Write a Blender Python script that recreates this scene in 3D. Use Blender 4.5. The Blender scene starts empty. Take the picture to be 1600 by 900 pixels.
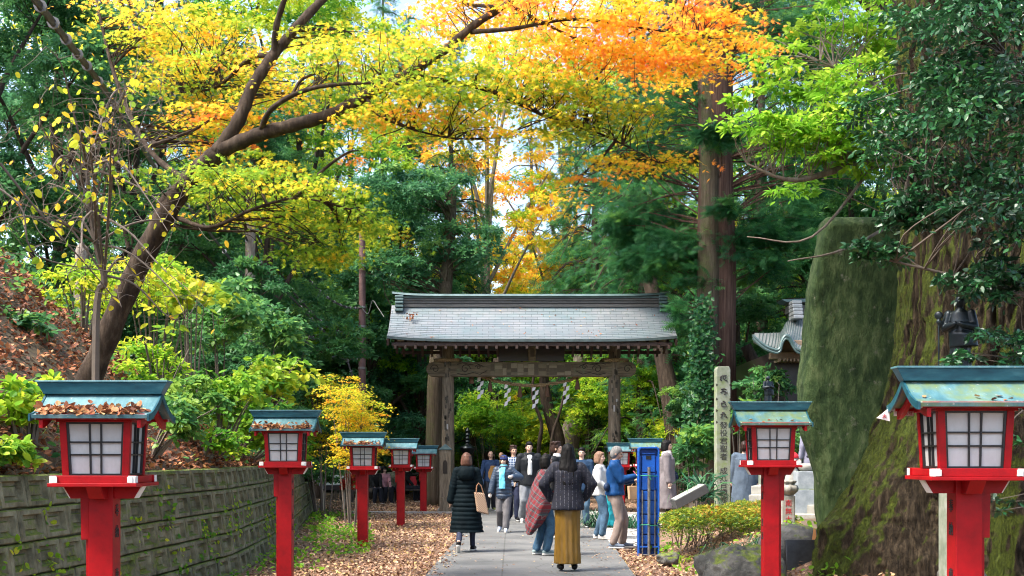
import bpy, math, random
import numpy as np
from mathutils import Vector, Matrix, Euler
R = math.radians
sc = bpy.context.scene
COL = sc.collection
random.seed(7)
F = 1900.0          # focal length in photograph pixels (1600 wide)
HZ = 712.0          # horizon row in the photograph
EYE = 1.6

# ---------------------------------------------------------------- camera, world, sun, exposure
cam_d = bpy.data.cameras.new('camera')
cam = bpy.data.objects.new('camera', cam_d); COL.objects.link(cam)
cam.location = (0, 0, EYE); cam.rotation_euler = (R(90), 0, 0)
cam_d.sensor_width = 36; cam_d.lens = 36 * F / 1600.0
cam_d.shift_y = (HZ - 450) / 1600.0
cam_d.clip_start = .1; cam_d.clip_end = 3000
cam_d.dof.use_dof = False; cam_d.dof.focus_distance = 24; cam_d.dof.aperture_fstop = 11
sc.camera = cam

SUN_EL, SUN_AZ = 58, -118       # elevation, direction the light comes from (degrees clockwise from +Y)
w = bpy.data.worlds.new('World'); sc.world = w; w.use_nodes = True
nt = w.node_tree; bg = nt.nodes['Background']
sky = nt.nodes.new('ShaderNodeTexSky'); sky.sky_type = 'NISHITA'; sky.sun_disc = False
sky.sun_elevation = R(SUN_EL); sky.sun_rotation = R(SUN_AZ)
sky.air_density = 1.0; sky.dust_density = 4.0; sky.ozone_density = 1.0; sky.altitude = 100
nt.links.new(sky.outputs[0], bg.inputs[0]); bg.inputs[1].default_value = .15
sd = bpy.data.lights.new('sun', 'SUN'); sd.energy = 2.2; sd.angle = R(12); sd.color = (1, .95, .87)
sun = bpy.data.objects.new('sun', sd); COL.objects.link(sun)
_d = Vector((math.sin(R(SUN_AZ)) * math.cos(R(SUN_EL)), math.cos(R(SUN_AZ)) * math.cos(R(SUN_EL)), math.sin(R(SUN_EL))))
sun.rotation_euler = _d.to_track_quat('Z', 'Y').to_euler()
vs = sc.view_settings
vs.view_transform = 'Standard'; vs.look = 'None'; vs.gamma = 1; vs.use_curve_mapping = False
vs.exposure = 1.93
cy = sc.cycles
cy.max_bounces = 6; cy.diffuse_bounces = 3; cy.glossy_bounces = 2; cy.transmission_bounces = 4; cy.transparent_max_bounces = 4
cy.pixel_filter_type = 'BLACKMAN_HARRIS'; cy.filter_width = 1.1; cy.use_denoising = True; cy.caustics_reflective = False; cy.caustics_refractive = False
try: cy.use_adaptive_sampling = True; cy.adaptive_threshold = .02
except Exception: pass

# ---------------------------------------------------------------- helpers
def P(px, py, Y):
    return Vector(((px - 800) * Y / F, Y, EYE + (HZ - py) * Y / F))
def ss(a, b, x):
    t = np.clip((x - a) / (b - a), 0, 1); return t * t * (3 - 2 * t)
_rs = np.random.RandomState(11); _T = _rs.rand(4096)
def vnoise(p):
    p = np.asarray(p, float); i = np.floor(p).astype(np.int64); f = p - i; f = f * f * (3 - 2 * f); out = 0
    for dx in (0, 1):
        for dy in (0, 1):
            for dz in (0, 1):
                h = ((i[..., 0] + dx) * 73856093 ^ (i[..., 1] + dy) * 19349663 ^ (i[..., 2] + dz) * 83492791) & 4095
                wgt = (f[..., 0] if dx else 1 - f[..., 0]) * (f[..., 1] if dy else 1 - f[..., 1]) * (f[..., 2] if dz else 1 - f[..., 2])
                out = out + wgt * _T[h]
    return out * 2 - 1
def fbm(p, o=4):
    p = np.asarray(p, float); a = 1.; s = 0
    for k in range(o): s = s + a * vnoise(p * 2 ** k + 17.3 * k); a *= .5
    return s

WALL = [(-4.45, -2), (-4.2, 4), (-4.02, 9.8), (-3.66, 16.4), (-3.95, 20.5), (-4.35, 24), (-5.1, 30), (-6.1, 38)]
_wy = np.array([p[1] for p in WALL]); _wx = np.array([p[0] for p in WALL])
def wall_h(y): return 1.43 - .12 * ss(20, 30, y) - .75 * ss(30, 37, y)
def ground(x, y):
    x = np.asarray(x, float); y = np.asarray(y, float)
    g = .5 * ss(2.35, 3.9, x) * ss(9, 14, y) * (1 - ss(23.5, 27, y))
    wx = np.interp(y, _wy, _wx) - .32
    d = np.maximum(wx - x, 0)
    sl = .78 * (1 - ss(17, 34, y)) + .12
    bank = wall_h(y) - .04 + np.minimum(d, 6) * sl + .12 * fbm(np.stack([x * .6, y * .6, x * 0], -1), 3) * ss(0, 1, d)
    inb = ((d > 0) & (y < 38.5)).astype(float) * (1 - ss(36, 38.5, y))
    far = (1 - inb) * .25 * ss(45, 90, y) * fbm(np.stack([x * .07, y * .07, x * 0], -1), 2)
    return g * (1 - inb) + bank * inb + far
def gz(x, y): return float(ground(x, y))

def tag(o, label=None, cat=None, group=None, kind=None):
    if label: o['label'] = label
    if cat: o['category'] = cat
    if group: o['group'] = group
    if kind: o['kind'] = kind
    return o
def empty(name, loc=(0, 0, 0), rz=0, label=None, cat=None, group=None):
    o = bpy.data.objects.new(name, None); COL.objects.link(o); o.empty_display_size = .1
    o.location = loc; o.rotation_euler = (0, 0, rz)
    return tag(o, label, cat, group)
def np_mesh(name, V, faces_flat, sizes, attr=None, smooth=False):
    me = bpy.data.meshes.new(name); V = np.asarray(V, np.float32)
    me.vertices.add(len(V)); me.vertices.foreach_set('co', V.ravel())
    sizes = np.asarray(sizes, np.int32); ff = np.asarray(faces_flat, np.int32)
    me.loops.add(len(ff)); me.loops.foreach_set('vertex_index', ff)
    st = np.concatenate([[0], np.cumsum(sizes)[:-1]]).astype(np.int32)
    me.polygons.add(len(sizes)); me.polygons.foreach_set('loop_start', st)
    try: me.polygons.foreach_set('loop_total', sizes)
    except Exception: pass
    me.update(calc_edges=True)
    if attr is not None:
        a = me.attributes.new('v', 'FLOAT', 'FACE'); a.data.foreach_set('value', np.asarray(attr, np.float32))
    me.polygons.foreach_set('use_smooth', np.full(len(sizes), bool(smooth)))
    return me
def link(name, me, mat=None, parent=None, loc=None, rot=None):
    o = bpy.data.objects.new(name, me); COL.objects.link(o)
    if mat is not None:
        if isinstance(mat, (list, tuple)):
            for m in mat: me.materials.append(m)
        else: me.materials.append(mat)
    if parent: o.parent = parent
    if loc is not None: o.location = loc
    if rot is not None: o.rotation_euler = rot
    return o
def copy_tree(o, parent=None):
    c = o.copy(); COL.objects.link(c); c.parent = parent
    for ch in list(o.children): copy_tree(ch, c)
    return c

class MB:
    def __init__(s): s.V = []; s.F = []; s.M = []; s.n = 0; s.mi = 0; s.parts = []
    def add(s, V, Fc):
        V = [tuple(v) for v in V]
        s.parts.append((V, Fc)); s.V += V; s.F += [tuple(i + s.n for i in f) for f in Fc]; s.M += [s.mi] * len(Fc); s.n += len(V); return s
    def hexa(s, c8): return s.add(c8, [(0, 3, 2, 1), (4, 5, 6, 7), (0, 1, 5, 4), (1, 2, 6, 5), (2, 3, 7, 6), (3, 0, 4, 7)])
    def box(s, x0, x1, y0, y1, z0, z1, rz=0, c=None):
        v = [(x0, y0, z0), (x1, y0, z0), (x1, y1, z0), (x0, y1, z0), (x0, y0, z1), (x1, y0, z1), (x1, y1, z1), (x0, y1, z1)]
        if rz:
            cx, cy_ = c or ((x0 + x1) / 2, (y0 + y1) / 2); co, si = math.cos(rz), math.sin(rz)
            v = [(cx + (a - cx) * co - (b - cy_) * si, cy_ + (a - cx) * si + (b - cy_) * co, z) for a, b, z in v]
        return s.hexa(v)
    def frust(s, z0, a0, b0, z1, a1, b1, cx=0, cy_=0):
        return s.hexa([(cx - a0, cy_ - b0, z0), (cx + a0, cy_ - b0, z0), (cx + a0, cy_ + b0, z0), (cx - a0, cy_ + b0, z0),
                       (cx - a1, cy_ - b1, z1), (cx + a1, cy_ - b1, z1), (cx + a1, cy_ + b1, z1), (cx - a1, cy_ + b1, z1)])
    def tube(s, pts, rad, n=8, cap=True):
        pts = [Vector(p) for p in pts]
        if not hasattr(rad, '__len__'): rad = [rad] * len(pts)
        V = []; up = None
        for i, p in enumerate(pts):
            t = (pts[min(i + 1, len(pts) - 1)] - pts[max(i - 1, 0)])
            t = t.normalized() if t.length > 1e-9 else Vector((0, 0, 1))
            if up is None: up = t.orthogonal().normalized()
            up = (up - t * up.dot(t)); up = up.normalized() if up.length > 1e-6 else t.orthogonal().normalized()
            b = t.cross(up)
            for k in range(n):
                a = 2 * math.pi * k / n; V.append(p + (up * math.cos(a) + b * math.sin(a)) * rad[i])
        Fc = [(i * n + k, i * n + (k + 1) % n, (i + 1) * n + (k + 1) % n, (i + 1) * n + k) for i in range(len(pts) - 1) for k in range(n)]
        if cap: Fc += [tuple(range(n))[::-1], tuple(range((len(pts) - 1) * n, len(pts) * n))]
        return s.add(V, Fc)
    def lathe(s, prof, n=20, c=(0, 0, 0)):
        V = [(c[0] + r * math.cos(2 * math.pi * k / n), c[1] + r * math.sin(2 * math.pi * k / n), c[2] + z) for r, z in prof for k in range(n)]
        m = len(prof)
        Fc = [(i * n + k, i * n + (k + 1) % n, (i + 1) * n + (k + 1) % n, (i + 1) * n + k) for i in range(m - 1) for k in range(n)]
        Fc += [tuple(range(n))[::-1], tuple(range((m - 1) * n, m * n))]
        return s.add(V, Fc)
    def prism(s, outline, y0, y1, axis='y'):
        n = len(outline)
        V = [(a, y0, b) for a, b in outline] + [(a, y1, b) for a, b in outline]
        if axis == 'x': V = [(y, a, b) for a, y, b in V]
        if axis == 'z': V = [(a, b, y) for a, y, b in V]
        Fc = [tuple(range(n)), tuple(range(n, 2 * n))[::-1]] + [(i, i + n, (i + 1) % n + n, (i + 1) % n) for i in range(n)]
        return s.add(V, Fc)
    def build_each(s, name, mat, parent=None, **kw):
        return [MB().add(V, Fc).build(name, mat, parent, **kw) for V, Fc in s.parts]
    def build(s, name, mat, parent=None, smooth=False, bevel=0, loc=None, rot=None):
        me = bpy.data.meshes.new(name); me.from_pydata(s.V, [], s.F); me.update()
        o = link(name, me, mat, parent, loc, rot)
        if any(s.M): me.polygons.foreach_set('material_index', s.M)
        if smooth:
            me.polygons.foreach_set('use_smooth', [True] * len(me.polygons))
            if smooth == 'auto':
                try: me.set_sharp_from_angle(angle=R(38))
                except Exception: pass
        if bevel:
            b = o.modifiers.new('bevel', 'BEVEL'); b.width = bevel; b.segments = 2; b.limit_method = 'ANGLE'; b.angle_limit = R(40)
        return o
import bmesh as _bm
def fix_normals(o):
    b = _bm.new(); b.from_mesh(o.data); _bm.ops.recalc_face_normals(b, faces=b.faces); b.to_mesh(o.data); b.free()

def text_mesh(body, size, name='lettering', depth=.002):
    c = bpy.data.curves.new(name, 'FONT'); c.body = body; c.size = size; c.align_x = 'CENTER'; c.align_y = 'CENTER'; c.extrude = depth
    c.resolution_u = 2
    o = bpy.data.objects.new(name, c); COL.objects.link(o)
    dg = bpy.context.evaluated_depsgraph_get(); me = bpy.data.meshes.new_from_object(o.evaluated_get(dg))
    bpy.data.objects.remove(o); bpy.data.curves.remove(c); return me
def vtext(chars, size, pitch, mat, parent, loc, rot, name='inscription', squash=1.0):
    """characters stacked downwards, joined into one mesh"""
    V = []; Fc = []; n = 0
    for i, ch in enumerate(chars):
        if ch == ' ': continue
        me = text_mesh(ch, size)
        xs = [v.co.x for v in me.vertices]; cx = (min(xs) + max(xs)) / 2
        V += [((v.co.x - cx) * squash, v.co.y - i * pitch, v.co.z) for v in me.vertices]
        Fc += [tuple(j + n for j in p.vertices) for p in me.polygons]; n += len(me.vertices); bpy.data.meshes.remove(me)
    me = bpy.data.meshes.new(name); me.from_pydata(V, [], Fc); me.update()
    return link(name, me, mat, parent, loc, rot)

# ---------------------------------------------------------------- materials
MATS = {}
def newmat(name):
    m = bpy.data.materials.new(name); m.use_nodes = True; t = m.node_tree
    return m, t, t.nodes['Principled BSDF']
def N(t, typ, **kw):
    n = t.nodes.new(typ)
    for k, v in kw.items():
        if k in n.inputs.keys(): n.inputs[k].default_value = v
        else: setattr(n, k, v)
    return n
def ramp(t, stops, fac=None, interp='LINEAR'):
    r = t.nodes.new('ShaderNodeValToRGB'); r.color_ramp.interpolation = interp; e = r.color_ramp.elements
    while len(e) < len(stops): e.new(.5)
    for i, (p, c) in enumerate(stops): e[i].position = p; e[i].color = tuple(c)[:3] + (1,)
    if fac is not None: t.links.new(fac, r.inputs[0])
    return r
def mix(t, fac, a, b, blend='MIX'):
    n = t.nodes.new('ShaderNodeMix'); n.data_type = 'RGBA'; n.blend_type = blend
    for sock, val in ((0, fac), (6, a), (7, b)):
        if hasattr(val, 'node'): t.links.new(val, n.inputs[sock])
        elif sock == 0: n.inputs[0].default_value = val
        else: n.inputs[sock].default_value = tuple(val)[:3] + (1,)
    return n.outputs[2]
def coord(t, which='Object', scale=None):
    c = t.nodes.new('ShaderNodeTexCoord'); o = c.outputs[which]
    if scale:
        mp = t.nodes.new('ShaderNodeMapping'); mp.inputs['Scale'].default_value = scale; t.links.new(o, mp.inputs[0]); o = mp.outputs[0]
    return o
def noise(t, vec, scale, detail=4, rough=.6):
    n = t.nodes.new('ShaderNodeTexNoise'); n.inputs['Scale'].default_value = scale; n.inputs['Detail'].default_value = detail
    n.inputs['Roughness'].default_value = rough; t.links.new(vec, n.inputs['Vector']); return n.outputs[0]
def bump(t, bsdf, h, strength=.4, dist=.01):
    b = t.nodes.new('ShaderNodeBump'); b.inputs['Strength'].default_value = strength; b.inputs['Distance'].default_value = dist
    t.links.new(h, b.inputs['Height']); t.links.new(b.outputs[0], bsdf.inputs['Normal']); return b
def pm(name, cols, scale=6, rough=.7, bs=.3, bdist=.005, bscale=None, metal=0, spec=.5, stretch=None, dirt=None, moss=None, detail=5, space='Object'):
    """noise-mottled surface: cols = 2-4 colours; dirt=(colour, scale, threshold); moss = strength of green on upward faces"""
    if name in MATS: return MATS[name]
    m, t, b = newmat(name); v = coord(t, space, stretch)
    n = noise(t, v, scale, detail, .65)
    k = len(cols); r = ramp(t, [(.32 + .36 * i / max(k - 1, 1), c) for i, c in enumerate(cols)], n)
    c = r.outputs[0]
    if dirt:
        dn = noise(t, coord(t, space), dirt[1], 6, .7)
        dr = ramp(t, [(dirt[2], (0, 0, 0)), (dirt[2] + .12, (1, 1, 1))], dn); c = mix(t, dr.outputs[0], c, dirt[0])
    if moss:
        g = t.nodes.new('ShaderNodeNewGeometry'); sx = t.nodes.new('ShaderNodeSeparateXYZ'); t.links.new(g.outputs['Normal'], sx.inputs[0])
        mn = noise(t, coord(t, space), 3.1, 8, .75)
        a = N(t, 'ShaderNodeMath', operation='MULTIPLY_ADD'); t.links.new(sx.outputs[2], a.inputs[0]); a.inputs[1].default_value = .28; t.links.new(mn, a.inputs[2])
        mr = ramp(t, [(moss, (0, 0, 0)), (moss + .1, (1, 1, 1))], a.outputs[0])
        mc = ramp(t, [(.3, (.045, .07, .01)), (.7, (.16, .2, .02))], noise(t, coord(t, space), 22, 4))
        c = mix(t, mr.outputs[0], c, mc.outputs[0])
    t.links.new(c, b.inputs['Base Color']); b.inputs['Roughness'].default_value = rough; b.inputs['Metallic'].default_value = metal
    b.inputs['Specular IOR Level'].default_value = spec
    if bs: bump(t, b, noise(t, v, bscale or scale * 5, 6, .7), bs, bdist)
    MATS[name] = m; return m
def leafmat(name, stops, trans=.35, rough=.45, gloss=.25, hue_noise=0):
    """leaf colour from the per-leaf value v; light passes through the blade"""
    if name in MATS: return MATS[name]
    m, t, b = newmat(name)
    a = t.nodes.new('ShaderNodeAttribute'); a.attribute_name = 'v'; f = a.outputs['Fac']
    r = ramp(t, stops, f); c = r.outputs[0]
    t.links.new(c, b.inputs['Base Color']); b.inputs['Roughness'].default_value = rough; b.inputs['Specular IOR Level'].default_value = gloss
    tr = t.nodes.new('ShaderNodeBsdfTranslucent')
    br = t.nodes.new('ShaderNodeBrightContrast'); br.inputs['Bright'].default_value = .02; t.links.new(c, br.inputs[0]); t.links.new(br.outputs[0], tr.inputs[0])
    mx = t.nodes.new('ShaderNodeMixShader'); mx.inputs[0].default_value = trans
    t.links.new(b.outputs[0], mx.inputs[1]); t.links.new(tr.outputs[0], mx.inputs[2])
    t.links.new(mx.outputs[0], t.nodes['Material Output'].inputs[0])
    MATS[name] = m; return m
def flat(name, c, rough=.6, **k): return pm(name, [tuple(x * .88 for x in c), tuple(min(1, x * 1.1) for x in c)], 9, rough, .15, .002, **k)

# ---------------------------------------------------------------- leaves and trees
def tmpl(kind):
    if kind == 'leaf':
        return np.array([(0, 0, 0), (.25, .2, .03), (.6, .22, .02), (1, 0, -.06), (.6, -.22, .02), (.25, -.2, .03)]), [(0, 1, 2, 3, 4, 5)]
    if kind == 'broad':
        return np.array([(0, 0, 0), (.15, .26, .04), (.5, .36, .02), (.8, .22, -.04), (1, 0, -.1), (.8, -.22, -.04), (.5, -.36, .02), (.15, -.26, .04)]), [(0, 1, 2, 3, 4), (0, 4, 5, 6, 7)]
    if kind == 'quad':
        return np.array([(0, 0, 0), (.5, .33, .04), (1, 0, -.05), (.5, -.33, .04)]), [(0, 1, 2, 3)]
    if kind == 'maple':
        pts = []
        for k, (ang, L) in enumerate([(-120, .45), (-72, .8), (-34, .95), (0, 1.0), (34, .95), (72, .8), (120, .45)]):
            if k: pts.append((R((ang + prev) / 2), .34))
            pts.append((R(ang), L)); prev = ang
        pts.append((R(180), .12))
        return np.array([(r * math.cos(a) * .55, r * math.sin(a) * .55, -.08 * r) for a, r in pts]), [tuple(range(len(pts)))]
    if kind == 'cluster':     # three small leaves on one stalk
        V = []; Fc = []
        for k, a in enumerate((-50, 5, 60)):
            c, s_ = math.cos(R(a)), math.sin(R(a)); o = len(V)
            for x, y, z in ((.08, 0, 0), (.45, .17, .05), (.85, 0, -.04), (.45, -.17, .05)):
                V.append((x * c - y * s_, x * s_ + y * c, z + .05 * k))
            Fc.append((o, o + 1, o + 2, o + 3))
        return np.array(V), Fc
    if kind == 'fir':         # feathered conifer spray
        V = [(0, .012, 0), (1, 0, -.08), (0, -.012, 0)]; Fc = [(0, 1, 2)]
        for i in range(5):
            x = .12 + i * .17; L = .36 * (1 - .12 * i)
            for sg in (1, -1):
                o = len(V); V += [(x - .03, 0, 0), (x + .05, 0, -.01), (x + L * .75, sg * L, -.05)]; Fc.append((o, o + 1, o + 2))
        return np.array(V), Fc
    if kind == 'blade':       # long drooping grass-like leaf
        return np.array([(0, .03, 0), (.35, .035, .38), (.7, .025, .42), (1, 0, .15), (.7, -.025, .42), (.35, -.035, .38), (0, -.03, 0)]), [(0, 1, 5, 6), (1, 2, 4, 5), (2, 3, 4)]
def leaves(name, C, size, v, kind, mat, parent=None, tilt=.6, droop=0, seed=0, up=(0, 0, 1), dirs=None, loc=None, jit=.3):
    """scatter leaf blades at points C; tilt: how far normals stray from up; dirs: optional pointing directions"""
    rs = np.random.RandomState(seed); C = np.asarray(C, float); n = len(C)
    T, Fc = tmpl(kind); T = np.asarray(T, float)
    nm = np.array(up, float) + tilt * rs.randn(n, 3); nm /= np.linalg.norm(nm, axis=1, keepdims=True)
    d = rs.randn(n, 3) if dirs is None else np.asarray(dirs) + jit * rs.randn(n, 3)
    d = d - nm * (d * nm).sum(1, keepdims=True); d /= np.linalg.norm(d, axis=1, keepdims=True) + 1e-9
    if droop: d[:, 2] -= droop; d /= np.linalg.norm(d, axis=1, keepdims=True); nm = nm - d * (d * nm).sum(1, keepdims=True); nm /= np.linalg.norm(nm, axis=1, keepdims=True)
    b = np.cross(nm, d); s = (np.asarray(size) * (.7 + .6 * rs.rand(n)))[:, None, None]
    V = C[:, None, :] + s * (T[None, :, 0:1] * d[:, None, :] + T[None, :, 1:2] * b[:, None, :] + T[None, :, 2:3] * nm[:, None, :])
    k = len(T); fl = np.concatenate([np.array(f) for f in Fc]); sz = [len(f) for f in Fc]
    ff = (np.arange(n)[:, None] * k + fl[None, :]).ravel(); sizes = np.tile(sz, n)
    va = np.repeat(np.clip(np.broadcast_to(v, n) + .0, 0, 1), len(Fc))
    me = np_mesh(name, V.reshape(-1, 3), ff, sizes, va)
    return link(name, me, mat, parent, loc)
def pads(blobs, seed=0, flat_=.22, padr=.38, shell=.5):
    """blobs: (centre, (rx,ry,rz), leaves, v0, dv). Leaves gather in flattish sprays inside each blob. returns points, v, spray centres"""
    rs = np.random.RandomState(seed); PP = []; VV = []; CC = []; DD = []
    for (c, r, n, v0, dv) in blobs:
        c = np.array(c, float); r = np.array(r, float); per = 90 if n > 1500 else 45; m = max(3, n // per)
        u = rs.randn(m, 3); u /= np.linalg.norm(u, axis=1, keepdims=True); u *= (shell + (1 - shell) * rs.rand(m, 1)) ** .6 * (.55 + .45 * rs.rand(m, 1))
        pc = c + u * r; pr = padr * r.mean() * (.5 + rs.rand(m)); k = n // m
        a = rs.rand(m, k) * 6.283; q = np.sqrt(rs.rand(m, k)) * pr[:, None] * (1 + .3 * rs.randn(m, k))
        out = u * r; out[:, 2] = 0; out /= np.linalg.norm(out, axis=1, keepdims=True) + 1e-6
        x = np.cos(a) * q; y = np.sin(a) * q
        z = rs.randn(m, k) * pr[:, None] * flat_ * .5 - .35 * (q / pr[:, None]) ** 2 * pr[:, None] * flat_ * 2 - (x * out[:, 0:1] + y * out[:, 1:2]) * .2
        pts = pc[:, None, :] + np.stack([x, y, z], -1)
        PP.append(pts.reshape(-1, 3)); CC.append(pc)
        dd = pts - pc[:, None, :]; dd[..., 2] -= .05 * pr[:, None]; DD.append((dd / (np.linalg.norm(dd, axis=2, keepdims=True) + 1e-6)).reshape(-1, 3))
        VV.append((v0 + dv * .7 * rs.randn(m, 1) + dv * .5 * rs.randn(m, k)).ravel())
    return np.concatenate(PP), np.concatenate(VV), np.concatenate(CC), np.concatenate(DD)
def bez(p, n=8, wob=0, rs=random):
    """smooth curve through points (Catmull-Rom)"""
    p = [Vector(q) for q in p]; out = []; q = [p[0] * 2 - p[1]] + p + [p[-1] * 2 - p[-2]]
    for i in range(1, len(q) - 2):
        for k in range(n):
            t = k / n; a, b, c, d = q[i - 1], q[i], q[i + 1], q[i + 2]
            v = .5 * ((2 * b) + (c - a) * t + (2 * a - 5 * b + 4 * c - d) * t * t + (3 * b - a - 3 * c + d) * t ** 3)
            if wob: v = v + Vector((rs.gauss(0, wob), rs.gauss(0, wob), rs.gauss(0, wob)))
            out.append(v)
    out.append(p[-1]); return out
def lerp_r(r0, r1, n, pw=1): return [r0 + (r1 - r0) * (i / (n - 1)) ** pw for i in range(n)]
def twigs(mb, skel, targets, r0=.03, seed=0, sides=5, frac=1.0, up=.0):
    """branches from the nearest skeleton points to spray centres"""
    if not len(skel): return
    rs = random.Random(seed); S = np.array([tuple(s) for s in skel])
    for c in targets:
        if rs.random() > frac: continue
        c = np.array(c); d = (np.linalg.norm(S - c, axis=1) + np.maximum(0, S[:, 2] - c[2] + .1) * 1.5) * (1 + .7 * np.random.RandomState(rs.randint(0, 99999)).rand(len(S)))
        a = Vector(S[int(np.argmin(d))]); b = Vector(c); L = (b - a).length
        if L < .05: continue
        m1 = a.lerp(b, .4) + Vector((rs.gauss(0, .07) * L, rs.gauss(0, .07) * L, .1 * L * rs.random())); m2 = a.lerp(b, .75) + Vector((rs.gauss(0, .05) * L, rs.gauss(0, .05) * L, .06 * L))
        pts = bez([a, m1, m2, b], 3); rr = r0 * (.5 + .5 * min(1, L / 2))
        mb.tube(pts, lerp_r(rr, rr * .25, len(pts)), sides, cap=False)
# ---------------------------------------------------------------- ground, path, paving
def litter_mat():
    m, t, b = newmat('leaf_litter_soil'); v = coord(t)
    n1 = noise(t, v, 16, 6, .75); n2 = noise(t, v, .35, 3)
    c1 = ramp(t, [(.3, (.06, .036, .022)), (.48, (.16, .095, .058)), (.6, (.26, .165, .11)), (.72, (.34, .23, .16))], n1)
    c2 = ramp(t, [(.3, (.03, .025, .015)), (.55, (.085, .06, .03)), (.75, (.05, .065, .02))], n1)
    # far from the path the forest floor is dark soil
    sx = t.nodes.new('ShaderNodeSeparateXYZ'); t.links.new(v, sx.inputs[0])
    a = N(t, 'ShaderNodeMath', operation='ABSOLUTE'); t.links.new(sx.outputs[0], a.inputs[0])
    s2 = N(t, 'ShaderNodeMath', operation='MULTIPLY_ADD'); t.links.new(n2, s2.inputs[0]); s2.inputs[1].default_value = 2.5; t.links.new(a.outputs[0], s2.inputs[2])
    mr = N(t, 'ShaderNodeMapRange'); mr.inputs['From Min'].default_value = 5.2; mr.inputs['From Max'].default_value = 6.2; t.links.new(s2.outputs[0], mr.inputs[0])
    c = mix(t, mr.outputs[0], c1.outputs[0], c2.outputs[0])
    t.links.new(c, b.inputs['Base Color']); b.inputs['Roughness'].default_value = .9
    bump(t, b, noise(t, v, 45, 5, .75), .8, .02); return m
M_lit = litter_mat()
def axis_pts(segs):
    o = []
    for a, b_, st in segs: o += list(np.arange(a, b_, st))
    return np.array(o + [segs[-1][1]])
gx = axis_pts([(-600, -60, 60), (-60, -14, 4), (-14, 8, .28), (8, 30, 2), (30, 60, 6), (60, 600, 60)])
gy = axis_pts([(-40, 2, 4), (2, 45, .35), (45, 100, 5), (100, 1500, 100)])
X_, Y_ = np.meshgrid(gx, gy); Z_ = ground(X_, Y_) + .012 * fbm(np.stack([X_ * 3, Y_ * 3, X_ * 0], -1), 2)
V = np.stack([X_, Y_, Z_], -1).reshape(-1, 3); nx, ny = len(gx), len(gy)
I = (np.arange(ny - 1)[:, None] * nx + np.arange(nx - 1)[None, :]).ravel()
FF = np.stack([I, I + 1, I + nx + 1, I + nx], -1).ravel()
g = link('ground', np_mesh('ground', V, FF, np.full(len(I), 4), smooth=True), M_lit); tag(g, kind='structure')

def path_mat():
    m, t, b = newmat('path_concrete'); v = coord(t)
    n = noise(t, v, 1.1, 8, .62); f = noise(t, v, 60, 5, .8)
    c = ramp(t, [(.3, (.075, .078, .078)), (.5, (.13, .132, .13)), (.7, (.18, .179, .173))], n)
    c = mix(t, .4, c.outputs[0], ramp(t, [(.3, (.1, .1, .1)), (.7, (.6, .6, .58))], f).outputs[0], 'OVERLAY')
    st = ramp(t, [(.56, (0, 0, 0)), (.68, (1, 1, 1))], noise(t, v, 2.7, 9, .8))
    c = mix(t, st.outputs[0], c, (.13, .12, .1))
    vo = t.nodes.new('ShaderNodeTexVoronoi'); vo.feature = 'DISTANCE_TO_EDGE'; vo.inputs['Scale'].default_value = .42; wn = t.nodes.new('ShaderNodeTexNoise'); wn.inputs['Scale'].default_value = 2.5; wn.inputs['Detail'].default_value = 6; t.links.new(v, wn.inputs[0]); c2_ = mix(t, .16, v, wn.outputs[1]); t.links.new(c2_, vo.inputs[0]); c = mix(t, ramp(t, [(.0, (.6, .6, .6)), (.006, (0, 0, 0))], vo.outputs[0]).outputs[0], c, (.05, .045, .035))
    br = t.nodes.new('ShaderNodeTexBrick'); br.offset = 0; br.inputs['Scale'].default_value = 1; br.inputs['Brick Width'].default_value = 2.7; br.inputs['Row Height'].default_value = 2.6
    br.inputs['Mortar Size'].default_value = .012; br.inputs['Color1'].default_value = (1, 1, 1, 1); br.inputs['Color2'].default_value = (.94, .94, .935, 1); br.inputs['Mortar'].default_value = (.62, .61, .58, 1)
    mp = N(t, 'ShaderNodeMapping'); mp.inputs['Location'].default_value = (.13, .3, 0); t.links.new(v, mp.inputs[0]); t.links.new(mp.outputs[0], br.inputs[0])
    c = mix(t, 1, c, br.outputs[0], 'MULTIPLY')
    t.links.new(c, b.inputs['Base Color']); b.inputs['Roughness'].default_value = .8; bump(t, b, f, .35, .004); return m
mb = MB()
ys = [-5, 0, 8, 16, 18, 20.5, 24, 28, 34.5, 40, 50, 62]
lx = [-1.25, -1.22, -1.18, -1.12, -1.1, -1.06, -1.0, -.95, -.85, -.8, -.7, -.2]
rx = [1.56, 1.57, 1.58, 1.6, 1.66, 1.74, 1.8, 1.9, 2.05, 2.1, 2.2, 2.6]
n = len(ys)
mb.add([(a, y, .045) for a, y in zip(lx, ys)] + [(b, y, .045) for b, y in zip(rx, ys)] + [(a, y, -.1) for a, y in zip(lx, ys)] + [(b, y, -.1) for b, y in zip(rx, ys)],
       [(i, i + n, i + n + 1, i + 1) for i in range(n - 1)] + [(i, i + 1, i + 1 + 2 * n, i + 2 * n) for i in range(n - 1)] + [(i + n, i + 3 * n, i + 1 + 3 * n, i + 1 + n) for i in range(n - 1)])
tag(mb.build('path', path_mat()), kind='structure')
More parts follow.
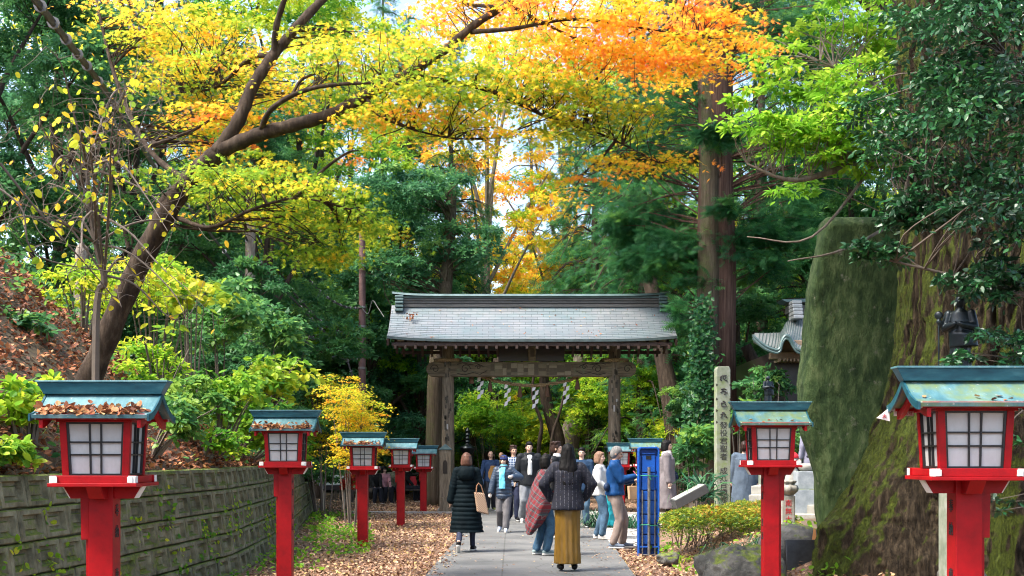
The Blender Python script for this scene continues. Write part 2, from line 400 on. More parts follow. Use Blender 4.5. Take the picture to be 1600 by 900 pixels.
# pale stone paving that widens on the right
def pave_mat():
    m, t, b = newmat('stone_paving'); v = coord(t)
    vo = t.nodes.new('ShaderNodeTexVoronoi'); vo.feature = 'DISTANCE_TO_EDGE'; vo.inputs['Scale'].default_value = 2.6; t.links.new(v, vo.inputs[0])
    r = ramp(t, [(.02, (.16, .15, .13)), (.06, (1, 1, 1))], vo.outputs[0])
    c = ramp(t, [(.3, (.3, .29, .27)), (.7, (.45, .43, .4))], noise(t, v, 3, 6, .7))
    c = mix(t, 1, c.outputs[0], r.outputs[0], 'MULTIPLY'); t.links.new(c, b.inputs['Base Color']); b.inputs['Roughness'].default_value = .75
    bump(t, b, r.outputs[0], .5, .01); return m
mb = MB(); out = [(1.72, 20.7), (2.35, 21.0), (2.75, 23.5), (4.2, 25.5), (4.4, 33), (2.15, 34), (1.88, 28), (1.8, 24)]
mb.prism(out, -.1, .052, 'z'); tag(mb.build('stone_paving', pave_mat()), kind='structure')
# stone kerb slab line between the lamps and the gate
mb = MB(); mb.prism([(-4.6, 33.6), (-.95, 33.2), (-.95, 33.65), (-4.6, 34.1)], -.05, .05, 'z'); tag(mb.build('kerb_strip', pm('kerb_stone', [(.25, .24, .22), (.36, .34, .31)], 5, .8)), kind='structure')

# ---------------------------------------------------------------- block retaining wall
def wall_pt(s_y): return float(np.interp(s_y, _wy, _wx))
M_wall = pm('mossy_concrete_block', [(.06, .058, .032), (.15, .14, .082), (.26, .245, .155)], 5, .9, .6, .012, 24, dirt=((.045, .045, .022), 2.2, .56), moss=.58, detail=8)
mb = MB(); rs = random.Random(3)
pts = [(wall_pt(y), y) for y in np.arange(-2, 38.05, .1)]
cum = [0]
for a, b_ in zip(pts, pts[1:]): cum.append(cum[-1] + math.hypot(b_[0] - a[0], b_[1] - a[1]))
def at_s(s_):
    s_ = max(0, min(cum[-1] - .001, s_)); i = int(np.searchsorted(cum, s_, 'right')) - 1; f = (s_ - cum[i]) / (cum[i + 1] - cum[i])
    a, b_ = pts[i], pts[i + 1]; tx, ty = b_[0] - a[0], b_[1] - a[1]; L = math.hypot(tx, ty)
    return Vector((a[0] + tx * f, a[1] + ty * f, 0)), Vector((ty / L, -tx / L, 0))   # normal towards the path (+x)
BW, BH = .5, .288
for row in range(5):
    s_ = -.25 if row % 2 else 0.0
    while s_ < cum[-1] - BW:
        p0, n0 = at_s(s_ + .008); p1, n1 = at_s(s_ + BW - .008)
        s_ += BW
        z0 = row * BH + .006; z1 = (row + 1) * BH - .01
        if z1 > wall_h(p0.y) + .1: continue
        pu = rs.uniform(-.012, .012); tz = rs.uniform(-.004, .004)
        def pt(u, vv, d):
            z = z0 + (z1 - z0) * vv + tz; q = p0.lerp(p1, u); nn = n0.lerp(n1, u)
            q = q + nn * (d + pu - .16 * z); return (q.x, q.y, z)
        def ring(iu, iv, d): return [pt(iu, iv, d), pt(1 - iu, iv, d), pt(1 - iu, 1 - iv, d), pt(iu, 1 - iv, d)]
        V4 = ring(0, 0, -.12) + ring(0, 0, -.012) + ring(.022, .035, 0) + ring(.13, .17, .002) + ring(.165, .225, -.04) + ring(.25, .33, -.048) + ring(.27, .36, -.03)
        Fc = [(k * 4 + j, k * 4 + (j + 1) % 4, k * 4 + 4 + (j + 1) % 4, k * 4 + 4 + j) for k in range(6) for j in range(4)] + [(24, 25, 26, 27)]
        mb.add(V4, Fc)
# solid core behind the blocks
core = [at_s(s_)for s_ in np.arange(0, cum[-1], .5)]
n = len(core); Vc = []
for p, nn in core:
    h = wall_h(p.y); 
    for z in (0, h): q = p + nn * (-.07 - .16 * z); Vc.append((q.x, q.y, z - .1 * (z == 0)))
    for z in (h, 0): q = p + nn * (-.45 - .16 * z); Vc.append((q.x, q.y, z - .1 * (z == 0)))
mb.add(Vc, [(i * 4 + j, i * 4 + 4 + j, i * 4 + 4 + (j + 1) % 4, i * 4 + (j + 1) % 4) for i in range(n - 1) for j in range(4)] + [(0, 1, 2, 3), ((n - 1) * 4 + 3, (n - 1) * 4 + 2, (n - 1) * 4 + 1, (n - 1) * 4)])
o = mb.build('retaining_wall', M_wall, bevel=0)
tag(o, 'mossy grey retaining wall of recessed concrete blocks along the left of the path', 'wall')

# ---------------------------------------------------------------- lanterns
def red_mat():
    m, t, b = newmat('vermilion_paint'); v = coord(t)
    n = noise(t, v, 7, 6, .7)
    c = ramp(t, [(.3, (.2, .0, .002)), (.55, (.31, .0, .003)), (.75, (.38, .0, .004))], n)
    w1 = ramp(t, [(.66, (0, 0, 0)), (.74, (1, 1, 1))], noise(t, coord(t, 'Object', (1, 1, .25)), 14, 8, .8))
    c = mix(t, w1.outputs[0], c.outputs[0], (.2, .012, .012))
    t.links.new(c, b.inputs['Base Color']); b.inputs['Roughness'].default_value = .5; b.inputs['Specular IOR Level'].default_value = .3
    bump(t, b, noise(t, coord(t, 'Object', (6, 6, 1)), 12, 5, .7), .12, .003); return m
M_red = red_mat()
M_white = pm('white_paint_worn', [(.62, .6, .55), (.78, .77, .74)], 14, .55, .1, .002, dirt=((.35, .3, .2), 25, .64))
M_blk = flat('black_lattice', (.012, .012, .013), .4)
def copper_mat(name, moss):
    m, t, b = newmat(name); v = coord(t)
    n = noise(t, coord(t, 'Object', (2.2, .7, .7)), 4.5, 8, .7)
    c = ramp(t, [(.28, (.03, .1, .125)), (.45, (.07, .175, .2)), (.6, (.13, .25, .27)), (.75, (.24, .34, .33))], n)
    mo = ramp(t, [(moss, (0, 0, 0)), (moss + .2, (1, 1, 1))], noise(t, coord(t, 'Object', (1, 1, 1)), 3.4, 7, .75))
    c = mix(t, mo.outputs[0], c.outputs[0], (.15, .2, .07))
    sp = ramp(t, [(.67, (0, 0, 0)), (.7, (1, 1, 1))], noise(t, v, 34, 3, .5)); c = mix(t, sp.outputs[0], c, (.3, .34, .3))
    t.links.new(c, b.inputs['Base Color']); b.inputs['Roughness'].default_value = .36; b.inputs['Metallic'].default_value = .12; bump(t, b, n, .15, .004); return m
M_cop = {0: copper_mat('aged_copper_blue', .62), 1: copper_mat('aged_copper_mossy', .4)}
M_ridge = pm('ridge_copper_dark', [(.006, .05, .075), (.014, .085, .115), (.04, .14, .17)], 4, .35, .1, .003, metal=.1, stretch=(1, 3, 3))
def pane_mat():
    m, t, b = newmat('frosted_pane'); v = coord(t, 'Object', (1, 1, .5)); n = noise(t, v, 5, 6, .7)
    c = ramp(t, [(.3, (.4, .4, .38)), (.6, (.52, .52, .51))], n); t.links.new(c.outputs[0], b.inputs['Base Color'])
    b.inputs['Roughness'].default_value = .3; b.inputs['Subsurface Weight'].default_value = .0; b.inputs['Coat Weight'].default_value = .2; return m
M_pane = pane_mat()

def make_lantern(mossy=0):
    r = empty('stone_path_lantern'); r.name = 'roadside_lantern'
    H = 2.02
    z = lambda d: H - d
    # post with side boards
    mb = MB(); mb.box(-.077, .077, -.077, .077, -.35, z(.66)); mb.build('post', M_red, r, bevel=.004)
    mb = MB()
    for sx in (-1,):
        mb.hexa([(sx * .079 - .055, -.042, z(1.0)), (sx * .079, -.042, z(1.0)), (sx * .079, .042, z(1.0)), (sx * .079 - .055, .042, z(1.0)),
                 (sx * .079 - .06, -.042, z(.7)), (sx * .079, -.042, z(.7)), (sx * .079, .042, z(.7)), (sx * .079 - .06, .042, z(.7))])
        mb.box(sx * .079 - .028, sx * .079, -.03, .03, -.3, z(1.0))
    mb.build('side_board', M_red, r, bevel=.003)
    # bracket under the tray: two crossed beams with white ends
    mb = MB(); mb.frust(z(.74), .2, .045, z(.662), .245, .045); mb.frust(z(.7405), .047, .15, z(.6625), .047, .215); mb.build_each('bracket', M_red, r, bevel=.003)
    mb = MB()
    for sx in (-1, 1): mb.hexa([(sx * .2, -.043, z(.738)), (sx * .208, -.043, z(.738)), (sx * .208, .043, z(.738)), (sx * .2, .043, z(.738)),
                                (sx * .245, -.043, z(.664)), (sx * .253, -.043, z(.664)), (sx * .253, .043, z(.664)), (sx * .245, .043, z(.664))])
    for sy in (-1, 1):
        mb.hexa([(-.045, sy * .15, z(.738)), (.045, sy * .15, z(.738)), (.045, sy * .158, z(.738)), (-.045, sy * .158, z(.738)),
                 (-.045, sy * .215, z(.664)), (.045, sy * .215, z(.664)), (.045, sy * .223, z(.664)), (-.045, sy * .223, z(.664))]) if False else None
    mb.build_each('end_cap', M_white, r)
    # tray
    mb = MB(); mb.box(-.275, .275, -.235, .235, z(.662), z(.64)); mb.build('tray', M_red, r, bevel=.003)
    mb = MB()
    for sy in (-1, 1): mb.box(-.262, .262, sy * .2 - .02, sy * .2 + .02, z(.64), z(.593))
    for sx in (-1, 1): mb.box(sx * .232 - .018, sx * .232 + .018, -.225, .225, z(.639), z(.597))
    mb.build_each('rail', M_red, r, bevel=.003)
    mb = MB()
    for sx in (-1, 1):
        for sy in (-1, 1):
            mb.box(sx * .243 - .021, sx * .243 + .021, sy * .2225 - .004, sy * .2225 + .002 * 0 + .0, z(.638), z(.594)) if sy < 0 else mb.box(sx * .243 - .021, sx * .243 + .021, .2205, .2265, z(.638), z(.594))
            mb.box(sx * .264 - .003, sx * .264 + .003, sy * .2 - .018, sy * .2 + .018, z(.637), z(.595))
            mb.box(sx * .232 - .016, sx * .232 + .016, sy * .2285 - .003, sy * .2285 + .003, z(.636), z(.6))
    mb.build_each('end_cap', M_white, r)
    # tapering box frame
    def bx(t): return .205 + .016 * t          # half width at height t (0 bottom, 1 top)
    def by(t): return .17 + .013 * t
    z0, z1 = z(.593), z(.262)
    mb = MB()
    for sx in (-1, 1):
        for sy in (-1, 1):
            c8 = []
            for zz, t in ((z0, 0), (z1, 1)):
                x1, y1 = sx * bx(t), sy * by(t); x0, y0 = x1 - sx * .042, y1 - sy * .038
                xa, xb = min(x0, x1), max(x0, x1); ya, yb = min(y0, y1), max(y0, y1)
                c8 += [(xa, ya, zz), (xb, ya, zz), (xb, yb, zz), (xa, yb, zz)]
            mb.hexa(c8)
    mb.build_each('corner_post', M_red, r, bevel=.002)
    mb = MB(); mb.box(-.235, .235, -.2, .2, z(.262), z(.205)); mb.build('lintel', M_red, r, bevel=.003)
    # panes and lattice on four sides
    def side(name_rot, hw0, hw1, d0, d1):
        c, s_ = math.cos(name_rot), math.sin(name_rot)
        def W(u, t, d):     # u -1..1 across, t 0..1 up, d outward offset
            hw = hw0 + (hw1 - hw0) * t; dd = d0 + (d1 - d0) * t + d; x, y = u * hw, -dd
            return (x * c - y * s_, x * s_ + y * c, z0 + (z1 - z0) * t)
        f = MB()
        def strip(u0, u1, t0, t1, d):
            f.hexa([W(u0, t0, d - .02), W(u1, t0, d - .02), W(u1, t0, d), W(u0, t0, d), W(u0, t1, d - .02), W(u1, t1, d - .02), W(u1, t1, d), W(u0, t1, d)])
        f.add([W(-1, .005, -.022), W(1, .005, -.022), W(1, .995, -.022), W(-1, .995, -.022)], [(0, 1, 2, 3)])
        p = f.build('pane', M_pane, r)
        f = MB()
        for u in (-.965, .965): strip(u - .035, u + .035, .0, 1, -.006)
        for t_ in (.018, .982): strip(-.93, .93, t_ - .018, t_ + .018, -.0065)
        for u in (-.2, .2): strip(u - .026, u + .026, .036, .964, -.007)
        for t_ in (.39, .625): strip(-.93, .93, t_ - .015, t_ + .015, -.009)
        f.build('lattice', M_blk, r)
    side(0, .163, .179, by(0), by(1)); side(math.pi, .163, .179, by(0), by(1))
    side(R(90), .132, .145, bx(0), bx(1)); side(R(-90), .132, .145, bx(0), bx(1))
    # curved roof (section in y-z, extruded along x)
    prof = [(0, 0)]; K = 10
    top = [(-.29 * (i / K), z(.075) - .135 * (1 - (1 - i / K) ** 1.7) * 1.0 + .0) for i in range(K + 1)]
    top = []
    for i in range(K + 1):
        u = i / K; top.append((.29 * u, z(.07) - .15 * (1 - (1 - u) ** 1.75)))
    full = [(-a, b) for a, b in top[::-1]] + top[1:]
    und = [(a * .985, b - .022) for a, b in full]
    mb = MB(); mb.prism(full + und[::-1], -.355, .355, 'x'); rf = mb.build('roof', M_cop[mossy], r, smooth='auto'); fix_normals(rf)
    for sx in (-1, 1):     # red gable boards under blue edge
        und2 = [(a * .93, b - .03) for a, b in full]
        a = sx * .3; mb = MB(); mb.prism([(p, q - .0) for p, q in und2] + [(p, q - .05) for p, q in und2[::-1]], a - .012, a + .012, 'x'); q_ = mb.build('gable_board', M_red, r, smooth='auto'); fix_normals(q_)
        e = [(p * 1.015, q + .006) for p, q in full]; ei = [(p, q - .045) for p, q in e]
        mb = MB(); mb.prism(e + ei[::-1], sx * .356, sx * .368, 'x'); q_ = mb.build('edge_strip', M_ridge, r, smooth='auto'); fix_normals(q_)
    mb = MB(); mb.prism([(-.17, z(.205)), (.17, z(.205)), (.02, z(.1)), (-.02, z(.1))], -.26, .26, 'x'); q_ = mb.build('gable_wall', M_red, r); fix_normals(q_)
    mb = MB()
    for sy in (-1, 1): mb.box(-.335, .335, sy * .245 - .016, sy * .245 + .016, z(.25), z(.213))
    mb.build_each('eave_beam', M_red, r, bevel=.003)
    mb = MB()
    for sy in (-1, 1):
        for sx in (-1, 1): mb.box(sx * .338 - .004, sx * .338 + .004, sy * .245 - .015, sy * .245 + .015, z(.249), z(.214))
    mb.build_each('end_cap', M_white, r)
    # ridge cap flaring upward
    mb = MB(); mb.hexa([(-.37, -.045, z(.082)), (.37, -.045, z(.082)), (.37, .045, z(.082)), (-.37, .045, z(.082)),
                        (-.41, -.055, z(0.008)), (.41, -.055, z(0.008)), (.41, .055, z(0.008)), (-.41, .055, z(0.008))])
    mb.build('ridge_cap', M_ridge, r, bevel=.003)
    mb = MB(); mb.box(-.415, .415, -.062, .062, z(.008), z(-.004)); mb.build('ridge_top', M_cop[0], r, bevel=.002)
    return r
M_ink = flat('black_ink', (.02, .016, .016), .6)
LAN = [('left', -2.58, 7.7, 0, 'large'), ('left', -2.62, 14.1, 0, ''), ('left', -2.6, 21.3, 0, ''), ('left', -2.51, 27.6, 0, ''), ('left', -2.46, 34.0, 0, ''),
       ('right', 2.66, 7.15, 1, ''), ('right', 2.62, 12.35, 1, ''), ('right', 3.1, 28.2, 1, ''), ('right', 2.98, 33.2, 0, '')]
TOPZ = [2.07, 2.125, 2.01, 1.99, 1.885, 2.12, 2.145, 2.0, 1.95]
LLAB = ['large red lantern with leaves on its roof nearest the camera on the left', 'red lantern with a leafy roof beside the wall, second from the left',
        'red lantern with leaf strewn blue roof in front of the yellow maple bush', 'red lantern with clean blue roof in front of the seated people',
        'smallest left red lantern with clean blue roof beside the mossy trunk', 'large red lantern with moss green roof in front of the giant tree root',
        'red lantern with pale mossy roof between the inscribed pillar and the stone slab', 'red lantern with pale roof partly hidden behind the blue folding table',
        'far red lantern with flat blue roof behind the man in the blue jacket']
protoA = make_lantern(0); protoB = make_lantern(1)
usedA = usedB = False
lantern_objs = []
for i, (side_, x, y, ms, _) in enumerate(LAN):
    pr = protoB if ms else protoA
    if ms:
        o = pr if not usedB else copy_tree(pr); usedB = True
    else:
        o = pr if not usedA else copy_tree(pr); usedA = True
    o.location = (x, y, TOPZ[i] - 2.02)
    if side_ == 'right': o.rotation_euler.z = math.pi      # side board faces away from the path
    tag(o, LLAB[i], 'lantern', 'red lanterns lining the path'); lantern_objs.append(o)
protoA.name = 'lantern'
for o in lantern_objs[1:]: o.name = 'lantern'
# brush lettering on the faces towards the path
for i in (0, 1, 5, 6):
    o = lantern_objs[i]; x = .0795
    vtext('奉納 東京', .085, .135, M_ink, o, (x, 0, 1.2), (R(90), 0, R(90)), squash=.8)
# dead leaves on roofs
def litter_cols(): return [(0, (.09, .03, .015)), (.3, (.22, .07, .03)), (.55, (.4, .15, .06)), (.8, (.5, .27, .12)), (1, (.62, .42, .2))]
M_dead = leafmat('dead_leaf', litter_cols(), .12, .6, .3)
RL = ['dead brown leaves heaped along the eave of the nearest left lantern', 'dead brown leaves heaped on the roof of the lantern beside the block wall', 'dead leaves on the lantern roof in front of the yellow maple bush']
for k, (i, cnt) in enumerate([(0, 330), (1, 420), (2, 320)]):
    o = lantern_objs[i]; rs_ = np.random.RandomState(i + 5); u = rs_.rand(cnt) ** .6; clump = .75 + .25 * np.sin(np.arange(cnt))
    yy = -(.13 + .155 * u); un = -yy / .29; zz = 1.95 - .15 * (1 - (1 - un) ** 1.75) + rs_.rand(cnt) * .022 + .008
    xx = (rs_.rand(cnt) * .64 - .33); keep = (fbm(np.stack([xx * 9, yy * 0, xx * 0 + i], -1), 2) > -.35) | (rs_.rand(cnt) < .25)
    C = np.stack([xx, yy, zz], -1)[keep] + np.array(o.location)
    l = leaves('fallen_leaves', C, .042, rs_.rand(len(C)), 'broad', M_dead, tilt=.7, seed=i)
    tag(l, RL[k], 'leaf litter', kind='stuff')
for i, cnt in ((5, 9), (6, 8), (3, 6), (7, 5)):
    o = lantern_objs[i]; rs_ = np.random.RandomState(i + 50); yy = -(.15 + .13 * rs_.rand(cnt)); un = -yy / .29
    C = np.stack([rs_.rand(cnt) * .6 - .3, yy, 1.95 - .15 * (1 - (1 - un) ** 1.75) + .008], -1) + np.array(o.location)
    tag(leaves('fallen_leaves', C, .035, rs_.rand(cnt), 'broad', M_dead, tilt=.4, seed=i), {5: 'few dead leaves lying on the moss green lantern roof at right', 6: 'few dead leaves on the pale roof of the lantern by the stone slab',
        3: 'few dead leaves on the clean blue lantern roof before the bench', 7: 'few dead leaves on the lantern roof behind the blue table'}[i], 'leaf litter', kind='stuff')
# white paper charms hanging at the far eave of the right lantern
M_paper = flat('white_paper', (.75, .72, .7), .7); M_redink = flat('red_ink', (.5, .02, .03), .6)
for k, (x, y, z_, ry) in enumerate([(2.27, 7.42, 1.89, 20), (2.4, 7.42, 1.877, -3)]):
    e = empty('paper_charm', (x, y, z_), 0, ['folded white paper charm hanging at the left corner of the green roofed lantern', 'flat white paper strip with red marks under the green lantern eave'][k], 'paper charm')
    mb = MB()
    if k == 0: mb.prism([(.03, .0), (.035, -.08), (-.045, -.06)], -.004, .004, 'y')
    else: mb.prism([(-.07, 0), (.05, .0), (.05, -.035), (-.07, -.035)], -.003, .003, 'y')
    q_ = mb.build('sheet', M_paper, e)
    vtext('火', .028, .03, M_redink, e, (0, -.007, -.05 if k == 0 else -.018), (R(90), 0, 0))
    if k: vtext('守', .028, .03, M_redink, e, (.03, -.007, -.018), (R(90), 0, 0)); vtext('札', .028, .03, M_redink, e, (-.04, -.007, -.018), (R(90), 0, 0))
    mb = MB(); mb.tube([(.02, 0, 0), (.04, 0, .03)], .0012, 4); mb.build('string', M_paper, e)

# ---------------------------------------------------------------- gate
GY = 34.5; GX = .545
M_wood = pm('weathered_grey_wood', [(.075, .055, .035), (.15, .115, .075), (.24, .19, .13)], 5, .85, .6, .01, 20, stretch=(5, 5, .6), dirt=((.2, .2, .14), 3, .6))
M_woodh = pm('weathered_beam_wood', [(.06, .045, .028), (.13, .1, .06), (.21, .165, .1)], 5, .85, .5, .01, 20, stretch=(.6, 5, 5), dirt=((.13, .14, .08), 3, .55))
M_eave = pm('brown_eave_wood', [(.025, .014, .01), (.07, .036, .024)], 6, .7, .2, .004, stretch=(1, 4, 4))
M_dark = flat('dark_stained_board', (.02, .014, .012), .4)
def shingle_mat():
    m, t, b = newmat('copper_shingle_roof')
    uv = t.nodes.new('ShaderNodeTexCoord').outputs['UV']
    br = t.nodes.new('ShaderNodeTexBrick'); br.inputs['Scale'].default_value = 1; br.inputs['Brick Width'].default_value = .34; br.inputs['Row Height'].default_value = 1; br.offset = .5
    br.inputs['Mortar Size'].default_value = .006; br.inputs['Color1'].default_value = (.24, .262, .275, 1); br.inputs['Color2'].default_value = (.19, .212, .23, 1); br.inputs['Mortar'].default_value = (.08, .11, .115, 1)
    t.links.new(uv, br.inputs[0])
    n = noise(t, coord(t, 'Object', (1, 1, 1)), 1.3, 8, .7); tint = ramp(t, [(.35, (.8, .95, .95)), (.55, (1, 1, 1)), (.68, (1.2, 1.12, 1.08))], n)
    c = mix(t, 1, br.outputs[0], tint.outputs[0], 'MULTIPLY')
    st = ramp(t, [(.6, (0, 0, 0)), (.7, (1, 1, 1))], noise(t, coord(t, 'Object', (2.5, .5, .5)), 3, 8, .8)); c = mix(t, st.outputs[0], c, (.12, .15, .12)); mo = ramp(t, [(.6, (0, 0, 0)), (.72, (1, 1, 1))], noise(t, coord(t, 'Object', (1, 1.6, 1.6)), 1.7, 9, .8)); c = mix(t, mo.outputs[0], c, (.1, .115, .06))
    t.links.new(c, b.inputs['Base Color']); b.inputs['Roughness'].default_value = .4; b.inputs['Metallic'].default_value = .3
    bump(t, b, br.outputs['Fac'], .3, -.006); return m
M_shing = shingle_mat()
gate = empty('gate', (GX, GY, 0), 0, 'roofed wooden gate with grey copper shingle roof standing across the path', 'gate')
for sx in (-1, 1):
    mb = MB(); n = 12
    prof = [(.19, -.2), (.19, .15), (.182, 1.5), (.172, 3.2), (.166, 4.85)]
    mb.lathe([(r_ * 1.0, z_) for r_, z_ in prof], n=24); o = mb.build('pillar', M_wood, gate, smooth='auto', loc=(sx * 2.36, 0, 0))
    mb = MB(); mb.lathe([(.3, -.1), (.3, .08), (.24, .14), (.24, .15)], n=20); mb.build('pillar_base', pm('grey_granite', [(.2, .2, .19), (.3, .3, .28)], 12, .8), gate, smooth='auto', loc=(sx * 2.36, 0, 0))
    # rows of pasted votive slips
    rs = random.Random(5 + sx); mb = MB(); mbd = MB()
    for k in range(26):
        z_ = rs.uniform(1.9, 4.4); a = rs.uniform(-.09, .09); w_ = .022; (mb if rs.random() < .18 else mbd).box(a - w_, a + w_, -.19, -.178, z_, z_ + rs.uniform(.08, .18))
    mbd.build_each('paper_slip', pm('old_paper_slip', [(.035, .028, .018), (.1, .085, .06)], 8, .9), gate, loc=(sx * 2.36, 0, 0)); mb.build_each('paper_slip', flat('pale_slip', (.35, .33, .3), .8), gate, loc=(sx * 2.36, 0, 0))
# tie beam with rounded carved ends
ol = []
L = 2.97; z0, z1 = 3.84, 4.25
for k in range(9):
    a = R(90 - k * 22.5); ol.append((L - .2 + .2 * math.cos(a), (z0 + z1) / 2 + .205 * math.sin(a)))
ol = [(-a, b) for a, b in ol[::-1]] + ol
mb = MB(); mb.prism(ol, -.15, .15, 'y'); q_ = mb.build('tie_beam', M_woodh, gate, bevel=.015); fix_normals(q_)
# carved scrolls on the beam and the patchwork of votive boards
M_carve = flat('carved_line_dark', (.025, .018, .012), .9)
for sx in (-1, 1):
    mb = MB()
    def scroll(cx, cz, r0, turns, sg):
        return [(cx + sg * r0 * (1 - k / 34) * math.cos(k * turns / 5.5), -.153, cz + r0 * (1 - k / 34) * math.sin(k * turns / 5.5)) for k in range(30)]
    mb.tube(scroll(sx * 2.72, 4.05, .13, 1.6, sx), .011, 5); mb.tube(scroll(sx * 1.86, 4.05, .14, 1.6, -sx), .011, 5); mb.tube(scroll(sx * 1.5, 4.1, .08, 1.5, sx), .009, 5)
    mb.tube([(sx * 2.1, -.153, 4.18), (sx * 1.95, -.153, 4.22), (sx * 1.7, -.153, 4.17), (sx * 1.55, -.153, 4.21), (sx * 1.35, -.153, 4.12)], .011, 5)
    mb.tube([(sx * 2.1, -.153, 3.93), (sx * 1.9, -.153, 3.88), (sx * 1.65, -.153, 3.95), (sx * 1.45, -.153, 3.9), (sx * 1.25, -.153, 4.0)], .01, 5)
    mb.build_each('carved_scroll', M_carve, gate)
rs = random.Random(4); mbs = [MB(), MB(), MB()]
x = -1.15
while x < 1.1:
    w_ = rs.choice([.08, .12, .18, .22]); z_ = 3.88
    while z_ < 4.18:
        h_ = rs.choice([.08, .12, .2]); h_ = min(h_, 4.22 - z_); rs.choice(mbs).box(x, x + w_ - .012, -.162, -.149, z_, z_ + h_ - .012); z_ += h_
    x += w_
for mbq, col in zip(mbs, [(.17, .14, .085), (.1, .08, .05), (.24, .2, .13)]): mbq.build_each('votive_board', flat('slip_%.2f' % col[0], col, .85), gate)
mb = MB(); mb.box(-1.5, -.03, -.06, -.01, 4.3, 4.68); mb.box(.1, 1.5 - .01, -.06, -.01, 4.3, 4.68)
mb = MB(); mb.box(-.93, .93, -.09, -.02, 4.27, 4.66); mb.build('name_board', M_dark, gate, bevel=.01)
mb = MB(); mb.frust(4.26, .1, .06, 4.76, .13, .06, cx=.02, cy_=-.16); mb.build('strut', M_woodh, gate, bevel=.015)
mb = MB(); mb.box(.0 - .03, .07, -.228, -.221, 4.38, 4.62); mb.build('strut_plate', flat('strut_slip', (.09, .07, .05), .8), gate)
# roof: stepped shingle courses on a curved slope, front and back
RH = 3.95; NC = 15
def roof_pt(u):      # u 0 at ridge, 1 at eave: (distance from centre line, height)
    return 1.38 * u + .04, 5.86 - 1.1 * (u ** .9 * .55 + (1 - (1 - u) ** 1.6) * .45)
for sg in (-1, 1):
    V = []; Fc = []; UV = []
    seg = 14
    for i in range(NC):
        for (u, lift) in ((i / NC, .0), ((i + 1) / NC, .014)):
            d_, z_ = roof_pt(u)
            for k in range(seg + 1):
                xx = -RH + 2 * RH * k / seg; e = abs(xx / RH); z2 = z_ + lift + .09 * e ** 5 * u
                V.append((xx, sg * d_, z2)); UV.append((xx, i + (.02 if lift == 0 else .98)))
    for i in range(NC * 2 - 1):
        for k in range(seg):
            a = i * (seg + 1) + k; Fc.append((a, a + 1, a + seg + 2, a + seg + 1) if sg < 0 else (a, a + seg + 1, a + seg + 2, a + 1))
    me = bpy.data.meshes.new('roof_slope'); me.from_pydata(V, [], Fc); ul = me.uv_layers.new(name='UVMap')
    for lp in me.loops: ul.data[lp.index].uv = UV[lp.vertex_index]
    me.update(); o = link('roof_slope', me, M_shing, gate)
    # eave edge board and underside
    mb = MB(); d_, z_ = roof_pt(1)
    Vt = []; 
    for k in range(seg + 1):
        xx = -RH + 2 * RH * k / seg; e = abs(xx / RH); zz = z_ + .012 + .09 * e ** 5
        Vt += [(xx, sg * (d_ + .005), zz), (xx, sg * (d_ + .005), zz - .07), (xx, sg * (d_ - .05), zz - .075), (xx, sg * .05, 5.72), ]
    mb.add(Vt, [(4 * k + j, 4 * k + 4 + j, 4 * k + 5 + j, 4 * k + 1 + j) for k in range(seg) for j in range(3)]); o = mb.build('eave_edge', pm('eave_copper_dark', [(.03, .045, .045), (.07, .1, .1)], 5, .5), gate); fix_normals(o)
    mb = MB(); mb.box(-RH + .12, RH - .12, sg * (d_ - .1) - .03, sg * (d_ - .1) + .03, z_ - .17, z_ - .07); mb.build('eave_board', M_eave, gate, bevel=.008)
d_, z_ = roof_pt(1)
raf = None
for sg in (-1, 1):
    for k in range(28):
        xx = -RH + .22 + k * (2 * RH - .44) / 27
        if raf is None:
            mb = MB(); mb.hexa([(-.035, -d_ + .03, z_ - .245), (.035, -d_ + .03, z_ - .245), (.035, -.1, 5.52), (-.035, -.1, 5.52), (-.035, -d_ + .03, z_ - .165), (.035, -d_ + .03, z_ - .165), (.035, -.1, 5.62), (-.035, -.1, 5.62)])
            raf = mb.build('rafter', M_eave, gate); fix_normals(raf); raf.location.x = xx
        else:
            c = raf.copy(); COL.objects.link(c); c.parent = gate; c.location.x = xx; c.rotation_euler.z = 0 if sg < 0 else math.pi
# purlins, gable pieces, ridge
for sx in (-1, 1):
    ol = [roof_pt(u) for u in np.linspace(0, 1, 9)]; ol = [(-a, b) for a, b in ol[::-1]] + ol
    mb = MB(); mb.prism([(a, b + .0) for a, b in ol] + [(a * .97, b - .16) for a, b in ol[::-1]], sx * (RH - .02) - .03, sx * (RH - .02) + .03, 'x'); q_ = mb.build('barge_board', M_eave, gate); fix_normals(q_)
    mb = MB(); mb.prism([(-1.2, 4.85), (1.2, 4.85), (0, 5.65)], sx * 2.6 - .03, sx * 2.6 + .03, 'x'); q_ = mb.build('gable_wall', M_woodh, gate); fix_normals(q_)
mb = MB(); mb.box(-RH + .1, RH - .1, -.12, .12, 4.85, 5.0); mb.box(-RH + .1, RH - .1, -.1, .1, 5.45, 5.7); mb.build_each('purlin', M_woodh, gate)
for sx in (-1, 1):
    mb = MB(); mb.box(sx * 2.36 - .1, sx * 2.36 + .1, -1.15, 1.15, 4.68, 4.86); mb.build('cross_beam', M_woodh, gate, bevel=.01)
for sy in (-1, 1):
    mb = MB(); mb.box(-RH + .1, RH - .1, sy * 1.05 - .07, sy * 1.05 + .07, 4.78, 4.9); mb.build_each('purlin', M_woodh, gate)
M_rid = pm('ridge_copper_patina', [(.05, .09, .09), (.12, .18, .18)], 4, .4, .1, .003, metal=.2)
M_ridb = pm('ridge_course_brown', [(.06, .06, .055), (.13, .12, .11)], 6, .5, .2, .004, metal=.2, stretch=(.4, 4, 4))
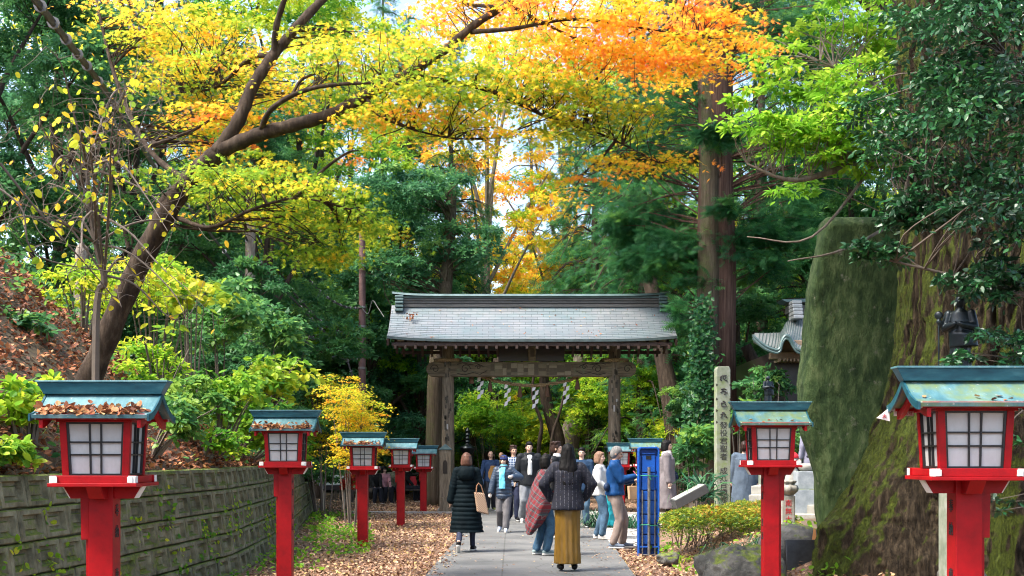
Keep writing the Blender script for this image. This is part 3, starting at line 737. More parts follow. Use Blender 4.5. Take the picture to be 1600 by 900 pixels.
mb = MB(); mb.box(-3.72, 3.72, -.15, .15, 5.8, 5.88); mb.box(-3.7, 3.7, -.14, .14, 5.915, 5.96); mb.box(-3.7, 3.7, -.14, .14, 5.985, 6.04); mb.build_each('ridge_course', M_ridb, gate, bevel=.008)
mb = MB(); mb.box(-3.7, 3.7, -.115, .115, 5.85, 6.1); mb.build('ridge_core', M_dark, gate)
mb = MB(); mb.box(-3.75, 3.75, -.17, .17, 6.06, 6.1); mb.build_each('ridge_course', M_rid, gate, bevel=.006)
V = []
mb = MB(); n = 24; pr = [(-.24, 6.1), (-.2, 6.15), (0, 6.19), (.2, 6.15), (.24, 6.1), (.2, 6.11), (-.2, 6.11)]
for k in range(n + 1):
    xx = -3.93 + 7.86 * k / n; up_ = .07 * abs(xx / 3.93) ** 8
    V += [(xx, a, b + up_ + .0) for a, b in pr]
m_ = len(pr)
mb.add(V, [(k * m_ + j, k * m_ + (j + 1) % m_, (k + 1) * m_ + (j + 1) % m_, (k + 1) * m_ + j) for k in range(n) for j in range(m_)] + [tuple(range(m_)), tuple(range(n * m_, n * m_ + m_))])
q_ = mb.build('ridge_cap', M_rid, gate); fix_normals(q_)
for sx in (-1, 1):
    mb = MB()
    for i, (zz, yy) in enumerate([(5.66, .36), (5.77, .34), (5.88, .3), (5.97, .27), (6.05, .25)]): mb.box(sx * 3.72 - .12, sx * 3.72 + .12, -yy, yy, zz, zz + .075)
    mb.build('ridge_end', M_rid, gate, bevel=.02)
rs_ = np.random.RandomState(9); C = np.array([GX - 3.35, GY - .62, 5.5]) + rs_.randn(16, 3) * np.array([.13, .04, .05])
tag(leaves('fallen_leaves', C, .11, rs_.rand(16), 'leaf', M_dead, tilt=.9, seed=9), 'small bunch of red brown leaves caught on the gate roof near its left end', 'leaf litter', kind='stuff')
k_ = 60; u_ = rs_.rand(k_); C = np.stack([GX + rs_.uniform(-3.8, 3.8, k_), GY - np.array([roof_pt(q)[0] for q in u_]), np.array([roof_pt(q)[1] for q in u_]) + .03], -1)
tag(leaves('fallen_leaves', C, .06, rs_.rand(k_), 'quad', M_dead, tilt=.3, up=(0, -.6, .8), seed=10), 'few scattered dead leaves lying on the shingles of the gate roof', 'leaf litter', kind='stuff')
# straw rope with paper streamers and tassels
M_straw = pm('straw_rope', [(.16, .1, .045), (.36, .26, .13)], 30, .9, .5, .006)
rope = empty('shrine_rope', (GX, GY - .2, 4.0), 0, 'twisted straw rope with white zigzag papers sagging under the gate beam', 'rope')
def rope_y(x): return .28 - .0 * x if abs(x) > 1.9 else -.45 + .24 * (abs(x) / 1.35) ** 2
mb = MB()
pts = [(-2.75, .2, .3), (-2.58, -.02, .3), (-2.36, -.04, .3), (-2.12, .0, .3), (-2.0, .3, .3), (-1.85, .43, .1), (-1.35, .42, -.16), (-.8, .4, -.31), (0, .4, -.4), (.8, .4, -.31), (1.3, .42, -.17), (1.85, .43, .1), (2.0, .3, .3), (2.12, .0, .3), (2.36, -.04, .3), (2.58, -.02, .3), (2.75, .2, .3)]
c_ = bez(pts, 10)
for ph in (0, 2.09, 4.19):
    mb.tube([(p.x, p.y + .03 * math.cos(i * .55 + ph), p.z + .03 * math.sin(i * .55 + ph)) for i, p in enumerate(c_)], .026, 6)
mb.build('cord', M_straw, rope, smooth=True)
def cz(x): return float(np.interp(x, [p.x for p in c_], [p.z for p in c_]))
for x in (-1.7, -1.17, -.3 + -.02, .26 + .2, 1.32, .05):
    if x == .05: continue
    mb = MB(); mb.lathe([(.014, .03), (.03, 0), (.04, -.05), (.03, -.07), (.05, -.14), (.075, -.34), (.07, -.35)][::-1], 12, (x, .4, cz(x))); mb.build('tassel', pm('brown_tassel', [(.07, .035, .02), (.17, .09, .05)], 40, .9, .5, .006, stretch=(4, 4, .4)), rope, smooth=True)
for x, tilt_ in ((-1.42, -.06), (-.68, .02), (.1, .05), (.98, .05)):
    mb = MB(); zz = cz(x); w_ = .06; xo = x
    for k in range(5):
        xo2 = xo + (.04 if k % 2 else -.04) + tilt_ * .4; a = zz - k * .125
        mb.hexa([(xo2 - w_, -.01 - .01 * k, a - .17), (xo2 + w_ * .6, -.01 - .01 * k, a - .13), (xo2 + w_ * .6, -.005 - .01 * k, a - .13), (xo2 - w_, -.005 - .01 * k, a - .17),
                 (xo2 - w_ * .6, -.01 - .01 * k, a - .04), (xo2 + w_, -.01 - .01 * k, a), (xo2 + w_, -.005 - .01 * k, a), (xo2 - w_ * .6, -.005 - .01 * k, a - .04)])
    q_ = mb.build('paper_streamer', M_paper, rope, loc=(0, .4, 0)); fix_normals(q_)
# cap post in front of the left pillar
e = empty('wooden_post', (-1.86, 34.0, 0), 0, 'short squared wooden post with a pyramid metal cap before the left gate pillar', 'post')
mb = MB(); mb.box(-.16, .16, -.16, .16, -.2, 1.76); mb.build('shaft', M_wood, e, bevel=.012)
mb = MB(); mb.lathe([(.29 * .86, 0), (.3 * .86, .02), (.02, .16), (.0, .165)], 4); o = mb.build('cap', M_rid, e, loc=(0, 0, 1.76), rot=(0, 0, R(45)))
mb = MB(); mb.prism([(-.06, 1.1), (.06, 1.1), (.06, 1.4), (.03, 1.47), (-.03, 1.47), (-.06, 1.4)], -.185, -.16, 'y'); mb.build('carved_panel', M_carve, e)
mb = MB(); mb.box(-.1, .08, -.2, -.16, .0, .45); mb.build('foot_block', M_wood, e, bevel=.01)
# ---------------------------------------------------------------- right side: monument slab, pillar, steps, boulders
def rock(name, c, r, seed, mat, label, cat='rock', n=40, amp=.3, flatb=.4, top=None, group=None):
    th = np.linspace(0, 2 * math.pi, n * 2, endpoint=False); ph = np.linspace(-math.pi / 2, math.pi / 2, n)
    TH, PH = np.meshgrid(th, ph); d = np.stack([np.cos(PH) * np.cos(TH), np.cos(PH) * np.sin(TH), np.sin(PH)], -1)
    d = np.sign(d) * np.abs(d) ** .8
    k = 1 + amp * fbm(d * 1.3 + seed * 7.1, 5) * .6 + .05 * np.abs(fbm(d * 6 + seed, 3))
    V = d * k[..., None] * np.array(r); V[0] = V[0].mean(0); V[-1] = V[-1].mean(0)
    m2 = n * 2; I = np.arange(n - 1)[:, None] * m2; J = np.arange(m2)[None, :]; J2 = (J + 1) % m2
    FF = np.stack([I + J, I + J2, I + m2 + J2, I + m2 + J], -1).reshape(-1)
    o = link(name, np_mesh(name, V.reshape(-1, 3), FF, np.full((n - 1) * m2, 4), smooth=True), mat, loc=c)
    return tag(o, label, cat, group)
M_rock = pm('boulder_grey', [(.03, .032, .028), (.085, .085, .075), (.19, .185, .165)], 4, .85, .9, .03, 12, moss=.66, detail=9)
M_rockd = pm('dark_stone', [(.03, .032, .03), (.08, .08, .075), (.15, .145, .13)], 5, .8, .8, .02, 16, moss=.7)
rock('boulder', (2.56, 13.6, .2), (.47, .42, .4), 2, M_rock, 'grey boulder left of the second right lantern post below the clipped hedge', 'boulder', 60, .35)
rock('boulder', (3.36, 14.6, .36), (.42, .4, .4), 5, M_rockd, 'dark squarish boulder behind the black plaque beside the lantern post', 'boulder', 48, .12)
rock('boulder', (4.25, 11.5, .42), (.2, .2, .17), 9, M_rock, 'small rounded stone with dead leaves at the foot of the giant tree', 'boulder', 36, .2)
rock('stone', (2.25, 17.6, .1), (.16, .14, .1), 12, M_rock, 'small stone lying below the hedge beside the blue table', 'stone', 24, .3)
mb = MB(); mb.box(-.3, .22, -.03, .03, 0, .42); o = mb.build('plaque', pm('black_granite', [(.012, .013, .014), (.03, .032, .034)], 20, .3, .1), loc=(3.45, 13.95, .22), rot=(R(-14), 0, 0), bevel=.01)
tag(o, 'black granite plaque leaning against the dark squarish boulder', 'plaque')
mb = MB(); mb.prism([(-.02, 0), (.03, 0), (.02, .12), (0, .13)], -.004, .004, 'y'); tag(mb.build('wooden_tag', flat('orange_wood', (.6, .28, .1), .7), loc=(3.45, 13.9, .64)), 'small orange wooden tag standing on the black plaque', 'tag')

# upright natural stone slab
rows = [(335, 1299, 1392), (340, 1294, 1402), (352, 1290, 1414), (400, 1279, 1428), (450, 1268, 1436), (520, 1263, 1442), (560, 1261, 1446), (600, 1257, 1450), (640, 1257, 1452), (680, 1262, 1452), (710, 1270, 1452), (740, 1279, 1450), (775, 1284, 1448), (830, 1288, 1446)]
MYd = 17.0; zs = np.array([EYE + (HZ - r_[0]) * MYd / F for r_ in rows])[::-1]; xl = np.array([(r_[1] - 800) * MYd / F for r_ in rows])[::-1]; xr = np.array([(r_[2] - 800) * MYd / F for r_ in rows])[::-1]
nz, na = 170, 150; Zq = np.linspace(zs[0], zs[-1], nz); XL = np.interp(Zq, zs, xl); XR = np.interp(Zq, zs, xr)
A = np.linspace(0, 2 * math.pi, na, endpoint=False); ca, sa = np.cos(A), np.sin(A); sqx = np.sign(ca) * np.abs(ca) ** .22; sqy = np.sign(sa) * np.abs(sa) ** .55
V = np.zeros((nz, na, 3)); end = np.clip((Zq[-1] - Zq) / .14, 0, 1) ** .5
for i in range(nz):
    V[i, :, 0] = (XL[i] + XR[i]) / 2 + sqx * (XR[i] - XL[i]) / 2; V[i, :, 1] = MYd + .3 + sqy * .33 * (.35 + .65 * end[i]); V[i, :, 2] = Zq[i]
nrm = np.stack([np.broadcast_to(sqx * .6, (nz, na)), np.broadcast_to(sqy, (nz, na)), np.zeros((nz, na))], -1)
edge = np.abs(sqx) ** 3
V += nrm * ((.014 + .05 * edge) * fbm(V * np.array([2.6, 2.6, 1.4]), 7))[..., None]
V = np.concatenate([V.reshape(-1, 3), [V[-1].mean(0)]]); I = np.arange(nz - 1)[:, None] * na; J = np.arange(na)[None, :]; J2 = (J + 1) % na
FF = np.stack([I + J, I + J2, I + na + J2, I + na + J], -1).reshape(-1); tp = (nz - 1) * na
FF = np.concatenate([FF, np.stack([tp + J[0], tp + J2[0], np.full(na, nz * na)], -1).ravel()])
M_slab = pm('mossy_slab', [(.01, .022, .008), (.03, .052, .018), (.075, .1, .042)], 4.5, .95, 1.0, .05, 9, stretch=(1.6, 1.6, .7), dirt=((.12, .12, .09), 6, .6), detail=10, spec=.15)
o = link('stone_monument', np_mesh('stone_monument', V, FF, [4] * ((nz - 1) * na) + [3] * na, smooth=True), M_slab)
tag(o, 'towering upright natural stone slab, dark mossy green, beside the giant tree', 'monument')
rock('stone', (5.25, 17.3, .5), (.7, .5, .34), 21, M_rockd, 'dark base stone under the towering slab behind the tree roots', 'stone', 36, .2)

# inscribed square stone pillar
M_pst = pm('lichened_pale_stone', [(.13, .16, .09), (.22, .24, .17), (.31, .32, .28)], 3, .8, .4, .006, 30, dirt=((.19, .24, .09), 2, .5))
e = empty('stone_pillar', (4.27, 24.7, .0), R(6), 'tall narrow pale stone pillar with a vertical black inscription beside the cedar', 'stone pillar')
mb = MB(); hw = .145; ol = [(-hw, 0), (hw, 0), (hw, 3.33), (hw * .8, 3.4), (-hw * .8, 3.4), (-hw, 3.33)]
mb.prism(ol, -.1, .1, 'y'); o = mb.build('shaft', M_pst, e, bevel=.012); fix_normals(o)
mb = MB()   # stupa notches
for z_ in (2.98, 2.66, 2.4, 2.14): 
    for sx in (-1, 1): mb.prism([(sx * hw * 1.01, z_ - .03), (sx * hw * 1.01, z_ + .03), (sx * hw * .78, z_)], -.102, -.06, 'y')
o = mb.build('notch', M_carve, e); fix_normals(o)
mb = MB()   # brush-written seed syllables
def stroke(pts, w_): mb.tube([(a, -.104, b) for a, b in pts], w_, 5)
SYL = [[([(-.075, .02), (-.03, .06), (.06, .065)], .012), ([(-.05, .045), (-.065, -.03), (-.04, -.055)], .014), ([(.005, .06), (-.01, .0), (.03, -.04), (.075, -.06)], .012), ([(.05, .03), (.03, -.01)], .012)],
       [([(-.06, .05), (.0, .065), (.055, .05)], .012), ([(-.01, .06), (-.02, .01), (-.065, -.03)], .012), ([(-.02, .01), (.03, .005), (.045, -.04), (.01, -.065)], .014), ([(.065, -.01), (.075, -.04)], .011)],
       [([(-.02, .065), (.03, .05)], .012), ([(-.055, .02), (.045, .03)], .012), ([(-.01, .03), (-.045, -.01), (-.035, -.055), (.03, -.06), (.06, -.03)], .013), ([(.03, .0), (.045, -.015)], .011)],
       [([(-.03, .06), (.02, .05)], .012), ([(-.065, .01), (.0, .035), (.04, .01), (.02, -.03)], .013), ([(-.02, .05), (-.03, -.02), (-.06, -.06)], .013), ([(.05, -.03), (.07, -.06)], .012)]]
for k, z_ in enumerate((3.13, 2.83, 2.55, 2.3)):
    for pts_, w_ in SYL[k]: stroke([(a_, z_ + b_) for a_, b_ in pts_], w_)
mb.build('inscription', M_ink, e)
vtext('發役君聖者', .17, .178, M_ink, e, (0, -.102, 2.06), (R(90), 0, 0)); vtext('成九百歳', .165, .16, M_ink, e, (0, -.102, 1.03), (R(90), 0, 0))
vtext('修五戒隆', .165, .16, M_ink, e, (0, -.102, .38), (R(90), 0, 0))
e.location.z = gz(4.27, 24.7) + .0; e.scale = (1, 1, (EYE + (HZ - 573) * 24.7 / F - e.location.z) / 3.4)

# pillar carrying the bronze figure, behind the near right lantern
M_gst = pm('greenish_stone', [(.1, .13, .09), (.2, .23, .17), (.3, .32, .27)], 5, .8, .4, .006, 30)
PYf = 10.2; px0 = (1500 - 800) * PYf / F
e = empty('stone_pillar', (px0, PYf, 0), 0, 'greenish inscribed stone pillar half hidden behind the near right lantern post', 'stone pillar')
mb = MB(); mb.box(-.135, .135, -.135, .135, -.1, 2.2); mb.build('shaft', M_gst, e, bevel=.01)
mb = MB(); mb.box(-.18, .18, -.18, .18, 2.2, 2.3); mb.build('capstone', M_gst, e, bevel=.02)
vtext('大山寺成就役君', .1, .14, M_ink, e, (-.09, -.137, 1.5), (R(90), 0, 0), squash=.8)

# carved lotus-topped post
M_gran = pm('pale_granite', [(.24, .23, .2), (.36, .35, .31)], 9, .8, .5, .008, 40, dirt=((.16, .17, .1), 4, .58))
e = empty('stone_post', (3.98, 17.6, .35), 0, 'round topped carved granite post with red lettering beside the stone steps', 'stone post')
mb = MB(); mb.box(-.1, .1, -.1, .1, -.3, .68); mb.build('shaft', M_gran, e, bevel=.02)
mb = MB(); V = []; n = 28
prof = [(.09, 0), (.12, .03), (.15, .06), (.155, .1), (.14, .14), (.1, .16), (.12, .18), (.13, .2), (.1, .22), (.0, .225)]
for r_, z_ in prof:
    for k in range(n): a = 2 * math.pi * k / n; rr = r_ * (1 + .1 * math.cos(a * 8) * (1 if z_ < .15 else -1)); V.append((rr * math.cos(a), rr * math.sin(a), z_ + .68))
mb.add(V, [(i * n + k, i * n + (k + 1) % n, (i + 1) * n + (k + 1) % n, (i + 1) * n + k) for i in range(len(prof) - 1) for k in range(n)]); mb.build('lotus_head', M_gran, e, smooth=True)
vtext('南無大日尊', .1, .115, M_redink, e, (0, -.102, .56), (R(90), 0, 0))
e = empty('stone_steps', (4.72, 21, .4), R(-18), 'pale stone steps with a side slab rising left of the great slab', 'steps')
for i in range(5):
    mb = MB(); mb.box(-.75, .55, i * .34, i * .34 + .4 + (i == 4) * .8, -.3, .02 + .155 * i); mb.build('step', M_gran, e, bevel=.012)
mb = MB(); mb.prism([(-.1, -.2), (1.9, -.2), (1.9, .95), (1.7, .95), (-.1, .12)], .55, .72, 'x'); o = mb.build('side_slab', M_gst, e, bevel=.012); fix_normals(o)
mb = MB(); mb.box(.56, .7, -.14, .02, -.3, .45); mb.build('newel', M_gst, e, bevel=.01)
e = empty('stone_pedestal', (5.28, 21.8, .9), 0, 'stepped grey granite pedestal with a flower pot at the head of the steps', 'pedestal')
mb = MB(); mb.box(-.27, .27, -.25, .25, -.4, .1); mb.box(-.2, .2, -.18, .18, .1, .42); mb.build('block', pm('blue_grey_granite', [(.2, .23, .25), (.33, .36, .38)], 7, .7, moss=.7), e, bevel=.012)
mb = MB(); mb.lathe([(.09, .42), (.14, .46), (.15, .52), (.12, .56), (.09, .56)], 16); mb.build('pot', M_gran, e, smooth=True)

# bronze figures, built from blobs
def remesh(V, Fc, voxel, name):
    me = bpy.data.meshes.new(name); me.from_pydata(V, [], Fc); me.update()
    o = bpy.data.objects.new(name, me); COL.objects.link(o)
    m = o.modifiers.new('r', 'REMESH'); m.mode = 'VOXEL'; m.voxel_size = voxel; m.use_smooth_shade = True
    s_ = o.modifiers.new('s', 'SMOOTH'); s_.factor = .5; s_.iterations = 2
    dg = bpy.context.evaluated_depsgraph_get(); out = bpy.data.meshes.new_from_object(o.evaluated_get(dg)); out.name = name
    bpy.data.objects.remove(o); bpy.data.meshes.remove(me); return out
class Blob:
    def __init__(s): s.m = MB()
    def cap(s, a, b, ra, rb, n=14):
        a = Vector(a); b = Vector(b); t = (b - a); L = t.length
        if L < 1e-6: return s.ell(a, (ra, ra, ra))
        t.normalize(); pts = []; rr = []
        for k in range(5): th = math.pi / 2 * (1 - k / 4); pts.append(a - t * ra * math.sin(th)); rr.append(max(ra * math.cos(th), ra * .04))
        for k in range(5): th = math.pi / 2 * k / 4; pts.append(b + t * rb * math.sin(th)); rr.append(max(rb * math.cos(th), rb * .04))
        s.m.tube(pts, rr, n); return s
    def ell(s, c, r, rot=None, n=14):
        V = []; rm = Euler(rot).to_matrix() if rot else Matrix.Identity(3)
        m_ = n // 2 + 2
        for i in range(1, m_): 
            ph = -math.pi / 2 + math.pi * i / m_
            for k in range(n): th = 2 * math.pi * k / n; V.append(Vector(c) + rm @ Vector((r[0] * math.cos(ph) * math.cos(th), r[1] * math.cos(ph) * math.sin(th), r[2] * math.sin(ph))))
        q = m_ - 1; lo = len(V); V += [Vector(c) + rm @ Vector((0, 0, -r[2])), Vector(c) + rm @ Vector((0, 0, r[2]))]
        Fc = [(i * n + k, i * n + (k + 1) % n, (i + 1) * n + (k + 1) % n, (i + 1) * n + k) for i in range(q - 1) for k in range(n)]
        Fc += [((k + 1) % n, k, lo) for k in range(n)] + [((q - 1) * n + k, (q - 1) * n + (k + 1) % n, lo + 1) for k in range(n)]
        s.m.add(V, Fc); return s
    def loft(s, secs, n=28, sq=1.0, mod=None):
        """secs: (z, rx, ry, cx, cy) ellipses stacked upward, closed"""
        V = []
        for (z, rx_, ry_, cx, cy_) in secs:
            for k in range(n):
                a = 2 * math.pi * k / n; c_, s_ = math.cos(a), math.sin(a)
                f = 1 if mod is None else mod(a, z)
                V.append((cx + rx_ * f * math.copysign(abs(c_) ** sq, c_), cy_ + ry_ * f * math.copysign(abs(s_) ** sq, s_), z))
        m_ = len(secs)
        Fc = [(i * n + k, i * n + (k + 1) % n, (i + 1) * n + (k + 1) % n, (i + 1) * n + k) for i in range(m_ - 1) for k in range(n)] + [tuple(range(n))[::-1], tuple(range((m_ - 1) * n, m_ * n))]
        s.m.add(V, Fc); return s
    def mesh(s, name, mat, parent, voxel=.012, warp=None, wr=0, wscale=18, wstretch=(1, 1, .5)):
        V = s.m.V
        if warp: V = [warp(Vector(v)) for v in V]
        me = remesh([tuple(v) for v in V], s.m.F, voxel, name)
        if wr:
            n = len(me.vertices); co = np.zeros(n * 3, np.float32); nn = np.zeros(n * 3, np.float32); me.vertices.foreach_get('co', co); me.vertices.foreach_get('normal', nn)
            co = co.reshape(-1, 3); nn = nn.reshape(-1, 3); co += nn * (wr * fbm(co * wscale * np.array(wstretch) + wr * 1000, 2))[:, None].astype(np.float32)
            me.vertices.foreach_set('co', co.ravel()); me.update()
        me.polygons.foreach_set('use_smooth', [True] * len(me.polygons))
        return link(name, me, mat, parent)
M_bronze = pm('dark_bronze', [(.004, .007, .01), (.01, .016, .02), (.022, .034, .038)], 9, .38, .3, .004, metal=.5)
def statue(loc, h, rz, label, kind=0):
    b = Blob(); k = h / .62
    b.loft([(0, .1, .09, 0, 0), (.03, .085, .075, 0, 0), (.2, .075, .06, 0, 0), (.3, .085, .07, 0, 0), (.4, .09, .065, 0, 0), (.47, .07, .05, 0, 0), (.5, .03, .03, 0, 0)], mod=lambda a, z: 1 + .07 * math.cos(a * 9) * (z < .33))
    b.ell((0, -.005, .555), (.04, .045, .052)); b.ell((0, -.045, .548), (.009, .013, .014)); b.cap((0, 0, .49), (0, 0, .53), .025, .022)
    for sx in (-1, 1):
        b.ell((sx * .041, 0, .55), (.008, .012, .02)); b.cap((sx * .085, 0, .46), (sx * .115, -.02, .35), .034, .03); b.cap((sx * .115, -.02, .35), (sx * .03, -.1, .37), .03, .022); b.ell((sx * .02, -.105, .375), (.02, .02, .02))
    b.loft([(.2, .11, .07, .03, -.01), (.3, .1, .075, .02, -.01), (.34, .08, .06, 0, 0)])
    if kind: b.cap((-.15, -.06, 0), (-.15, -.06, .46), .008, .008); b.ell((-.15, -.06, .45), (.035, .02, .035)); b.cap((-.115, -.02, .35), (-.15, -.06, .4), .025, .02)
    me_o = b.mesh('bronze_statue', M_bronze, None, .0065, warp=lambda v: v * k)
    me_o.location = loc; me_o.rotation_euler = (0, 0, rz); tag(me_o, label, 'statue'); return me_o
statue((px0, PYf, 2.3), .66, R(-30), 'bronze robed figure with staff standing before the giant trunk above the lantern roof', 1)
statue(tuple(P(1200, 632, 24.0)), .58, R(20), 'small bronze monk figure above the pale roofed lantern at right', 0)
e = empty('stone_pedestal', (P(1200, 632, 24).x, 24, 0), 0, 'stone pedestal under the small bronze monk figure, behind the right lantern', 'pedestal')
mb = MB(); zt = P(0, 632, 24).z; mb.box(-.16, .16, -.16, .16, .2, zt - .08); mb.box(-.22, .22, -.22, .22, zt - .08, zt - .001); mb.build_each('block', M_gst, e, bevel=.015)
e = empty('stone_statue', (4.95 + .22, 22.4, .55), R(10), 'small stone figure wearing a red knitted cap behind the pale roofed lantern', 'statue')
b = Blob(); b.loft([(0, .16, .14, 0, 0), (.3, .15, .12, 0, 0), (.62, .15, .11, 0, 0), (.78, .1, .08, 0, 0), (.84, .05, .05, 0, 0)]).ell((0, -.01, .96), (.1, .105, .13)).ell((0, -.11, .95), (.02, .025, .025)); b.mesh('body', M_gran, e, .012)
b = Blob(); b.loft([(1.0, .112, .118, 0, 0), (1.05, .108, .112, 0, 0), (1.1, .07, .075, 0, 0), (1.13, .01, .01, 0, 0)]).ell((0, 0, 1.14), (.028, .028, .028)); b.mesh('cap', flat('red_wool', (.62, .02, .03), .9), e, .01)

# hall with undulating copper roof behind the slab
M_hall = pm('hall_roof_copper', [(.26, .28, .27), (.36, .37, .36), (.46, .45, .44)], 3, .4, .2, .004, metal=.25, stretch=(.6, .6, .6))
e = empty('temple_hall', (0, 0, 0), 0, 'temple hall with undulating grey copper roof half hidden behind the slab', 'temple')
fr = [(1176, 522), (1184, 530), (1194, 538), (1205, 543), (1214, 545), (1219, 541), (1222, 530), (1227, 523), (1233, 525), (1239, 535), (1245, 543), (1254, 546), (1268, 545), (1300, 542), (1360, 545)]
bk = [(1178, 520), (1189, 520.5), (1200, 520.5), (1210, 520), (1218, 519.5), (1222, 514), (1226, 506), (1231, 501), (1238, 498.5), (1246, 497), (1254, 496), (1264, 496), (1276, 496), (1305, 496), (1360, 496)]
fa = bez([P(a, b_, 28.6) for a, b_ in fr], 4); ba = bez([P(a + 1, b_, 32.2) for a, b_ in bk], 4); n = len(fa); K = 9
V = []; 
for k in range(K + 1):
    t = k / K
    for i in range(n):
        p = fa[i].lerp(ba[i], t); sag = math.sin(math.pi * t) * .14; V.append((p.x, p.y, p.z - sag))
V2 = [(x, y, z - .1) for x, y, z in V]
Fc = [(k * n + i, k * n + i + 1, (k + 1) * n + i + 1, (k + 1) * n + i) for k in range(K) for i in range(n - 1)]; m_ = len(V)
Fc2 = [tuple(j + m_ for j in f[::-1]) for f in Fc]
edge = list(range(n)) + [k * n + n - 1 for k in range(1, K + 1)] + [K * n + i for i in range(n - 2, -1, -1)] + [k * n for k in range(K - 1, 0, -1)]
side_f = [(edge[i], edge[i] + m_, edge[(i + 1) % len(edge)] + m_, edge[(i + 1) % len(edge)]) for i in range(len(edge))]
mb = MB(); mb.add(V + V2, Fc + Fc2 + side_f); o = mb.build('roof', M_hall, e, smooth='auto'); fix_normals(o)
mb = MB()      # raised seams running down the slope
for i in range(3, n - 1, 2): mb.tube([(V[k * n + i][0], V[k * n + i][1], V[k * n + i][2] + .008) for k in range(K + 1)], .011, 5)
mb.tube([(q.x, q.y - .015, q.z - .03) for q in fa], .035, 6); mb.tube([(q.x, q.y - .02, q.z - .1) for q in fa], .03, 6)
mb.build('roof_seam', pm('seam_copper', [(.06, .12, .11), (.16, .22, .21)], 4, .45, metal=.2), e)
a = P(1232, 489, 32); mb = MB(); mb.box(a.x, a.x + 6, 31.9, 32.4, a.z, a.z + .2); mb.box(a.x - .03, a.x + 6, 31.85, 32.45, a.z + .24, a.z + .29); mb.build_each('ridge_course', M_ridb, e, bevel=.01)
mb = MB()
for k in range(5): mb.box(a.x - .02 - .0 * k, a.x + .24, 31.5 - .05 * (4 - k), 31.9, a.z - .22 + k * .1, a.z - .13 + k * .1)
mb.build('ridge_end', M_hall, e, bevel=.02)
mb = MB(); mb.prism([(a.x - .22, a.z + .33), (a.x - .1, a.z + .27), (a.x + 6, a.z + .27), (a.x + 6, a.z + .35), (a.x + .3, a.z + .35)], 31.8, 32.5, 'y'); o = mb.build('ridge_cap', M_rid, e); fix_normals(o)
b0 = P(1206, 560, 30); mb = MB(); mb.box(b0.x, b0.x + 5, 29.6, 35, -.2, b0.z + .15); mb.build('wall', M_dark, e)
mb = MB(); p_ = P(1203, 558, 29.2); mb.box(p_.x, p_.x + 4, 29.15, 29.35, p_.z - .05, p_.z + .12); mb.box(p_.x + .3, p_.x + 4, 29.3, 29.5, p_.z + .12, p_.z + .42); mb.build_each('bracket_beam', pm('pale_carved_wood', [(.2, .13, .08), (.33, .23, .15)], 6, .7, .3), e, bevel=.02)
mb = MB(); 
for k in range(16): mb.box(p_.x + .18 + k * .085, p_.x + .21 + k * .085, 28.95, 29.6, p_.z - .12, p_.z - .05)
mb.build('rafter', pm('pale_carved_wood', [(.2, .13, .08)], 6), e)
mb = MB(); mb.box(p_.x + 1.0, p_.x + 1.22, 29.1, 29.3, 0, p_.z + .2); mb.build('pillar', M_eave, e)

# blue folding table stood on end with a metal pipe tied to it
M_blue = pm('blue_plastic', [(.005, .07, .35), (.01, .1, .48)], 6, .35, .1, .002, dirt=((.06, .13, .3), 7, .6))
M_blue_shade = flat('blue_recess_shade', (.004, .055, .29), .5)  # darker copy of the blue plastic, recess shade put into the colour
M_steel = pm('galvanised_pipe', [(.16, .155, .15), (.3, .29, .27)], 12, .4, .2, .002, metal=.6)
e = empty('folding_table', (2.16, 19.3, .0), R(3), 'bright blue plastic folding table stood on end beside the path', 'folding table')
hw, H = .172, 1.74
ol = [(-hw, .0), (hw, .0), (hw, H - .05), (hw - .015, H - .015), (hw - .05, H), (-hw + .05, H), (-hw + .015, H - .015), (-hw, H - .05)]
mb = MB(); mb.prism(ol, 0, .05, 'y'); o = mb.build('back_panel', M_blue_shade, e); fix_normals(o)
mb = MB()
for sx in (-1, 1): mb.box(sx * (hw - .014) - .014, sx * (hw - .014) + .014, -.075, .052, 0, H - .05)
mb.prism([(-hw, H - .05), (-hw + .015, H - .015), (-hw + .05, H), (hw - .05, H), (hw - .015, H - .015), (hw, H - .05), (hw - .03, H - .06), (hw - .05, H - .03), (-hw + .05, H - .03), (-hw + .03, H - .06)], -.075, .052, 'y')
mb.box(-hw, hw, -.07, .05, .14, .17); o = mb.build('rim', M_blue, e, bevel=.008)
mb = MB(); rs = random.Random(2); z_ = .2
while z_ < H - .1:
    h_ = rs.choice([.16, .22, .28]); h_ = min(h_, H - .08 - z_)
    mb.box(-.105, .105, -.045, .0, z_, z_ + h_ - .018)
    for sx in (-1, 1): mb.box(sx * .13 - .018, sx * .13 + .018, -.03, .0, z_ + .01, z_ + h_ - .03)
    z_ += h_
mb.build('moulded_panel', M_blue, e, bevel=.006)
mb = MB(); mb.box(-.04, .04, -.05, -.046, H - .2, H - .14); mb.build('handle_slot', M_blk, e)
mb = MB(); mb.tube([(0, -.085, .0), (0, -.085, 1.42)], .024, 12); mb.build('pipe', M_steel, e, smooth='auto')
mb = MB()
for sx in (-1, 1): mb.tube([(sx * .1, -.06, .02), (sx * .1, -.06, 1.05)], .011, 8)
mb.tube([(-.1, -.06, .03), (.1, -.06, .03)], .011, 8); mb.build_each('table_leg', M_steel, e, smooth='auto')
mb = MB()
for z_ in (1.28, .5): mb.tube([(-hw - .01, -.03, z_), (-.02, -.115, z_ + .01), (.02, -.115, z_), (hw + .01, -.03, z_ - .005)], .006, 5)
mb.tube([(.0, -.115, 1.27), (.03, -.12, 1.22)], .006, 5); mb.build_each('tie_cord', flat('green_cord', (.02, .3, .15), .7), e)
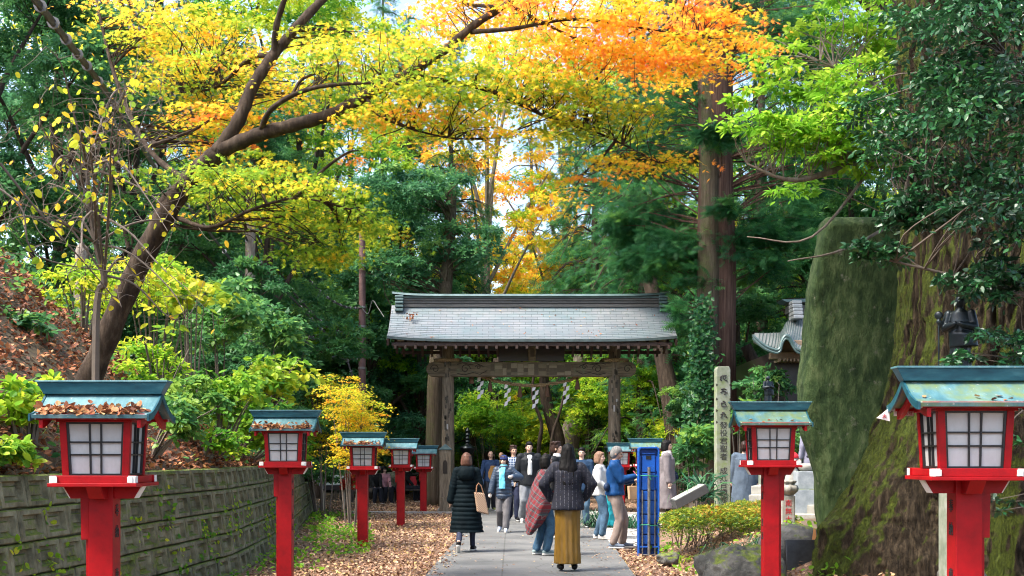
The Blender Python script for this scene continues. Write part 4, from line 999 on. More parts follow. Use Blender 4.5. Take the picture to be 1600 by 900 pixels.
# slanted information board seen from the side
def slant_board(loc, rz, label, L=.8, face=(.55, .53, .45)):
    e = empty('information_board', loc, rz, label, 'information board')
    mb = MB(); mb.hexa([(-L / 2, -.24, -.26), (L / 2, -.24, -.26), (L / 2, .32, .04), (-L / 2, .32, .04), (-L / 2, -.3, -.11), (L / 2, -.3, -.11), (L / 2, .26, .19), (-L / 2, .26, .19)]); o = mb.build('frame', flat('board_frame_dark', (.05, .05, .05), .5), e, bevel=.008)
    mb = MB(); mb.add([(-L / 2 + .03, -.277, -.094), (L / 2 - .03, -.277, -.094), (L / 2 - .03, .235, .18), (-L / 2 + .03, .235, .18)], [(0, 1, 2, 3)]); mb.build('panel', pm('faded_panel', [face, tuple(x * 1.25 for x in face)], 5, .5), e)
    for sx in (-1, 1):
        mb = MB(); mb.box(sx * L * .36 - .035, sx * L * .36 + .035, -.04, .04, -.95, .0); mb.build('leg', flat('cream_post', (.5, .45, .34), .7), e, bevel=.006)
    return e
slant_board(tuple(P(1076, 772, 22.0)), R(-90), 'slanted information board seen edge on behind the clipped hedge', .7, (.3, .32, .26))
slant_board(tuple(P(521, 752, 36.0)), R(38), 'slanted grey information board left of the yellow maple bush', .95, (.1, .115, .12))
# ---------------------------------------------------------------- barks
def bark(name, cols, stretch=(5, 5, .9), moss=None, mossdir=None, mosscol=((.035, .05, .006), (.2, .22, .02)), bd=.03, thr=.5, scale=3):
    if name in MATS: return MATS[name]
    m, t, b = newmat(name); v = coord(t, 'Object', stretch); n = noise(t, v, scale, 8, .7)
    c = ramp(t, [(.3, cols[0]), (.5, cols[1]), (.7, cols[2])], n).outputs[0]
    if moss:
        g = t.nodes.new('ShaderNodeNewGeometry'); vm = N(t, 'ShaderNodeVectorMath', operation='DOT_PRODUCT'); t.links.new(g.outputs['Normal'], vm.inputs[0]); vm.inputs[1].default_value = mossdir or (-.7, 0, .7)
        mn = noise(t, coord(t), 2.3 if name != 'giant_bark' else 4.5, 9, .82); a = N(t, 'ShaderNodeMath', operation='MULTIPLY_ADD'); t.links.new(vm.outputs['Value'], a.inputs[0]); a.inputs[1].default_value = moss; t.links.new(mn, a.inputs[2])
        mr = ramp(t, [(thr, (0, 0, 0)), (thr + .16, (1, 1, 1))], a.outputs[0]); mc = ramp(t, [(.3, mosscol[0]), (.7, mosscol[1])], noise(t, coord(t), 30, 6, .7))
        c = mix(t, mr.outputs[0], c, mc.outputs[0])
    t.links.new(c, b.inputs['Base Color']); b.inputs['Roughness'].default_value = .9; b.inputs['Specular IOR Level'].default_value = .2
    if name == 'giant_bark':
        r1 = ramp(t, [(.44, (0, 0, 0)), (.5, (1, 1, 1)), (.56, (.2, .2, .2))], noise(t, coord(t, 'Object', (7, 7, 1.1)), 1.6, 5, .6)); b2 = bump(t, b, r1.outputs[0], 1, .06); b3 = bump(t, b, noise(t, coord(t, 'Object', (4, 4, 2)), 6, 9, .8), 1, .05); t.links.new(b2.outputs[0], b3.inputs['Normal'])
    else: bump(t, b, noise(t, v, scale * 2.5, 8, .75), .9, bd)
    MATS[name] = m; return m
M_bmaple = bark('maple_bark', [(.015, .01, .008), (.042, .029, .02), (.1, .074, .054)], (4, 4, 1.2), bd=.012)
M_bdark = bark('dark_bark', [(.02, .014, .01), (.05, .036, .026), (.1, .075, .055)], (4, 4, .8))
M_bced = bark('cedar_bark', [(.035, .018, .013), (.1, .055, .04), (.19, .115, .085)], (7, 7, .3), bd=.03)
M_bmoss = bark('mossy_bark', [(.035, .025, .016), (.08, .06, .04), (.15, .12, .085)], (7, 7, .45), moss=.16, mossdir=(-.6, -.6, .2), mosscol=((.04, .048, .018), (.11, .11, .045)), thr=.58)
M_bbig = bark('giant_bark', [(.008, .006, .004), (.034, .024, .014), (.12, .09, .055)], (8, 8, 1.2), moss=.62, mossdir=(-.9, .05, .4), bd=.03, thr=.9, mosscol=((.014, .026, .004), (.1, .125, .014)))
M_bpale = bark('pale_bark', [(.1, .08, .06), (.2, .165, .13), (.32, .28, .23)], (4, 4, 1), bd=.012)
M_twig = flat('grey_twig', (.12, .095, .075), .8)

# leaf palettes
def grad(*c): return [(i / (len(c) - 1), k) for i, k in enumerate(c)]
M_lmaple = leafmat('maple_leaf_autumn', grad((.16, .3, .015), (.27, .42, .02), (.68, .62, .03), (.95, .56, .03), (.97, .4, .05), (.9, .22, .05)), .6, .5, .2)
M_lcam = leafmat('glossy_evergreen_leaf', grad((.008, .038, .015), (.013, .07, .022), (.022, .115, .03), (.036, .15, .03)), .14, .34, .5)
M_lbright = leafmat('bright_green_leaf', grad((.07, .22, .012), (.16, .4, .018), (.28, .55, .03), (.45, .62, .05)), .5, .45, .25)
M_lever = leafmat('broad_evergreen_leaf', grad((.02, .1, .038), (.045, .17, .05), (.1, .27, .055), (.24, .39, .05)), .5, .4, .35)
M_lteal = leafmat('blue_green_leaf', grad((.025, .11, .05), (.05, .185, .07), (.1, .28, .075), (.24, .39, .065)), .5, .45, .3)
M_lced = leafmat('cedar_spray', grad((.012, .085, .03), (.028, .15, .042), (.06, .22, .05), (.14, .3, .04)), .5, .5, .25)
M_lyel = leafmat('yellow_leaf', grad((.25, .42, .02), (.55, .58, .025), (.9, .68, .04), (.92, .5, .03), (.85, .27, .03)), .6, .5, .2)
M_lyg = leafmat('yellow_green_leaf', grad((.06, .22, .015), (.17, .38, .016), (.4, .55, .025), (.7, .65, .04)), .58, .5, .25)
M_lhyd = leafmat('hydrangea_leaf', grad((.04, .16, .015), (.14, .34, .02), (.36, .5, .025), (.66, .6, .04)), .45, .45, .3)
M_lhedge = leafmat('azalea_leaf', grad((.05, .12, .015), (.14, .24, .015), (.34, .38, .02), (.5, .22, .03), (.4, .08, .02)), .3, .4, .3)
M_lblade = leafmat('blade_leaf', grad((.01, .055, .03), (.02, .1, .045), (.06, .17, .06)), .25, .5, .3)
M_lred = leafmat('red_leaf', grad((.3, .02, .015), (.5, .05, .02), (.7, .2, .03)), .4, .5, .2)

# ---------------------------------------------------------------- giant tree at right
gt = empty('giant_tree', (5.53, 13.2, 0), 0, 'giant old tree with furrowed mossy trunk and flaring roots behind the green roofed lantern', 'tree')
nz, na = 420, 560; Zq = np.concatenate([np.linspace(-.1, 3.2, 230), np.linspace(3.22, 9.5, nz - 230)]); A = np.linspace(0, 2 * math.pi, na, endpoint=False)
ZZ, AA = np.meshgrid(Zq, A, indexing='ij')
fl = 1.06 * np.exp(-(np.maximum(ZZ, 0) / 1.72) ** 2)
def lobe(a0, wd): d = np.angle(np.exp(1j * (AA - a0))); return np.exp(-(d / wd) ** 2)
lob = 1.0 * lobe(math.pi, .62) + .75 * lobe(-1.05, .34) + .7 * lobe(-1.95, .16) * .75 + .8 * lobe(-.2, .5) + .8 * lobe(1.2, .6) + .6 * lobe(2.2, .3)
rr = 1.27 + .03 * np.sin(AA * 3 + 1) + fl * (lob * 1.0 + .0) - .22 * np.exp(-(ZZ / 2.4) ** 2) * lobe(-1.45, .22)
sx_, sy_ = np.cos(AA), np.sin(AA)
q = np.stack([sx_ * 1.3, sy_ * 1.3, ZZ], -1)
wob = fbm(q * np.array([1.2, 1.2, .5]), 3)
rid = np.abs(fbm(np.stack([sx_ * 8 + wob * .9, sy_ * 8 + wob * .9, ZZ * 1.2], -1), 3))
rid2 = fbm(q * np.array([9, 9, 6.]), 4)
lowf = ss(2.6, 1.2, ZZ)
rr = rr + wob * .05 - .1 * (1 - np.clip(rid * 2.4, 0, 1)) * (1 - .2 * lowf) + .025 * rid2 + .09 * lowf * fbm(q * np.array([3, 3, 2.5]), 4)
V = np.stack([rr * sx_ + .03 * ZZ * 0, rr * sy_, ZZ], -1).reshape(-1, 3); I = np.arange(nz - 1)[:, None] * na; J = np.arange(na)[None, :]; J2 = (J + 1) % na
FF = np.stack([I + J, I + J2, I + na + J2, I + na + J], -1).reshape(-1)
link('trunk', np_mesh('trunk', V, FF, np.full((nz - 1) * na, 4), smooth=True), M_bbig, gt)
# its limbs and glossy crown hang above and right of the frame
mb = MB(); rs = random.Random(3)
for a, L, z0 in ((2.6, 5, 7.5), (-2.3, 4.5, 8.4), (.3, 5, 8), (-.9, 5, 8.8), (1.5, 6, 9)):
    d = Vector((math.cos(a), math.sin(a), .5)); p0 = Vector((0, 0, z0)); pts = bez([p0, p0 + d * 2, p0 + d * L * .8 + Vector((0, 0, .5)), p0 + d * L + Vector((0, 0, 1.5))], 4)
    mb.tube(pts, lerp_r(.5, .12, len(pts)), 9)
mb.tube([(0, 0, 9.3), (.1, .1, 12), (.3, 0, 15)], [1.15, .8, .3], 14); mb.build('limb', M_bbig, gt, smooth=True)
bl = [((-.3, .3, 13.5), (5.5, 5, 2.6), 9000, .35, .3), ((2.5, 1, 11), (3.5, 4, 2.5), 5000, .35, .3)]
Pp, Vv, Cc, Dd = pads(bl, 5); leaves('crown', Pp, .12, Vv, 'cluster', M_lcam, gt, seed=5, dirs=Dd)

# evergreen shrub whose glossy leaves hang in front of the giant trunk
def local(pts, o): return [Vector(p) - Vector(o) for p in pts]
def leafy(name, origin, label, cat, blobs, mat, size, kind, seed, skel, r0, barkmat, twr=.02, frac=.8, tilt=.6, group=None, padr=.38, flat_=.3, trunk_name='trunk', droop=.1, extra=None):
    """one plant: trunk tube(s) through skel, twigs to the sprays, leaves. world coordinates in, local stored"""
    e = empty(name, origin, 0, label, cat, group); o = np.array(origin, float)
    mb = MB(); allp = []
    for pts, ra, rb in skel:
        c = bez(local(pts, origin), 5); mb.tube(c, lerp_r(ra, rb, len(c)), 10 if ra > .05 else 6); allp += c
    mb.build(trunk_name, barkmat, e, smooth=True)
    Pp, Vv, Cc, Dd = pads([((np.array(c) - o), r_, n, v0, dv) for c, r_, n, v0, dv in blobs], seed, flat_, padr)
    if extra is not None: Pp, Vv, Dd = extra(Pp, Vv, Dd)
    leaves('foliage', Pp, size, Vv, kind, mat, e, tilt=tilt, seed=seed, dirs=Dd, droop=droop)
    if frac > 0:
        mb = MB(); twigs(mb, allp, Cc, twr, seed, 4, frac); mb.build('twig', barkmat, e)
    return e
B = lambda px, py, Y, rx, ry, rz, n, v, dv=.3: (tuple(P(px, py, Y)), (rx, ry, rz), n, v, dv)
leafy('camellia_tree', (5.9, 9.6, 0), 'dark glossy leaved evergreen hanging in front of the giant trunk', 'tree',
      [B(1530, 60, 10, .75, .8, .6, 2600, .5), B(1560, 190, 9.8, .75, .8, .55, 3000, .45), B(1490, 140, 10.3, .5, .6, .5, 1500, .5), B(1420, 240, 10.8, .55, .5, .38, 1500, .55), B(1480, 300, 10.4, .65, .6, .3, 2000, .4),
       B(1440, 330, 10.6, .42, .4, .18, 1000, .4), B(1340, 385, 10.6, .33, .3, .1, 480, .4), B(1400, 395, 10.6, .25, .3, .08, 300, .4), B(1570, 330, 9.6, .45, .5, .4, 1300, .35), B(1570, 430, 9.8, .4, .4, .26, 900, .3), B(1520, 440, 10.0, .35, .3, .14, 520, .35),
       B(1560, 520, 9.7, .35, .3, .14, 360, .3), B(1580, 560, 9.6, .25, .3, .08, 200, .3), B(1500, 560, 9.8, .3, .15, .04, 150, .4), B(1380, 170, 11.2, .4, .4, .35, 600, .6), B(1590, 680, 9.4, .16, .2, .1, 110, .4), B(1570, 790, 9.6, .12, .15, .12, 60, .4),
       B(1465, 20, 10.6, .5, .5, .3, 700, .5)],
      M_lcam, .062, 'leaf', 21, [([(5.9, 9.6, 0), (5.75, 9.7, 2), (5.3, 9.8, 3.6), (4.6, 10.2, 4.6), (4.1, 10.4, 5.1)], .07, .02), ([(5.75, 9.7, 2), (5.0, 10, 2.6), (4.2, 10.3, 3.0), (3.1, 10.6, 3.35)], .035, .008),
      ([(5.3, 9.8, 3.6), (4.2, 10.4, 3.7), (3.5, 10.6, 3.6)], .03, .008), ([(5.75, 9.7, 1.8), (4.9, 9.8, 2.1), (4.3, 9.9, 2.3)], .02, .006)], .07, M_twig, .012, .9, .8, padr=.3)
# bright green beech-like tree reaching in from the right
leafy('beech_tree', (6.6, 17.5, 0), 'bright fresh green leaved tree reaching left from behind the giant trunk', 'tree',
      [B(1180, 195, 15, .55, .6, .16, 520, .55), B(1240, 215, 15, .6, .6, .2, 850, .6), B(1300, 190, 15, .7, .7, .3, 1300, .6), B(1360, 130, 15, .8, .8, .4, 1500, .6), B(1340, 240, 15, .6, .6, .25, 800, .5), B(1260, 130, 15.5, .6, .6, .22, 520, .7),
       B(1200, 90, 15.5, .6, .5, .2, 380, .8), B(1390, 200, 15, .5, .6, .4, 900, .5), B(1260, 60, 16, .7, .6, .3, 420, .7), B(1340, 60, 16, .8, .6, .4, 700, .6), B(1160, 150, 15, .3, .4, .1, 160, .7), B(1240, 300, 16, .5, .5, .2, 260, .5), B(1330, 20, 16, .7, .7, .35, 600, .6), B(1400, 60, 16, .5, .6, .5, 700, .55)],
      M_lbright, .095, 'leaf', 22, [([(6.6, 17.5, 0), (6.3, 17, 3), (5.6, 16.2, 5), (4.6, 15.4, 5.3), (3.5, 15, 5.0), (2.9, 15, 5.2)], .12, .01), ([(5.6, 16.2, 5), (4.8, 15.6, 6.2), (3.9, 15.4, 6.6)], .05, .01), ([(4.6, 15.4, 5.3), (3.7, 15, 4.3), (2.9, 15, 4.3)], .025, .006), ([(5.6, 16.2, 5), (4.2, 15.2, 4.2), (3.4, 15, 4.0)], .03, .006)], .1, M_bpale, .012, 1.0, .55, flat_=.2, padr=.34)

# ---------------------------------------------------------------- leaning maple with the great orange and yellow canopy
MO = tuple(P(125, 640, 13.2)); MO = (MO[0] - .15, 13.2, gz(MO[0] - .15, 13.2) - .25)
mp = empty('maple_tree', MO, 0, 'leaning maple with brown trunk and wide yellow and orange canopy over the path', 'tree')
def W(px, py, Y): return P(px, py, Y) - Vector(MO)
limbs = [([Vector((-.12, 0, 0)), W(140, 590, 13.2), W(200, 450, 13.1), W(262, 330, 13), W(300, 275, 12.9), W(345, 235, 12.8)], .185, .115),
         ([W(338, 240, 12.8), W(372, 190, 12.8), W(395, 135, 12.9), W(428, 85, 13), W(470, 35, 13.2), W(520, -20, 13.5), W(560, -80, 14)], .1, .05),
         ([W(428, 90, 13), W(432, 40, 12.9), W(447, -10, 12.8), W(455, -60, 12.8)], .05, .03),
         ([W(345, 235, 12.8), W(400, 212, 12.7), W(460, 195, 12.5), W(520, 178, 12.3), W(570, 150, 12.2), W(630, 120, 12.2), W(690, 82, 12.2), W(740, 40, 12.3), W(800, 0, 12.5), W(850, -50, 12.8)], .105, .035),
         ([W(405, 210, 12.7), W(425, 170, 12.4), W(480, 140, 12.2), W(560, 130, 12), W(660, 133, 11.8)], .045, .015),
         ([W(735, 50, 12.3), W(800, 45, 12.2), W(900, 30, 12.2), W(1010, 45, 12.4), W(1100, 60, 12.6)], .035, .008),
         ([W(640, 118, 12.2), W(760, 140, 12.4), W(860, 185, 12.6), W(940, 210, 12.8), W(1030, 255, 13)], .04, .008),
         ([W(430, 85, 13), W(390, 92, 13.5), W(340, 135, 14), W(285, 145, 14.3)], .045, .012),
         ([W(275, 340, 13), W(330, 355, 12.6), W(400, 325, 12.3), W(470, 310, 12.2), W(560, 330, 12.2)], .035, .008),
         ([W(262, 350, 13), W(330, 360, 13.3), W(420, 360, 13.6), W(500, 345, 14)], .028, .006),
         ([W(300, 290, 12.9), W(230, 230, 13.4), W(180, 120, 14), W(150, 0, 14.5)], .05, .02),
         ([W(285, 290, 12.9), W(255, 320, 13), W(262, 310, 13)], .09, .09),
         ([W(570, 150, 12.2), W(600, 185, 12.1), W(700, 215, 12.3), W(800, 215, 12.6)], .025, .006),
         ([W(800, 10, 12.5), W(900, 60, 12.7), W(1000, 95, 13), W(1120, 110, 13.3)], .025, .006)]
mb = MB(); allp = []
for pts, ra, rb in limbs:
    c = bez(pts, 8); k = len(c); rr_ = [.78 * r_ * (1 + .07 * math.sin(i * 1.7)) for i, r_ in enumerate(lerp_r(ra, rb, k, .9))]; mb.tube(c, rr_, 14 if ra > .08 else 8); allp += c
mb.build('trunk', M_bmaple, mp, smooth=True)
# (px, py, depth, half width px, half height px, half depth m, leaves, colour value)
MBL = [(1080, 90, 12.8, 110, 34, .9, 2300, .72), (980, 60, 12.5, 110, 40, 1.0, 2400, .72), (1120, 45, 13, 60, 30, .8, 900, .8), (900, 25, 12.4, 110, 26, 1, 1500, .75), (780, 15, 12.5, 110, 20, .9, 1300, .74), (700, 12, 13, 70, 14, .9, 500, .72), (1040, 10, 12.8, 120, 18, 1, 1300, .86), (860, 85, 12.6, 80, 22, .8, 800, .66),
       (950, 100, 12.6, 90, 18, .8, 900, .66), (620, 95, 12.3, 120, 22, 1.0, 1600, .34), (740, 125, 12.2, 130, 26, 1.1, 2300, .26), (840, 140, 12.4, 90, 26, 1, 1500, .32), (660, 150, 12, 110, 22, 1, 1500, .28), (900, 165, 12.6, 90, 22, 1, 1200, .24), (980, 190, 12.8, 70, 18, .8, 800, .2),
       (870, 200, 12.6, 70, 16, .8, 700, .22), (700, 185, 12.3, 110, 20, .9, 1200, .5), (610, 190, 12.3, 80, 20, .8, 700, .6), (760, 220, 12.4, 70, 16, .7, 420, .42), (1030, 250, 13, 70, 16, .7, 600, .5), (940, 270, 12.8, 60, 18, .7, 380, .55), (900, 290, 13, 60, 18, .7, 260, .6),
       (520, 105, 12.6, 70, 26, .8, 1000, .32), (480, 60, 13.4, 60, 24, .8, 300, .4), (440, 150, 13.6, 80, 30, .9, 800, .46), (560, 60, 13.6, 60, 16, .8, 300, .3), (370, 60, 14.2, 90, 44, 1, 1800, .42), (280, 50, 14.4, 80, 40, 1, 1600, .48), (230, 70, 14.6, 60, 40, .9, 800, .56), (330, 130, 14.2, 80, 36, 1, 1500, .42),
       (360, 190, 14, 70, 30, .9, 1200, .68), (300, 210, 14.4, 60, 26, .9, 500, .6), (420, 120, 13.8, 50, 34, .8, 700, .5), (260, 120, 14.6, 60, 30, .9, 700, .44), (350, 235, 14.2, 50, 20, .8, 500, .7), (180, 30, 14.6, 60, 20, .8, 300, .5),
       (400, 285, 12.4, 110, 16, .9, 1400, .2), (500, 310, 12.4, 90, 20, .9, 1200, .22), (280, 285, 12.8, 80, 14, .8, 600, .22), (460, 345, 12.8, 110, 16, .9, 1000, .24), (560, 350, 12.8, 60, 26, .8, 900, .2), (480, 400, 13.2, 70, 14, .8, 500, .2), (540, 395, 13.2, 50, 16, .7, 500, .18), (380, 330, 13, 70, 16, .7, 400, .3),
       (430, 250, 13.4, 60, 10, .7, 260, .3), (560, 235, 13, 60, 12, .7, 160, .4), (340, 350, 13.6, 60, 14, .7, 220, .36), (320, 300, 13.4, 60, 14, .7, 220, .26)]
bl = []
for px, py, Y, hx, hy, dp, n_, v in MBL: bl.append((tuple(W(px, py, Y)), (hx * Y / F * 1.25, dp * 1.2, hy * Y / F * 1.35), int(n_ * .86), v * .92 - .05 * (px < 420), .21))
# unseen leaf masses added above the frame to shade path and near lanterns
for c in ((-1, 11, 8.6), (1.5, 12, 8.8), (-3.5, 12.5, 8.8), (3, 14, 8.6), (-2, 15, 9), (-4.2, 7, 7.2), (-2.2, 5.5, 7.4), (-5, 4.5, 7.6), (0, 4, 7.6), (2, 6.5, 7.4), (1, 8.5, 7.6), (-3, 9.5, 7.8), (-6, 9, 7.5), (3.5, 4, 7.6), (-3, 1.5, 7.8), (-6.5, 1.5, 8)): bl.append((tuple(Vector(c) - Vector(MO)), (1.7, 1.7, .5), 1300, .6, .12))
Pp, Vv, Cc, Dd = pads(bl, 31, .13, .5, .2)
leaves('crown', Pp, .076, Vv, 'maple', M_lmaple, mp, tilt=.5, seed=31, dirs=Dd, droop=.12)
Cw = Cc + np.array(MO); mb = MB(); twigs(mb, allp, Cc[(Cw[:, 2] < 7.1) & (Cw[:, 1] > 10.6)], .011, 3, 4, .9); twigs(mb, allp, np.array([b_[0] for b_ in bl[:len(MBL)]]), .03, 8, 6, 1); mb.build('twig', M_bmaple, mp)

# ---------------------------------------------------------------- forest kinds, built once and then copied
def fir_tree(h=22, seed=0, mat=M_lced, spread=3.4, base=5, n=36, droop=.35, bmat=M_bdark, r=.34, size=.38, per=95):
    rs = np.random.RandomState(seed); e = empty('conifer_tree'); mb = MB()
    mb.tube([(0, 0, -.4), (0, 0, 0), (.05, 0, h * .5), (0, .05, h)], [r * 1.25, r, r * .55, .03], 12); mb.build('trunk', bmat, e, smooth=True)
    mb = MB(); PP = []; DD = []; VV = []
    for i in range(n):
        f = i / n; z = base + (h - base) * f ** .95; L = spread * (1 - f) ** .75 * (.7 + .5 * rs.rand()) + .4
        for j in range(rs.randint(2, 5)):
            a = rs.rand() * 6.283; d = np.array([math.cos(a), math.sin(a), 0]); L2 = L * (.6 + .5 * rs.rand())
            p0 = np.array([0, 0, z]); tip = p0 + d * L2 + np.array([0, 0, -droop * L2 * (.4 + .8 * rs.rand())]); mid = p0 + d * L2 * .5 + np.array([0, 0, .05 * L2])
            pts = bez([p0, mid, tip], 3); mb.tube(pts, lerp_r(.05, .012, len(pts)), 4, cap=False)
            k = int(per * L2 / spread) + 6; t = rs.rand(k) ** .7; q = p0 * ((1 - t) ** 2)[:, None] + 2 * mid * (t * (1 - t))[:, None] + tip * (t ** 2)[:, None]
            side = np.cross(d, [0, 0, 1]); sgn = rs.choice([-1, 1], k); off = rs.rand(k) * .38 * L2 * (1 - t * .6)
            q = q + side * (sgn * off)[:, None] + rs.randn(k, 3) * .1; q[:, 2] -= off * .25
            PP.append(q); DD.append(d * .6 + side * (sgn * .8)[:, None] + np.array([0, 0, -.4])); VV.append(np.clip(.35 + .18 * rs.randn() + .24 * rs.randn(k), 0, 1))
    mb.build('branch', bmat, e); leaves('crown', np.concatenate(PP), size, np.concatenate(VV), 'fir', mat, e, tilt=.75, dirs=np.concatenate(DD), seed=seed, jit=.35, droop=.2)
    return e
def broad_tree(h=13, seed=0, mat=M_lever, wdt=3.6, base=2.5, n=13000, size=.2, kind='cluster', v0=.4, dv=.2, bmat=M_bdark, r=.24, lean=0, dens=1, padr=.3):
    rs = random.Random(seed); e = empty('broadleaf_tree'); mb = MB(); top = Vector((lean * h, 0, h * .8)); allp = []
    tr = bez([(0, 0, -.4), (lean * h * .15, .1, h * .25), (lean * h * .5, -.1, h * .5), top], 5); mb.tube(tr, lerp_r(r, r * .25, len(tr)), 10); allp += tr[6:]
    bl = []; k = 11
    for i in range(k):
        a = i * 2.4 + rs.random(); f = rs.random(); z = base + (h - base) * (.08 + .9 * i / k); L = wdt * (.35 + .65 * math.sin(math.pi * min(.95, .2 + .75 * i / k))) * (.7 + .4 * rs.random())
        c = Vector((lean * z + math.cos(a) * L * .75, math.sin(a) * L * .75, z)); p0 = tr[min(len(tr) - 1, int(len(tr) * min(.95, z / h * .75)))]
        pt = bez([p0, p0.lerp(c, .5) + Vector((0, 0, .25)), c], 4); mb.tube(pt, lerp_r(r * .4, .02, len(pt)), 6, cap=False); allp += pt
        s_ = wdt * (.36 + .16 * rs.random()); bl.append((tuple(c), (s_, s_, s_ * .62), n // (k + 1), v0 + rs.uniform(-1, 1) * dv * .5, dv))
    bl.append(((lean * h, 0, h * .92), (wdt * .4, wdt * .4, h * .1), n // (k + 1), v0 + .1, dv))
    mb.build('trunk', bmat, e, smooth=True)
    Pp, Vv, Cc, Dd = pads(bl, seed, .28, padr, .45); leaves('crown', Pp, size, Vv, kind, mat, e, tilt=.6, seed=seed, dirs=Dd, droop=.15)
    mb = MB(); twigs(mb, allp, Cc, .02, seed, 4, .5); mb.build('twig', bmat, e)
    return e
protos = {
 'fir': [fir_tree(22, 1, M_lced, 3.6, 4), fir_tree(19, 2, M_lced, 3.8, 3, droop=.5)],
 'firt': [fir_tree(23, 3, M_lteal, 4.0, 6, n=30)],
 'ever': [broad_tree(13, 4, M_lever, 3.8, 2.0), broad_tree(9, 5, M_lever, 3.2, .8, n=11000)],
 'teal': [broad_tree(14, 6, M_lteal, 4.2, 2.2, n=14000), broad_tree(8, 7, M_lteal, 3.0, .6, n=11000, size=.18)],
 'yg': [broad_tree(12, 8, M_lyg, 4.2, 2.4, n=11000, size=.2, v0=.5, kind='cluster', bmat=M_bdark), broad_tree(8.5, 9, M_lyg, 3.8, 1.4, n=8500, size=.18, v0=.45)],
 'thin': [broad_tree(22, 13, M_lyel, 5.0, 8, n=5200, size=.26, v0=.35, dv=.35, bmat=M_bpale), broad_tree(20, 14, M_lyg, 5.0, 7, n=8000, size=.24, v0=.55, dv=.35)],
 'yel': [broad_tree(14, 10, M_lyel, 4.4, 4, n=8500, size=.24, v0=.42, dv=.3), broad_tree(10, 11, M_lyel, 4.0, 2.0, n=8000, size=.2, v0=.38, dv=.3)],
}
KLAB = {'fir': 'dark green conifer with drooping sprays', 'firt': 'tall blue green conifer', 'ever': 'dark leafy evergreen broadleaf tree', 'teal': 'blue green leafy tree', 'yg': 'yellow green leafed tree', 'yel': 'thin yellow autumn tree', 'thin': 'tall airy autumn tree'}
